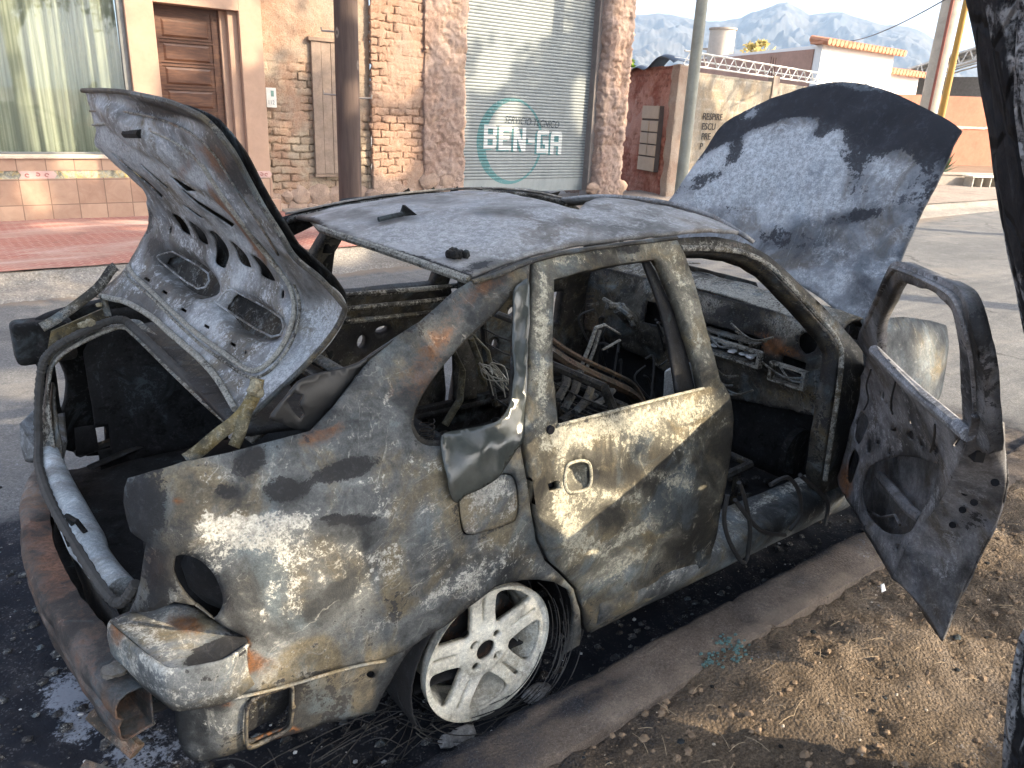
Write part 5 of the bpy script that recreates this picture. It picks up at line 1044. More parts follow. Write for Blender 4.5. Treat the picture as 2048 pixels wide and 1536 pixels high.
lrel = [(375, 545, 62, 32, 36, -.055), (495, 628, 66, 34, 33, -.055), (270, 265, 90, 22, 38, .022), (450, 440, 130, 12, 43, -.012), (255, 360, 90, 8, 42, -.010), (620, 660, 40, 90, 40, -.018), (300, 225, 120, 14, 17, -.015)]
lid = panel('boot_lid', lidS, lid_out, arcs+rects+slots+sq+ov, MAT['lid'], car, (.5, .4), .011, .004, (.08, -.12, -.10), lspec, relief=lrel, dent=.003, seed=11)
lc = np.array(lid_out); ctr = lc.mean(0)
panel('outer_skin', lidS, ctr+(lc-ctr)*.93, [], MAT['char'], lid, (.5, .4), .02, .004, (.10, -.1, 0), [(380, 545, 40, 30, 36, 'a', .10), (500, 630, 50, 30, 36, 'a', .10)], off=-.034, dent=.002)
def rib(name, pts, r, parent, S, guess, mat, burn=(0, 0, 0), lift=.002, n=5):
    c = cat(pts, False, n); P = S(invert(S, c, guess)); v = CAM-P; v /= np.linalg.norm(v, axis=1)[:, None]; b = MB(); b.tube(P+v*lift, r, 7); return b.build(name, mat, parent, True, burn)
rib('inner_rib', [(257, 532), (268, 550), (300, 580), (350, 628), (400, 672), (450, 708), (490, 737), (515, 740), (543, 720), (570, 682), (584, 645), (589, 610), (580, 572), (560, 543), (535, 512), (510, 480), (480, 440), (450, 400), (425, 360), (405, 330)], .007, lid, lidS, (.5, .4), MAT['inner'], (.40, -.1, .1))
rib('inner_rib', [(250, 545), (262, 562), (300, 592), (350, 642), (400, 688), (450, 724), (492, 752), (522, 752), (550, 730), (580, 690), (596, 645), (598, 600), (588, 568)], .004, lid, lidS, (.5, .4), MAT['inner'], (.3, .1, .1))
rib('edge_hem', [(193, 590), (227, 598), (254, 605), (301, 632), (340, 666), (370, 692), (400, 718), (431, 753), (452, 786), (470, 818)], .009, lid, lidS, (.5, .2), MAT['inner'], (.35, 0, 0))
rib('edge_hem', [(165, 181), (205, 181), (250, 185), (300, 195), (345, 207), (385, 224), (412, 240), (440, 270), (468, 308), (490, 348), (525, 412), (560, 467), (590, 515), (640, 557), (682, 604), (689, 622), (665, 668), (615, 726), (560, 779), (505, 828)], .007, lid, lidS, (.5, .7), MAT['inner'], (.1, .1, .1))
rib('flange_line', [(186, 250), (230, 247), (280, 256), (330, 274), (372, 300), (402, 330), (430, 366), (455, 402), (490, 450)], .004, lid, lidS, (.5, .85), MAT['inner'], (.45, -.1, .2), .004)
rib('flange_line', [(180, 222), (230, 222), (290, 231), (345, 248), (390, 272), (425, 305), (452, 345), (480, 390), (520, 450), (556, 510)], .003, lid, lidS, (.5, .9), MAT['inner'], (.25, .0, .25), .003)
for L in rects:
    c = np.array(L); rib('opening_lip', [tuple(c.mean(0)+(p-c.mean(0))*1.06) for p in np.r_[c, c[:1]]], .0028, lid, lidS, (.5, .3), MAT['lid'], (.12, .0, -.1), n=3)
# lock hardware
P0 = lidS(invert(lidS, [(265, 268)], (.5, .9)))[0]; vdir = (CAM-P0)/np.linalg.norm(CAM-P0)
e1 = lidS(invert(lidS, [(285, 268)], (.5, .9)))[0]-P0; e1 /= np.linalg.norm(e1)
lk = MB(); P0 = P0+vdir*.04; lk.tube([P0-e1*.035, P0+e1*.085], .018, 8, .7); lk.tube([P0-e1*.065+[0, 0, .009], P0+[0, 0, .009]], .006, 6); lk.tube([P0-e1*.065-[0, 0, .008], P0-[0, 0, .008]], .006, 6); lk.build('lock', MAT['char'], lid, True, (.1, .1, 0))

# ---- rear aperture -------------------------------------------------------------------------
seal3 = spl([(-.80, -.53, .60), (-.83, -.50, .545), (-.85, -.42, .535), (-.875, -.15, .545), (-.89, .1, .55), (-.885, .35, .55), (-.865, .50, .565), (-.845, .555, .66), (-.82, .56, .78), (-.79, .555, .84), (-.72, .545, .885), (-.62, .53, .925), (-.575, .50, .935), (-.56, .45, .925), (-.55, .30, .915), (-.54, 0, .905), (-.525, -.3, .895), (-.50, -.48, .885)], 14)
b = MB(); rad = .013*(1+.10*np.sign(np.sin(np.arange(len(seal3))*2.6))); b.tube(seal3, rad, 8); b.build('boot_seal', MAT['seal'], car)
strip3(seal3[40:]+[.02, 0, -.018], .055, (-.4, 0, .9), 'boot_flange', MAT['inner'], car, .006, (.25, .05, .15))
strip3(seal3[:110]+[.035, 0, -.03], .07, (-.5, 0, .8), 'boot_flange', MAT['inner'], car, .006, (.15, .1, .1))
# hinge shelf panel between the seal and the rear window
def shelfS(st): return np.c_[st[:, 0], st[:, 1], .915+.03*(st[:, 0]+.5)]
panel('parcel_shelf', shelfS, [(-.545, -.52), (-.545, .5), (-.22, .56), (-.22, -.60)], [[(-.34, -.38), (-.34, -.20), (-.28, -.20), (-.28, -.38)], [(-.34, .18), (-.34, .36), (-.28, .36), (-.28, .18)]], MAT['inner'], car, None, .04, .02, (.1, .15, .0), px=False)
sb_ = MB(); sb_.tube([(-.235, .56, .945), (-.20, -.62, .945)], .022, 8, .5); sb_.tube([(-.30, .55, .935), (-.27, -.6, .935)], .01, 6); sb_.build('shelf_rail', MAT['inner'], car, True, (.2, .1, 0))
# drooping black plastic behind the right pillar
def clothS(st):
    s, t = st[:, 0], st[:, 1]; a = np.array([(-.235, -.615, 1.055), (-.31, -.62, 1.0), (-.39, -.61, .965), (-.47, -.60, .935), (-.53, -.56, .915)]); c_ = np.array([(-.23, -.665, 1.09), (-.31, -.69, 1.06), (-.395, -.70, .985), (-.47, -.70, .955), (-.52, -.68, .945)])
    k = np.linspace(0, 1, 5); A_ = np.stack([np.interp(s, k, a[:, i]) for i in range(3)], 1); B_ = np.stack([np.interp(s, k, c_[:, i]) for i in range(3)], 1); p = A_+(B_-A_)*t[:, None]; p[:, 2] -= .03*np.sin(t*np.pi); return p
cp = cat([(785, 676), (743, 714), (711, 756), (668, 810), (622, 860), (590, 858), (560, 845), (540, 838), (555, 812), (575, 790), (598, 765), (630, 752), (690, 738), (720, 725), (750, 700)], True, 3)
def flapS(st): return np.c_[st[:, 0], -.665+.12*np.clip(.98-st[:, 1], -.1, .12)*0+.05*(st[:, 0]+.35), st[:, 1]]
panel('melted_window_trim', flapS, cp, [[(572, 800), (590, 786), (608, 790), (598, 806), (608, 828), (600, 838), (585, 822)]], MAT['plastic'], car, (-.35, 1.0), .014, .006, dent=.014, seed=13, off=0)
# hinges
def hinge(pts, wd, name='boot_hinge', mt='ochre'):
    o = strip3(spl(pts, 6), wd, (-.5, -.8, .3), name, MAT[mt], car, .005, (.15, .05, .1)); return o
hr = [atY(u, v, -.57) for u, v in ((515, 757), (508, 790), (490, 822), (468, 845), (435, 870), (400, 900), (372, 920))]; hinge(hr, .03)
hr2 = [atY(u, v, -.585) for u, v in ((500, 800), (488, 840), (478, 870), (468, 893))]; hinge(hr2, .026)
kn_ = MB(); 
for (u, v, r) in ((512, 770, .014), (518, 785, .012), (507, 780, .013)): boulder(kn_, atY(u, v, -.575), (r, r, r), u*.3, 6)
kn_.build('hinge_lump', MAT['ochre'], car, True, (.4, -.1, .1))
hl = [atY(u, v, .53) for u, v in ((83, 655), (110, 640), (150, 612), (185, 585), (205, 565), (222, 540), (232, 533))]; hinge(hl, .03, 'boot_hinge', 'inner')
hl2 = [atY(u, v, .50) for u, v in ((205, 590), (212, 615), (216, 632))]; hinge(hl2, .02, 'boot_hinge', 'inner')
ob_ = MB(); 
for (u, v, r) in ((180, 645, .012), (165, 650, .011), (198, 610, .008)): boulder(ob_, atY(u, v, .5), (r*1.3, r, r), u*.7, 6)
ob_.build('hinge_lump', MAT['ochre'], car, True, (.35, 0, .1))
lb_ = MB(); lb_.add([(-.80, .60, .80), (-.77, .60, .90), (-.62, .565, .965), (-.60, .565, .93), (-.70, .585, .86), (-.78, .60, .78)], [(0, 1, 4, 5), (1, 2, 3, 4)]); solid(lb_.build('gutter_bracket', MAT['ochre'], car, False, (.1, .1, .1)), .012)

# left quarter, mirrored shape with openings
def uvL(P): return P
Ltail = invert(SL, [(112, 711), (120, 720), (129, 736), (135, 756), (136, 783), (133, 805), (127, 822), (124, 822), (121, 812), (117, 783), (114, 760), (109, 728)], (-.75, .65))
oR = invert(SR, outline, G0); 
Lq = [(.24, 1.262), (.08, 1.232), (-.02, 1.205), (-.13, 1.15), (-.21, 1.12), (-.28, 1.09), (-.33, 1.05), (-.45, .965), (-.62, .945), (-.72, .935), (-.80, .925), (-.84, .90), (-.85, .79), (-.83, .75), (-.83, .45), (-.70, .36), (-.38, .30), (-.35, .40), (-.2, .46), (0, .49), (.2, .46), (.33, .33), (.36, .16), (.42, .30), (.36, .50), (.30, .62), (.28, .8), (.26, 1.0)]
Lwin = [(.20, 1.20), (.10, 1.165), (.0, 1.115), (-.10, 1.04), (-.17, .97), (-.19, .92), (-.15, .89), (.0, .885), (.17, .90), (.19, 1.0), (.205, 1.1)]
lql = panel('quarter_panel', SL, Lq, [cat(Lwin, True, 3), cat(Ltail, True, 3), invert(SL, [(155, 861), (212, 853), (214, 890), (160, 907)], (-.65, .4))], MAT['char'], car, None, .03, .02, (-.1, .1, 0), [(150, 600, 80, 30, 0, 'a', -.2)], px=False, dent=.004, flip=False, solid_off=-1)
# left rear door, closed; left front door, closed: inner faces are what shows
def leftdoor(name, ol, holes, spec):
    return panel(name, SL, ol, holes, MAT['inner'], car, None, .022, .05, (.05, .05, .0), spec, px=False, dent=.004, solid_off=-1, off=.0)
rdR = invert(SR, dout, (.6, .6)); wnR = invert(SR, dwin, (.6, .9))
hol = [ell(.45+.1*k, .62+.05*math.sin(k*2), .025+.012*(k % 2), .02+.015*((k+1) % 2)) for k in range(5)]
ld1 = leftdoor('rear_door', rdR, [wnR]+hol[:4], [(690, 620, 70, 40, -8, 'a', .05), (720, 680, 120, 30, 0, 's', .2)])
fd = [(.93, .22), (.98, .45), (1.04, .70), (1.03, .85), (.98, .87), (.92, 1.08), (.83, 1.27), (1.10, 1.285), (1.30, 1.26), (1.45, 1.20), (1.66, 1.06), (1.86, .92), (1.89, .80), (1.89, .5), (1.84, .22)]
fw = [(1.02, .90), (.97, 1.05), (.89, 1.23), (1.08, 1.245), (1.27, 1.215), (1.42, 1.155), (1.60, 1.03), (1.72, .935)]
ld2 = leftdoor('front_door', fd, [fw, ell(1.30, .66, .035, .03), ell(1.45, .55, .02, .02), ell(1.2, .5, .025, .03), [(1.42, .56), (1.62, .56), (1.62, .74), (1.42, .74)], ell(1.15, .74, .015, .02)], [(1150, 600, 60, 80, 0, 'r', .15)])
b = MB()
for y0, z0 in ((.745, .86), (.75, .80), (.765, .74)): b.tube([(.33, y0, z0+.01), (.66, y0+.0, z0), (1.0, y0, z0-.005)], .012, 6)
b.build('door_rib', MAT['inner'], ld1, True, (.15, 0, .1))
strip3(spl([(.92, .70, .30), (.93, .735, .6), (.93, .70, .88), (.87, .62, 1.1), (.80, .53, 1.27)]), .12, (0, 1, 0), 'centre_pillar', MAT['inner'], car, .03, (.1, .1, .05))
strip3(spl([(1.33, .535, 1.24), (1.5, .575, 1.15), (1.7, .63, 1.02), (1.92, .69, .88)]), .05, (0, .9, .4), 'windscreen_pillar', MAT['inner'], car, .03, (.2, .1, 0))
strip3(spl([(1.86, .70, .25), (1.88, .73, .5), (1.90, .71, .86)]), .14, (0, 1, 0), 'hinge_pillar', MAT['inner'], car, .03, (.1, .1, .05))

lh = MB(); lh.box(-.875, -.70, .615, .715, .785, .925, None); bevel(lh.build('tail_lamp_housing', MAT['char'], car, True, (.0, .1, 0)), .02, 3); lh = MB(); lh.tube([(-.80, .64, .785), (-.80, .64, .755)], .018, 10); lh.build('lamp_socket', MAT['char'], car, True, (.1, 0, 0))
# ---- boot interior ------------------------------------------------------------------------
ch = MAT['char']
def quad(name, V, mat, parent=None, burn=(0, 0, 0), th=.006, n=10):
    V = np.array(V, float); P = []; 
    for i in np.linspace(0, 1, n):
        for j in np.linspace(0, 1, n): P.append((V[0]*(1-j)+V[1]*j)*(1-i)+(V[3]*(1-j)+V[2]*j)*i)
    P = np.array(P); P += (np.random.rand(*P.shape)-.5)*.008
    o = mesh(name, P, [(i*n+j, i*n+j+1, (i+1)*n+j+1, (i+1)*n+j) for i in range(n-1) for j in range(n-1)], mat, parent or car, True, 50, np.ones((len(P), 3))*np.array(burn)); solid(o, th, 0); return o
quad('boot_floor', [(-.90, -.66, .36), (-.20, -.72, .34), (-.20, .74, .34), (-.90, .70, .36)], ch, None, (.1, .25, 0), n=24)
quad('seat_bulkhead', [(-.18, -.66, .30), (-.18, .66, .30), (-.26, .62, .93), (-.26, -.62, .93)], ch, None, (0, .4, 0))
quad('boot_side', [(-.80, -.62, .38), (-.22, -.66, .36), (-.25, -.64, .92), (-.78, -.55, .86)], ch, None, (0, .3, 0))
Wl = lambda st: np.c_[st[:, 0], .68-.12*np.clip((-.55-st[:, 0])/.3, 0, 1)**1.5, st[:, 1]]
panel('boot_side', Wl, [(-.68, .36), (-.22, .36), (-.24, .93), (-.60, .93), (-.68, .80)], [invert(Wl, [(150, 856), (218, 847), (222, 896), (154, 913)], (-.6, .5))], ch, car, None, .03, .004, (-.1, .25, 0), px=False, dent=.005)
bx = MB(); bx.box(-.62, -.25, -.2, .25, .345, .40); bevel(bx.build('spare_wheel_cover', ch, car, True, (.1, .2, 0)), .02)
rl_ = MB(); rl_.tube([atZ(u, v, .42) for u, v in ((155, 908), (240, 878), (300, 855), (345, 815))], .025, 6, .5); rl_.tube([atZ(u, v, .40) for u, v in ((180, 935), (250, 905), (330, 870))], .018, 6, .5); rl_.build('floor_rail', MAT['inner'], car, True, (-.1, .2, 0))
# rear cross panel with the pale tube
cy_ = MB(); pts = np.array([atZ(u, v, .52) for u, v in ((98, 888), (105, 930), (120, 975), (142, 1022), (168, 1075), (190, 1115), (215, 1150), (243, 1182))]); cy_.tube(spl([tuple(p) for p in pts], 4), np.interp(np.linspace(0, 1, 29), [0, .1, .35, .62, .68, .74, 1], [.022, .034, .042, .046, .038, .036, .036]), 16)
tube_ = cy_.build('pale_cross_tube', MAT['cyl'], car, True, (.05, .03, -.2))
stk = MB(); p = atZ(170, 1058, .55); stk.tube([p+[-.02, .03, 0], p+[-.035, 0, .05], p+[-.02, -.04, .05], p+[0, -.04, .0]], .007, 6); stk.box(p[0]-.05, p[0]+.03, p[1]-.05, p[1]+.04, p[2]-.012, p[2]-.002); stk.build('striker', ch, car, False)
cs = lambda st: np.c_[-.865+.05*np.clip(np.abs(st[:, 0])-.1, 0, 1)**2*2, st[:, 0], st[:, 1]]
panel('rear_cross_panel', cs, [(-.62, .30), (-.62, .50), (-.3, .53), (.1, .535), (.45, .54), (.60, .55), (.62, .30)], [], MAT['inner'], car, None, .025, .01, (.05, .15, .05), px=False, off=.0, dent=.006)
# bumper beam
beam = spl([(-.835, .46, .46), (-.895, .32, .455), (-.935, .04, .45), (-.935, -.22, .445), (-.915, -.42, .44), (-.890, -.58, .43), (-.855, -.71, .415)], 16); nb = len(beam); Tn = np.gradient(beam, axis=0); Tn /= np.linalg.norm(Tn, axis=1)[:, None]; Nn = np.c_[-Tn[:, 1], Tn[:, 0], 0*Tn[:, 0]]; Nn *= np.sign(-Nn[:, :1])
sec = [(.020, .056), (.036, .050), (.044, .036), (.044, .012), (.034, .0), (.044, -.012), (.042, -.044), (.030, -.056), (-.030, -.056), (-.034, .050)]; V = []
for i in range(nb):
    for a, b in sec: V.append(beam[i]+Nn[i]*a+np.array([0, 0, b]))
V = np.array(V); V += wobble(V, .010, 4)[:, None]*np.array([.6, .2, .6]) + wobble(V, .004, 15, 3)[:, None]*np.array([.5, .2, .5]); ns = len(sec); F = [(i*ns+j, i*ns+(j+1) % ns, (i+1)*ns+(j+1) % ns, (i+1)*ns+j) for i in range(nb-1) for j in range(ns)]
bb = mesh('bumper_beam', V, F, MAT['rusty'], car, True, 35, blobs(proj(V), (-.1, -.05, .05), [(90, 1090, 30, 60, -20, 'r', .35), (120, 1150, 30, 40, 0, 'r', .3), (65, 985, 30, 40, 0, 'a', .25), (250, 1350, 60, 30, 45, 's', .15), (190, 1290, 40, 30, 0, 'r', .1)])); solid(bb, .004)
fo = MB(); p = atZ(232, 1338, .49); boulder(fo, p, (.03, .025, .012), 8.8, 8); tag(fo.build('foil_scrap', MAT['lid'], None, True, (.1, 0, 0)), 'crumpled pale foil scrap stuck on the rusty bumper beam', 'scrap')
be = lambda s: [(-.80*1.0, .0, 0)]
lend = MB(); P_ = np.array([atZ(u, v, z) for u, v, z in ((40, 850, .57), (62, 820, .58), (82, 815, .58), (84, 875, .56), (80, 915, .48), (48, 925, .44), (38, 890, .5))]); lend.add(np.r_[P_, P_+[.07, 0, -.03]], [(0, 1, 2, 3, 4, 5, 6), (13, 12, 11, 10, 9, 8, 7)]+[(i, 7+i, 7+(i+1) % 7, (i+1) % 7) for i in range(7)])
bevel(lend.build('bumper_bracket', MAT['lid'], car, True, (.1, .1, -.1)), .008)
b = MB(); b.tube([(-.98, -.70, .31), (-.90, -.76, .27), (-.85, -.79, .20)], .03, 8, .5); b.tube([(-.93, -.60, .36), (-.87, -.70, .30)], .02, 8); b.build('beam_stay', MAT['inner'], car, True, (.15, 0, .3))

# ---- wheel ------------------------------------------------------------------------------------
def wheel(cx, cyy, cz, sgn, rot=0.0, label=None):
    W_ = thing('wheel', None, None); W_.parent = car; W_.matrix_parent_inverse = Matrix.Translation(-Vector(car.location))
    del_ = [k for k in W_.keys()]
    def tr(P):
        P = np.array(P, float); return np.c_[cx+P[:, 0], cyy+sgn*P[:, 2], cz+P[:, 1]]   # local: x, z (up), outboard
    # barrel (lathe)
    pr = [(.208, .012), (.207, .002), (.200, .0), (.192, -.006), (.186, -.03), (.178, -.06), (.172, -.10), (.176, -.14), (.20, -.155), (.207, -.16), (.207, -.165), (.185, -.15), (.165, -.10), (.168, -.06)]
    n = 72; V = []; th = np.linspace(0, 2*np.pi, n, endpoint=False)
    for r, d in pr:
        for a in th: V.append((r*math.cos(a), r*math.sin(a), d))
    F = [(k*n+i, k*n+(i+1) % n, (k+1)*n+(i+1) % n, (k+1)*n+i) for k in range(len(pr)-1) for i in range(n)]
    rim = mesh('rim', tr(V), F, MAT['alloy'], W_, True, 40, np.ones((len(V), 3))*np.array((.05, 0, -.2)))
    # face: one pierced disc, five twin spokes
    t_ = np.linspace(0, 2*np.pi, 90, endpoint=False); ol = np.c_[.199*np.cos(t_), .199*np.sin(t_)]; holes = []
    for k in range(5):
        a0 = R(rot)+k*2*np.pi/5; am = a0+R(36)
        w_ = [(.090, -.15), (.086, 0), (.090, .15), (.125, .32), (.165, .385), (.181, .37), (.187, .27), (.188, 0), (.187, -.27), (.181, -.37), (.165, -.385), (.125, -.32)]
        holes.append(cat([(r*math.cos(am+d), r*math.sin(am+d)) for r, d in w_], True, 3))
        holes.append(np.array([(r*math.cos(a0)-y*math.sin(a0), r*math.sin(a0)+y*math.cos(a0)) for r, y in ((.098, -.0035), (.178, -.0065), (.182, 0), (.178, .0065), (.098, .0035), (.094, 0))]))
    lug = [ell(.053*math.cos(R(45+90*k+rot)), .053*math.sin(R(45+90*k+rot)), .0145, .0145, 0, 16) for k in range(4)]+[ell(0, 0, .030, .030, 0, 24)]
    Wd, Fd = fill([ol]+holes+lug, .0075); rr = np.hypot(Wd[:, 0], Wd[:, 1]); dp = np.interp(rr, [0, .03, .04, .07, .085, .12, .17, .19, .2], [-.012, -.012, -.008, -.008, -.016, -.013, -.008, -.004, -.001])
    fc = mesh('spoked_face', tr(np.c_[Wd, dp]), Fd, MAT['alloy'], rim, True, 40, np.ones((len(Wd), 3))*np.array((.05, .0, -.2))); solid(fc, .020, -1 if sgn < 0 else 1)
    sl_ = MB()
    for k in range(5):
        a0 = R(rot)+k*2*np.pi/5; V = [(r*math.cos(a0)-y*math.sin(a0), r*math.sin(a0)+y*math.cos(a0), -.026) for r, y in ((.09, -.012), (.186, -.014), (.186, .014), (.09, .012))]; sl_.add(tr(V), [(0, 1, 2, 3)])
    sl_.build('slot_floor', MAT['alloy'], rim, True, (-.1, .1, -.1))['kind'] = 'stuff'
    dk = MB(); dk.tube(tr([(0, 0, -.03), (0, 0, -.045)]), .07, 24); dk.tube(tr([(0, 0, -.075), (0, 0, -.09)]), .150, 32); dk.build('brake_disc', MAT['char'], W_, True, (-.05, .05, .22))
    cp_ = MB(); cp_.tube(tr([(0, 0, -.034), (0, 0, -.05)]), .075, 24); cp_.build('hub', MAT['char'], W_, True, (.1, .1, -.1))
    return W_
wheel(0.0, -.787, .222, -1, 95)
wheel(0.0, .775, .222, 1, 20)
# wheel well
wwl = MB(); t_ = np.linspace(-.35, np.pi+.35, 24); V = []
for y in (-.80, -.55): V += [(.05+.30*math.cos(a), y, .20+.29*math.sin(a)) for a in t_]
n = len(t_); wwl.add(V, [(i, i+1, n+i+1, n+i) for i in range(n-1)]); wwl.add([(-.3, -.54, -.02), (.4, -.54, -.02), (.4, -.54, .52), (-.3, -.54, .52)], [(0, 1, 2, 3)]); solid(wwl.build('wheel_well', ch, car, True, (0, .4, 0)), .006)

# ---- bonnet --------------------------------------------------------------------------------------
def hoodS(st):
    y, b = st[:, 0], st[:, 1]; yy = np.clip(np.abs(y)/.7, 0, 1.3); bul = .085*(1-yy**2)
    return np.c_[1.965+.09*(1-yy**2)+.447*b-.89*bul*.5*np.clip(b*2, 0, 1), y, .835+.04*(1-yy**2)+.894*b+.447*bul*.5*np.clip(b*2, 0, 1)]
hood_out = [(1731, 672), (1742, 648), (1780, 566), (1820, 478), (1865, 380), (1905, 292), (1922, 266), (1921, 259), (1900, 243), (1870, 226), (1845, 213), (1815, 198), (1780, 182), (1740, 170), (1700, 166), (1675, 166), (1640, 170), (1600, 178), (1560, 190), (1520, 206), (1480, 226), (1450, 244), (1425, 275), (1395, 320), (1360, 372), (1330, 410), (1310, 452), (1340, 490), (1400, 502), (1480, 520), (1560, 548), (1640, 596), (1700, 645)]
hspec = [(1560, 300, 150, 50, -18, 'a', .30), (1640, 420, 160, 40, 0, 'a', .14), (1450, 350, 70, 60, -30, 'a', .25), (1700, 215, 190, 34, 6, 's', .85), (1560, 225, 110, 16, -22, 's', .6), (1440, 270, 60, 20, -45, 's', .65), (1800, 250, 110, 40, 20, 's', .75), (1870, 290, 50, 60, 20, 's', .35), (1740, 270, 60, 30, 20, 's', .45), (1470, 298, 18, 40, 20, 's', .50), (1640, 262, 34, 14, -30, 's', .40), (1400, 365, 60, 18, -30, 's', .40), (1730, 300, 70, 36, 0, 's', .30), (1715, 365, 34, 60, 0, 's', .34), (1700, 435, 60, 14, -12, 's', .42), (1500, 470, 120, 26, 10, 's', .16), (1780, 430, 50, 50, 0, 's', .2), (1460, 400, 90, 22, -15, 's', .18), (1590, 480, 90, 40, 0, 's', .22), (1480, 425, 70, 14, 0, 's', .2), (1840, 380, 40, 60, 0, 's', .22),
         (1620, 330, 160, 60, -10, 'a', .30), (1500, 330, 90, 50, -25, 'a', .34), (1430, 380, 80, 40, -20, 'a', .28), (1760, 330, 60, 30, 0, 'a', .25), (1700, 400, 120, 30, 0, 'a', .14), (1560, 420, 90, 20, -5, 'a', .22), (1640, 560, 90, 60, 30, 'a', .10), (1690, 195, 90, 12, 5, 'r', .35), (1830, 250, 30, 30, 0, 'r', .32), (1640, 190, 60, 14, -10, 'r', .3)]
hood = panel('bonnet', hoodS, cat(hood_out, True, 2), [], MAT['hood'], car, (0, .5), .02, .012, (.06, -.08, -.22), hspec, dent=.012, seed=15)
# nose and front wing
fr_o = [(1.80, .22), (1.80, .93), (1.9, .925), (2.1, .905), (2.3, .87), (2.5, .82), (2.7, .78), (2.95, .74), (3.05, .60), (3.05, .35), (2.86, .26), (2.80, .40), (2.68, .50), (2.5, .53), (2.32, .50), (2.20, .40), (2.14, .2)]
def wingS(st):
    p = side(st, -1); top = np.clip((p[:, 2]-(.86-.12*np.clip(st[:, 0]-1.9, 0, 2)))/.10, 0, 1); p[:, 1] += .05*top**2; return p
panel('front_wing', wingS, fr_o, [], MAT['body'], car, None, .02, .012, (-.05, .02, .0), [(1850, 700, 50, 60, 0, 'a', .05)], px=False, dent=.004)
wingL = lambda st: wingS(st)*[1, -1, 1]
panel('front_wing', wingL, fr_o, [], MAT['char'], car, None, .03, .012, px=False, dent=.004)
quad('wing_top', [(1.85, .79, .925), (2.45, .74, .845), (2.45, .60, .86), (1.9, .64, .90)], MAT['body'], None, (.1, 0, 0), .006)
quad('engine_bay', [(1.95, -.66, .62), (2.75, -.55, .58), (2.75, .55, .58), (1.95, .66, .62)], ch, None, (0, .2, 0))
b = MB(); b.box(2.1, 2.6, -.25, .3, .5, .74); bevel(b.build('engine_block', ch, car, True, (.1, .1, .1)), .03)
quad('nose_panel', [(2.84, -.48, .3), (2.84, .48, .3), (2.82, .48, .70), (2.82, -.48, .70)], ch, None, (0, .1, 0))
# ---- scuttle, dashboard and cabin -------------------------------------------------------------
def cowlS(st): 
    y = st[:, 0]; t = st[:, 1]; return np.c_[1.99-.30*t+.07*(1-(y/.7)**2), y, .86+.02*(1-(y/.7)**2)+.055*np.sin(t*np.pi*.9)-.0*t]
panel('scuttle', cowlS, [(-.68, 0), (.68, 0), (.68, 1.0), (.3, 1.02), (0, 1.0), (-.3, 1.02), (-.68, 1.0)], [[(.1, .5), (.22, .5), (.22, .6), (.1, .6)]], MAT['inner'], car, None, .022, .012, (.18, .05, .05), [(1500, 600, 120, 20, 15, 'a', .15), (1440, 580, 60, 10, 15, 'a', .15)], px=False, dent=.012, seed=21)
def dashS(st):
    y, t = st[:, 0], st[:, 1]; return np.c_[1.69-.05*np.sin(t*2.2)+.03*t+.04*(1-(y/.7)**2), y, .895-.42*t]
dho = [[(-.36, .30), (-.06, .30), (-.06, .50), (-.36, .50)], [(-.60, .38), (-.48, .38), (-.48, .52), (-.60, .52)], ell(-.14, .72, .03, .06), ell(-.58, .20, .04, .10), [(.05, .25), (.3, .25), (.3, .5), (.05, .5)]]
dash = panel('dashboard', dashS, [(-.69, 0), (.69, 0), (.69, .8), (.3, .95), (.0, 1.1), (-.35, 1.0), (-.69, .85)], dho, MAT['inner'], car, None, .016, .012, (.12, .10, .16), [(1540, 690, 60, 20, 20, 'r', .35), (1620, 640, 60, 30, 20, 'a', .3), (1450, 620, 200, 20, 18, 'a', .2), (1480, 640, 60, 30, 15, 's', .2)], px=False, dent=.024, seed=22)
rs_d = np.random.RandomState(5); dk = MB(); y0 = -.36
dk.box(1.645, 1.665, -.38, -.05, .665, .68)
for k in (0, 1, 3, 4): dk.box(1.66, 1.72, -.345+.055*k, -.333+.055*k, .69, .745)
dk.box(1.66, 1.72, -.36, -.07, .745, .752)
dk.build('radio_bay', MAT['inner'], dash, False, (.2, .1, .1))
b = MB()
for (y, z, w_, h_) in ((-.22, .72, .36, .012), (-.22, .66, .36, .010), (-.54, .70, .15, .01), (-.54, .63, .15, .01)): b.box(1.635, 1.665, y-w_/2, y+w_/2, z, z+h_)
for (y, z0, z1) in ((-.40, .66, .73), (-.04, .66, .73), (-.615, .63, .71), (-.465, .63, .71)): b.box(1.636, 1.664, y-.008, y+.008, z0+.0005, z1)
b.build('vent_frame', MAT['inner'], dash, False, (.25, .0, .1))
b = MB()
for k in range(12):
    y = rs_d.uniform(-.62, .1); z = rs_d.uniform(.50, .86); a = rs_d.uniform(-.1, .1); L = rs_d.uniform(.06, .2); b.tube(spl([(1.63, y, z), (1.615, y+L*.4, z-.02+a*.2), (1.635, y+L, z+a*.4)], 4), .005, 5)
b.build('melted_cable', MAT['inner'], dash, True, (.2, .1, .1))['kind'] = 'stuff'
ash_ = MB(); 
for k in range(26): boulder(ash_, (1.665+random.uniform(-.005, .05), random.uniform(-.36, -.12), .688+random.uniform(0, .014)), (.016, .018, .007), k*2.3, 5)
tag(ash_.build('white_ash', plain('white_ash', (.72, .74, .76), .9, .1, 30)), 'small heap of white ash inside the broken dashboard opening', 'ash')
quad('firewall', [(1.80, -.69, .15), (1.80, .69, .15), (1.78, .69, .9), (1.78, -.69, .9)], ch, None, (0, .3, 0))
quad('cabin_floor', [(-.2, -.74, .15), (1.82, -.74, .15), (1.82, .74, .15), (-.2, .74, .15)], ch, None, (.02, .30, 0), n=40)
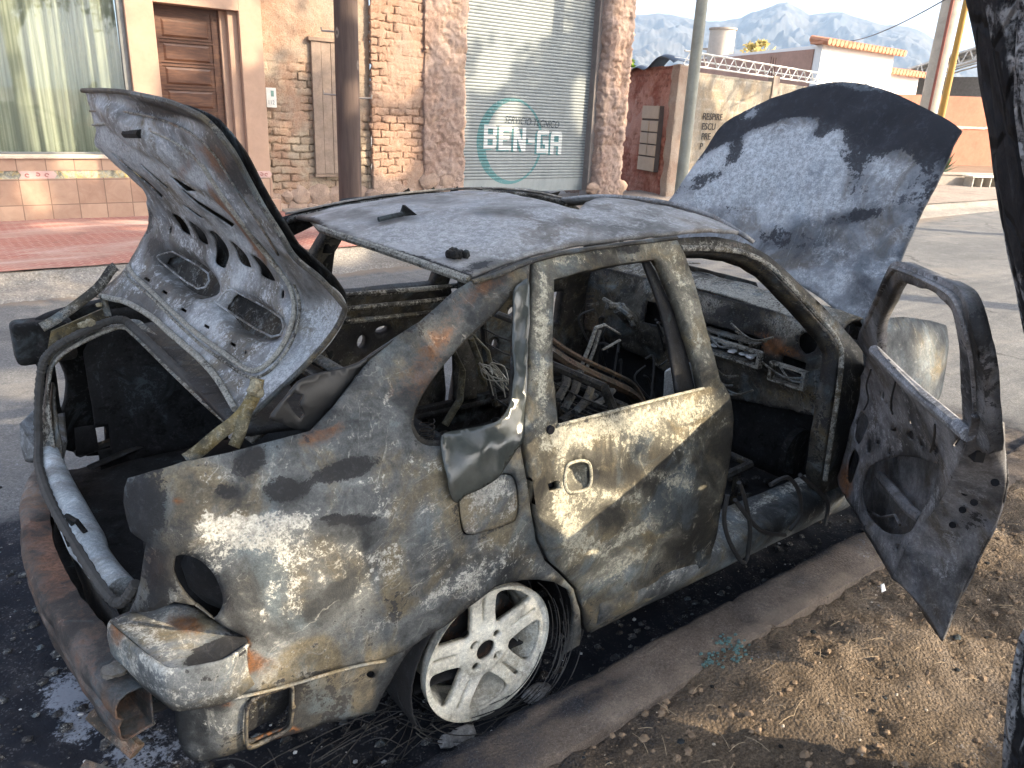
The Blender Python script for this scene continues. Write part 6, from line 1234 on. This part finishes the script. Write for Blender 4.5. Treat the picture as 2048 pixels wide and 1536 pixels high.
b = MB(); b.tube([(.1, 0, .18), (1.1, 0, .20), (1.75, 0, .24)], .11, 14, .7); b.build('floor_tunnel', ch, car, True, (.05, .2, 0))
db = MB(); rs = np.random.RandomState(12)
for k in range(260):
    p = (rs.uniform(.1, 1.75), rs.uniform(-.70, .65), .165+rs.rand()*.03); r = rs.uniform(.008, .03); boulder(db, p, (r*1.5, r, r*.5), k*1.3, 4)
d_ = tag(db.build('cabin_debris', MAT['char'], None, True, (.18, .0, 0)), kind='stuff')
rf_ = MB()
def frame_seat(x, y, tilt):
    s_ = MB()
    for dy in (-.20, .20):
        s_.tube([(x-.20, y+dy, .30), (x+.28, y+dy, .33)], .018, 7); s_.tube([(x-.20, y+dy, .30), (x-.24-.3*tilt, y+dy*.95, .55), (x-.28-.45*tilt, y+dy*.8, .80)], .016, 7); s_.tube([(x-.15, y+dy, .16), (x-.15, y+dy, .31)], .015, 6); s_.tube([(x+.2, y+dy, .16), (x+.2, y+dy, .32)], .015, 6)
    s_.tube([(x-.28-.45*tilt, y-.16, .80), (x-.28-.45*tilt, y+.16, .80)], .016, 7); s_.tube([(x+.28, y-.20, .33), (x+.28, y+.20, .33)], .016, 7)
    for k in range(7): s_.tube([(x-.18+.065*k, y-.2, .315), (x-.18+.065*k, y-.07, .30+.01*(k % 2)), (x-.18+.065*k, y+.07, .305), (x-.18+.065*k, y+.2, .315)], .004, 5)
    for k in range(6):
        t = k/6; s_.tube([(x-.21-(.08+.42*tilt)*t, y-.18, .34+.44*t), (x-.23-(.08+.42*tilt)*t, y, .34+.44*t), (x-.21-(.08+.42*tilt)*t, y+.18, .34+.44*t)], .004, 5)
    return s_.build('seat_frame', MAT['inner'], car, True, (.1, .15, .15))
frame_seat(1.18, -.36, .6); frame_seat(1.2, .36, .1)
# twisted beams seen through the rear windows
b = MB(); bp = spl([tuple(atY(u, v, -.15)) for u, v in ((1085, 690), (1130, 722), (1180, 748), (1230, 770), (1265, 790), (1290, 830))], 5); b.tube(bp, .035, 8, .6); b.tube(bp+[0, 0, .045], .010, 6); b.build('seat_rail', MAT['inner'], car, True, (.05, .1, .25))
b = MB()
for (pts, r) in (([(1160, 740), (1180, 690), (1192, 655), (1210, 650)], .012), ([(1170, 745), (1188, 700), (1200, 660)], .010), ([(1210, 650), (1240, 668)], .008), ([(1205, 700), (1240, 680)], .008)): b.tube([atY(u, v, .2) for u, v in pts], r, 6, .7)
b.build('belt_bracket', MAT['inner'], car, True, (.3, 0, 0))
b = MB()
for (pts, r) in (([(940, 675), (958, 720), (968, 770)], .022), ([(945, 670), (975, 700), (985, 740), (980, 760)], .012), ([(905, 700), (925, 740), (920, 800), (890, 850)], .02)): b.tube([atY(u, v, .1) for u, v in pts], r, 7, .5)
b.build('seat_belt_tower', MAT['ochre'], car, True, (.15, .1, .0))
quad('rear_seat_base', [(-.16, -.70, .42), (.46, -.70, .40), (.46, .70, .40), (-.16, .70, .42)], ch, None, (.05, .25, .0), .02, 26)
quad('rear_seat_front', [(.46, -.70, .16), (.46, .70, .16), (.46, .70, .40), (.46, -.70, .40)], ch, None, (.0, .25, .0), .02)
b = MB(); rs = np.random.RandomState(77)
for k in range(22):
    x, y = rs.uniform(-.1, .42), rs.uniform(-.62, .6); t = np.linspace(0, 6.28*3, 30); b.tube(np.c_[x+.03*np.cos(t), y+.03*np.sin(t), .42+.004*t], .0028, 4)
b.build('seat_spring', MAT['inner'], car, True, (.1, .1, .2))['kind'] = 'stuff'
b = MB(); rs = np.random.RandomState(21)
for k in range(16):
    u0, v0 = rs.uniform(955, 985), rs.uniform(720, 745); P = [atY(u0, v0, .05), atY(u0+rs.uniform(5, 30), v0+rs.uniform(5, 25), .05), atY(u0+rs.uniform(20, 60), v0+rs.uniform(20, 60), .0)]; b.tube(spl([tuple(p) for p in P], 4), .0025, 4)
b.build('bare_wire', MAT['alloy'], car, True, (0, .2, 0))
b = MB()
for (u0, v0, u1, v1) in ((1115, 800, 1135, 740), (1128, 818, 1160, 742), (1150, 825, 1185, 770), (1120, 842, 1190, 790), (1190, 810, 1225, 780)): b.tube([atY(u0, v0, -.35), atY((u0+u1)/2+6, (v0+v1)/2, -.3), atY(u1, v1, -.25)], .016, 6, .6)
b.build('collapsed_seat_bar', MAT['inner'], car, True, (.1, .15, 0))
# steering column
b = MB(); c0 = atY(1235, 615, .36); c1 = atY(1320, 690, .36)
b.tube([c0, (c0+c1)/2, c1], np.array([.03, .035, .05]), 10); b.tube([c0+[-.05, .02, .01], c0+[.04, .0, .0]], .018, 8); b.tube([c0+[0, -.10, -.03], c0, c0+[0, .10, .02]], .012, 6)
b.tube([c0+[.06, 0, -.02], c0+[.06, -.06, -.09]], .014, 6); b.build('steering_column', MAT['inner'], car, True, (.2, .1, .05))
b = MB()
for k in range(14):
    p0 = np.array([1.62+rs.uniform(-.08, .06), rs.uniform(.05, .55), rs.uniform(.45, .8)]); b.tube(spl([tuple(p0), tuple(p0+rs.uniform(-.08, .08, 3)), tuple(p0+rs.uniform(-.12, .12, 3)-[0, 0, .1])], 5), .006, 5)
b.build('dash_wiring', MAT['wire'], car)['kind'] = 'stuff'
bx = MB(); q = [atY(u, v, -.05) for u, v in ((1328, 740), (1376, 730), (1390, 778), (1325, 797))]; V = np.array(q); bx.add(np.r_[V, V+[.12, .05, -.01]], [(0, 3, 2, 1), (4, 5, 6, 7), (0, 1, 5, 4), (1, 2, 6, 5), (2, 3, 7, 6), (3, 0, 4, 7)])
bevel(bx.build('pale_tank', MAT['cyl'], car, True, (.25, -.3, -.3)), .01)
fa = MB(); p = np.array([1.74, -.60, .33]); fa.tube([p+[0, .03, 0], p+[0, -.0, 0]], .10, 28); fa.build('blower_housing', ch, car, True, (.05, .1, .1))

# ---- open front door ------------------------------------------------------------------------------
FI = R(45.5); Hh = np.array([1.79, -.80, 0]); dd_ = np.array([-math.cos(FI), -math.sin(FI), 0]); no = np.array([math.sin(FI), -math.cos(FI), 0])
def doorS(inset):
    def S(st): return Hh + st[:, :1]*dd_ + np.c_[0*st[:, 0], 0*st[:, 0], st[:, 1]] + (prof_y(st[:, 1])-.85-inset)[:, None]*no
    return S
D0, D1, DF = doorS(0.0), doorS(.095), doorS(.045)
gD = (.5, .6)
dskin = [(1733, 690), (1722, 752), (1702, 856), (1674, 958), (1692, 997), (1785, 1160), (1806, 1172), (1845, 1225), (1884, 1282), (1900, 1240), (1916, 1195), (1950, 1130), (1989, 1052), (2003, 1010), (2012, 969), (2010, 935), (2007, 905), (1940, 872), (1850, 810)]
fdr = panel('front_door', D0, dskin, [], MAT['dooropen'], car, gD, .018, .006, (0, .05, 0), [(1860, 1180, 50, 60, 0, 'a', .12)], dent=.005, seed=31)
ipan = [(1745, 692), (1733, 725), (1722, 752), (1700, 858), (1674, 955), (1677, 972), (1692, 996), (1740, 1076), (1785, 1153), (1804, 1120), (1832, 1062), (1860, 1030), (1884, 995), (1905, 957), (1921, 917), (1936, 866), (1890, 822), (1840, 780), (1790, 732)]
iho = [cat(L, True, 3) for L in ([(1728, 943), (1745, 927), (1764, 919), (1790, 913), (1816, 914), (1850, 922), (1876, 932), (1866, 965), (1848, 1000), (1832, 1035), (1816, 1064), (1790, 1068), (1764, 1062), (1742, 1042), (1728, 1021), (1721, 984)], [(1723, 823), (1737, 838), (1733, 859), (1718, 888), (1708, 875), (1713, 845)], [(1707, 898), (1717, 911), (1714, 932), (1702, 965), (1693, 957), (1695, 922)])]
iho += [ell(1764, 791, 4.5, 9), ell(1782, 814, 4, 13), ell(1737, 893, 5, 13, 10), ell(1819, 871, 8, 10), ell(1871, 901, 5, 9), ell(1794, 1093, 4, 5), ell(1773, 806, 3, 4), ell(1787, 860, 6, 3), ell(1755, 885, 3, 4), ell(1775, 905, 3, 4), ell(1820, 845, 3, 4), ell(1842, 892, 3, 4), [(1902, 892), (1912, 876), (1922, 870), (1924, 876), (1914, 886), (1906, 896)]]
inn = panel('inner_panel', D1, ipan, iho, MAT['dooropen'], fdr, gD, .011, .006, (.08, .0, 0), [(1800, 740, 60, 14, 40, 'a', .2), (1760, 850, 60, 40, 40, 'a', .10), (1690, 960, 18, 50, 0, 'r', .5), (1850, 1010, 14, 60, 30, 'a', .15), (1800, 940, 60, 10, 15, 'r', .12), (1910, 920, 20, 40, 20, 'a', .2)], dent=.004, seed=32, relief=[(1840, 790, 110, 12, 42, .012), (1800, 985, 95, 95, 0, -.008)])
# shut face between inner panel and skin
rg = cat([(1944, 830), (1936, 866), (1921, 917), (1905, 957), (1884, 995), (1860, 1030), (1832, 1062), (1804, 1120), (1785, 1153)], False, 6); oe = cat([(2004, 845), (2007, 902), (2012, 969), (2003, 1010), (1989, 1052), (1950, 1130), (1916, 1195), (1900, 1240), (1884, 1280)], False, 6)
A_, B_ = D1(invert(D1, rg, gD)), D0(invert(D0, oe, gD)); n = len(A_); m_ = 9; V = []
for k in range(m_):
    t = k/(m_-1); V += list(A_+(B_-A_)*t + no*(.018*math.sin(t*np.pi)))
V = np.array(V); V += wobble(V, .006, 9, 4)[:, None]*np.array([-.6, -.7, 0])
o = mesh('shut_face', V, [(k*n+i, k*n+i+1, (k+1)*n+i+1, (k+1)*n+i) for k in range(m_-1) for i in range(n-1)], MAT['dooropen'], fdr, True, 60, blobs(proj(V), (.03, .02, 0), [(1950, 960, 30, 40, 0, 'a', .28), (1900, 1120, 30, 80, 20, 'a', .1), (1940, 1040, 40, 20, 0, 's', .25)])); solid(o, .008, 0)
b = MB(); p = A_[9]*.72+B_[9]*.28; b.box(-.022, .022, -.010, .010, -.016, .016, Matrix.Translation(p) @ Matrix.Rotation(R(45), 4, 'Z')); b.build('latch', MAT['soot'], fdr, False)
for (u, v) in ((1990, 965), (1948, 1005), (1930, 985), (1925, 1020), (1905, 1050)):
    hb = MB(); S_ = doorS(.055); p = S_(invert(S_, [(u, v)], gD))[0]; vd = (CAM-p)/np.linalg.norm(CAM-p); hb.tube([p+vd*.008, p+vd*.025], .009, 10); hb.build('bolt_hole', MAT['soot'], fdr)
wfo = [(1731, 674), (1745, 640), (1765, 597), (1788, 555), (1801, 532), (1813, 526), (1828, 526), (1880, 548), (1920, 563), (1947, 578), (1962, 598), (1975, 635), (1988, 690), (1997, 745), (2001, 800), (2006, 850), (2007, 900), (1975, 885), (1938, 866), (1890, 826), (1840, 784), (1790, 738), (1744, 700)]
wfi = [(1778, 722), (1776, 680), (1776, 645), (1795, 605), (1815, 568), (1823, 561), (1834, 561), (1870, 574), (1900, 588), (1925, 608), (1936, 625), (1943, 660), (1950, 720), (1952, 780), (1946, 860), (1900, 824), (1840, 776)]
panel('window_frame', DF, cat(wfo, True, 2), [cat(wfi, True, 2)], MAT['dooropen'], fdr, (.5, 1.0), .012, .028, (.06, .0, 0), [(1860, 550, 80, 10, 22, 'a', .3), (1760, 610, 10, 60, 25, 'a', .25), (1975, 720, 14, 120, 0, 's', .3), (1990, 860, 20, 40, 0, 'a', .15), (1750, 680, 20, 30, 0, 's', .1)], dent=.003, solid_off=1)
b = MB(); b.tube(DF(invert(DF, cat([(1752, 655), (1785, 590), (1810, 545), (1830, 543), (1900, 572), (1945, 602), (1966, 660), (1980, 740), (1984, 860)], False, 5), (.5, 1.0)))-no*.03, .010, 7, .6); b.build('frame_channel', MAT['dooropen'], fdr, True, (.15, .1, 0))
b = MB(); b.tube(D1(invert(D1, cat([(1748, 700), (1790, 742), (1840, 788), (1890, 830), (1936, 870)], False, 4), gD)), .016, 8); b.build('belt_rail', MAT['dooropen'], fdr, True, (.2, 0, 0))
S5 = doorS(.05)
b = MB(); b.tube(S5(invert(S5, [(1760, 952), (1790, 985), (1820, 1020), (1845, 1040)], gD)), .018, 8); b.tube(S5(invert(S5, [(1735, 1020), (1760, 1035), (1790, 1030), (1800, 1050)], gD)), .005, 6); b.build('window_regulator', MAT['dooropen'], fdr, True, (.0, .1, .1))
for pts in ([(1800, 765), (1793, 790), (1790, 815), (1794, 830)], [(1880, 850), (1878, 880), (1870, 905)], [(1750, 740), (1740, 770), (1744, 800), (1735, 820)]):
    b = MB(); P = D1(invert(D1, cat(pts, False, 4), gD)); b.tube(P-no*.012, .003, 5); b.build('loose_wire', MAT['wire'], fdr)
b = MB(); b.tube([(1.80, -.80, .42), (1.76, -.87, .42)], .03, 8, .4); b.tube([(1.80, -.80, .72), (1.76, -.87, .72)], .03, 8, .4); b.build('hinge', MAT['inner'], fdr)

# ---- things lying about ---------------------------------------------------------------------------
hs = MB()
for pts in ([(1455, 990), (1448, 1040), (1462, 1090), (1490, 1125), (1500, 1060), (1490, 1000), (1478, 965)], [(1540, 970), (1575, 955), (1598, 985), (1600, 1030), (1580, 1060)], [(1600, 950), (1640, 985), (1656, 1010), (1650, 1050)], [(1470, 1000), (1520, 1060), (1570, 1070)]):
    P = [tuple(atY(u, v, -.86)) for u, v in pts]; hs.tube(spl(P, 5), .008, 7)
tag(hs.build('cable_bundle', MAT['wire']), 'tangle of burnt black cables hanging over the open sill', 'cables')
tw = MB(); rs = np.random.RandomState(31)
for k in range(60):
    a0, a1 = rs.uniform(3.2, 6.0), rs.uniform(.4, 1.4); r0 = rs.uniform(.21, .27); t = np.linspace(a0, a0+a1, 10); tw.tube(np.c_[.0+r0*np.cos(t)+rs.uniform(-.03, .03), np.full(10, -.80+rs.uniform(-.06, .10))+.02*np.sin(t*2), np.maximum(.225+r0*np.sin(t)*.92, .012+.01*rs.rand())], .0016, 4)
for k in range(70):
    x, y = rs.uniform(-.65, -.1), rs.uniform(-.95, -.6); a = rs.uniform(0, 6.28); L = rs.uniform(.15, .4); s = np.linspace(0, 1, 8); c = rs.uniform(-1, 1); tw.tube(np.c_[x+L*s*math.cos(a)-c*.1*s*s*math.sin(a), y+L*s*math.sin(a)*.4, .016+.03*np.sin(s*np.pi)*rs.rand()], .0016, 4)
o = tag(tw.build('tyre_wire', MAT['wire']), 'springy bare steel wires left from the burnt rear tyre', 'tyre wire')
lm = MB(); 
for (u, v, s) in ((925, 1470, .03), (960, 1500, .035), (900, 1480, .025)): boulder(lm, atZ(u, v, .02), (s*1.4, s, s*.4), u, 8)
tag(lm.build('ash_crust', MAT['roof'], None, True, (.2, .0, -.1)), 'flaky pale grey ash crust on the black ground below the rear rim', 'ash')
lm = MB(); boulder(lm, atZ(1075, 1385, .02), (.05, .03, .018), 4.2, 8); tag(lm.build('molten_metal_lump', MAT['roof'], None, True, (.2, .0, -.1)), 'pale molten metal lump beside the rear rim', 'lump')
lm = MB(); lm.tube([atZ(965, 1480, .03), atZ(960, 1536, .03), atZ(950, 1580, .02)], .02, 8, .4); tag(lm.build('charred_strip', MAT['plastic']), 'charred flat strip lying upright in front of the rear rim', 'strip')
gl_ = plain('teal_glass', (.085, .15, .145), .3, .3, 30)
for (u, v, k, lab) in ((1455, 1285, 7, 'larger scatter of teal green glass crumbs on the kerb'), (1420, 1318, 4, 'smaller scatter of teal green glass crumbs nearer the camera on the kerb'), (1470, 1305, 8, 'middle scatter of teal green glass crumbs on the kerb')):
    g = MB(); rs = np.random.RandomState(u)
    for i in range(k*5): q_ = .0025+.004*rs.rand(); boulder(g, atZ(u+rs.normal()*13, v+rs.normal()*9, .109), (q_*1.3, q_, q_*.6), i*1.7+u, 3)
    tag(g.build('glass_crumbs', gl_), lab, 'glass', 'teal glass crumbs on the kerb')
lf = MB(); p = atZ(1763, 1181, .10); lf.add([p+[-.02, -.01, .005], p+[0, .008, .02], p+[.03, .01, .012], p+[.005, -.012, .004]], [(0, 1, 2, 3)]); tag(solid(lf.build('paper_scrap', plain('paper', (.75, .74, .70), .8)), .001), 'small curled white paper scrap below the open door', 'paper')
# ------------------------------------------------------------------ charred trunk, shade trees, ground litter
tr0 = thing('charred_tree', 'black charred tree trunk with peeling white flecked bark leaning beside the open door', 'tree', loc=(.68, -2.12, .08))
from mathutils import noise as nz
edge_px = [(1850, -760), (1866, -500), (1880, -260), (1905, -100), (1920, 0), (1932, 110), (1938, 165), (1950, 215), (1965, 330), (1985, 440), (2008, 540), (2034, 620), (2062, 720), (2080, 850), (2085, 980), (2078, 1120), (2060, 1260), (2042, 1380), (2026, 1500), (2010, 1640), (2002, 1780), (1996, 2050)]
E_ = np.array([(lambda d: CAM + d*((1.32)/(d @ np.array([.617, .787, 0]))))(ray(u, v)) for u, v in edge_px]); E_ = E_[::-1]
zz = np.linspace(E_[0, 2], E_[-1, 2], 150); ex = np.interp(zz, E_[:, 2], E_[:, 0]); ey = np.interp(zz, E_[:, 2], E_[:, 1]); k_ = np.ones(5)/5
ex = np.r_[ex[:2], np.convolve(ex, k_, 'valid'), ex[-2:]]; ey = np.r_[ey[:2], np.convolve(ey, k_, 'valid'), ey[-2:]]
V = []; na = 120; B = []
for z, x, y in zip(zz, ex, ey):
    r0 = .165; c = np.array([x, y])+np.array([.787, -.617])*(r0+.034)
    for a in np.linspace(0, 2*np.pi, na, endpoint=False):
        q = Vector((math.cos(a)*1.1, math.sin(a)*1.1, z*.9)); rid = nz.fractal(Vector((math.cos(a)*3.4, math.sin(a)*3.4, z*1.6)), .8, 2, 4); cr = abs(nz.noise(Vector((math.cos(a)*2.6, math.sin(a)*2.6, z*1.3+5))))
        r = r0 + .018*rid + .02*nz.noise(q) - .022*max(0, 1-cr*7)
        V.append((c[0]+r*math.cos(a), c[1]+r*math.sin(a), z)); B.append((rid*.5, max(0, 1-cr*6), 0))
F = [(k*na+i, k*na+(i+1) % na, (k+1)*na+(i+1) % na, (k+1)*na+i) for k in range(len(zz)-1) for i in range(na)]
cm = NT('charred_bark'); a_ = cm.attr(); b1 = cm.noise(7, 8, .7, .5, cm.mapv((1, 1, .35))); b2 = cm.noise(26, 8, .7, .4, cm.mapv((1, 1, .5))); b3 = cm.voro(16, 'DISTANCE_TO_EDGE', cm.mapv((1, 1, .38)))
cc = cm.ramp(b2, [(.3, (.006, .006, .007)), (.6, (.022, .022, .026)), (.75, (.06, .06, .065))])
wf = cm.math('MULTIPLY', cm.step(cm.lin((b1, .75), (a_[0], .5), (b2, .25)), .545, .60), cm.step(cm.noise(60, 6, .75), .36, .52)); cc = cm.mix(cm.math('MULTIPLY', wf, .9), cc, (.42, .42, .43))
mesh('trunk', V, F, cm.done(cc, .8, cm.bump(cm.lin((b2, .6), (cm.step(b3, 0, .12), .8), (wf, .3)), 1.0, .02), 0, .3), tr0, True, 80, np.array(B))
top = np.array(V[-na:]).mean(0)
sb = MB(); sb.tube([top-[0, 0, .2], top+[-.15, -.1, 1.0], top+[.2, -.5, 2.6], top+[.3, -.8, 4]], np.array([.16, .14, .10, .05]), 12)
rs = np.random.RandomState(3)
for k in range(7):
    a = k*.9; s = top+[0, -.2-.05*k, 1.0+.35*k]; e = s+np.array([math.cos(a)*1.6, math.sin(a)*1.6, .9]); sb.tube([s, (s+e)/2+[0, 0, .1], e], np.array([.07, .045, .015]), 7)
sb.build('limb', cm.m, tr0)
SHADE = []
crown('crown', leaves(top+np.array([.6, -1.6, 3.2]), (2.6, 2.2, 1.3), 9000, .075, np.random.RandomState(8), 0, 34, True), LM, tr0)
tree('shade_tree', 'leafy street tree on the dirt verge to the right of the burnt car', 5.4, -6.2, 7.5, (3.4, 3.0, 2.4), 5.6, 34000, 80, 41, .075)
tree('shade_tree', 'tall leafy street tree further along the verge past the bonnet', 10.5, -3.2, 10, (4.4, 3.4, 3.0), 7.6, 36000, 80, 42, .09)
tree('shade_tree', 'broad leafy tree far along the verge towards the crossing', 17.5, -1.8, 11, (4.8, 4.4, 3.2), 8.2, 34000, 80, 43, .10)
tree('shade_tree', 'low leafy tree behind the verge on the camera side', 1.6, -5.2, 6, (2.4, 1.7, 1.6), 4.9, 16000, 46, 44, .07)
# yellow bush behind the tank, green shrub over the brick wall
pB = vpl(1495, 105, pA, aW); s_ = np.linalg.norm(pB-CAM)/FPX; bt = thing('yellow_bush', 'yellowing treetop behind the brown wall beside the water tank', 'tree', loc=(pB[0]+2, pB[1]+1, 0))
crown('crown', leaves(pB+np.array([2, 1, .1]), (42*s_, 42*s_, 24*s_), 900, .10, np.random.RandomState(5), 0, 14), LY, bt); b = MB(); b.tube([(pB[0]+2, pB[1]+1, 0), (pB[0]+2, pB[1]+1, pB[2])], .12, 8); b.build('trunk', BK, bt)
pG = vpl(1278, 118, BC+dR*3.2, aB); s_ = np.linalg.norm(pG-CAM)/FPX; bt = thing('green_shrub', 'bright green shrub showing above the red brick wall beside the rough pillar', 'shrub', loc=(pG[0]+.5, pG[1]+1, 0))
crown('crown', leaves(pG+np.array([.5, 1, -.1]), (26*s_, 26*s_, 14*s_), 700, .05, np.random.RandomState(6), 0, 12), leafmat('shrub_green', (.16, .26, .04), (.32, .42, .08)), bt); b = MB(); b.tube([(pG[0]+.5, pG[1]+1, 0), (pG[0]+.5, pG[1]+1, pG[2])], .05, 8); b.build('stem', BK, bt)

# litter
def scatter(name, mat, n, area, z, rmin, rmax, seed, flat=.5, reject=None, burn=None):
    rs = np.random.RandomState(seed); mb = MB(); k = 0
    while k < n:
        x, y = rs.uniform(area[0], area[1]), rs.uniform(area[2], area[3])
        if reject and reject(x, y, rs): continue
        r = rmin+(rmax-rmin)*rs.rand()**3; V = []
        a0 = rs.rand()*6.28; m = 6
        for h, f in ((0, 1), (flat*.8, .85), (flat*1.2, .3)):
            for j in range(m): 
                a = a0+j*6.283/m; q = r*f*(.7+.6*rs.rand()); V.append((x+q*math.cos(a), y+q*math.sin(a)*.8, z+r*h*(.8+.4*rs.rand())-.003))
        mb.add(V, [(i*m+j, i*m+(j+1) % m, (i+1)*m+(j+1) % m, (i+1)*m+j) for i in range(2) for j in range(m)]+[tuple(2*m+j for j in range(m))]); k += 1
    o = mb.build(name, mat, None, True, burn, 30); o['kind'] = 'stuff'; return o
near = lambda x, y, rs: rs.rand() > math.exp(-((x-.4)/1.6)**2-((y+.3)/1.2)**2)+.05
scatter('charcoal_bits', burnt('charcoal', dark=(.014, .014, .016), mid=(.045, .046, .05), light=(.12, .12, .125), warm=(.05, .042, .035), scale=3, rough=1.0), 4200, (-1.7, 3.2, -.93, 1.6), .004, .003, .020, 51, .6, near, (.05, .0, 0))
scatter('pale_ash_bits', plain('pale_ash', (.42, .43, .44), .9, .3, 40), 420, (-1.5, 2.6, -.93, 1.0), .004, .002, .009, 52, .5, near)
scatter('dirt_clods', plain('dirt_clod', (.21, .15, .10), .95, .45, 30), 4200, (-.4, 3.2, -2.7, -1.10), .088, .002, .015, 53, .6)
scatter('dark_litter', MAT['char'], 260, (-.2, 2.8, -2.6, -.95), .098, .003, .014, 54, .4)
scatter('pale_pebbles', plain('pale_pebble', (.45, .38, .30), .9, .2, 30), 160, (-.2, 2.8, -2.6, -.95), .10, .002, .007, 55, .6)
tg = MB(); rs = np.random.RandomState(56)
for k in range(520):
    x, y = rs.uniform(-.2, 3.0), rs.uniform(-2.6, -1.12); a = rs.rand()*6.28; L = rs.uniform(.015, .075); c = rs.uniform(-.3, .3); s = np.linspace(0, 1, 4); z0 = .098+.008*rs.rand()
    tg.tube(np.c_[x+L*s*math.cos(a)-c*L*s*s*math.sin(a), y+L*s*math.sin(a)+c*L*s*s*math.cos(a), z0+.008*np.sin(s*3.1)*rs.rand()], .0009, 4)
o = tg.build('dry_twigs', plain('dry_twig', (.34, .26, .17), .9, .3, 20)); o['kind'] = 'stuff'

# ------------------------------------------------------------------ air
hz = MB(); hz.box(-8500, 8500, -8500, 8500, -1.2, 950); hazeo = hz.build('haze', None, None, False); hazeo['kind'] = 'stuff'
hm = bpy.data.materials.new('haze'); hm.use_nodes = True; ht = hm.node_tree; ht.nodes.clear(); ho = ht.nodes.new('ShaderNodeOutputMaterial'); pv_ = ht.nodes.new('ShaderNodeVolumePrincipled')
pv_.inputs['Color'].default_value = (.52, .72, 1, 1); pv_.inputs['Density'].default_value = .00013; pv_.inputs['Anisotropy'].default_value = .2
ht.links.new(pv_.outputs[0], ho.inputs['Volume']); hazeo.data.materials.append(hm)
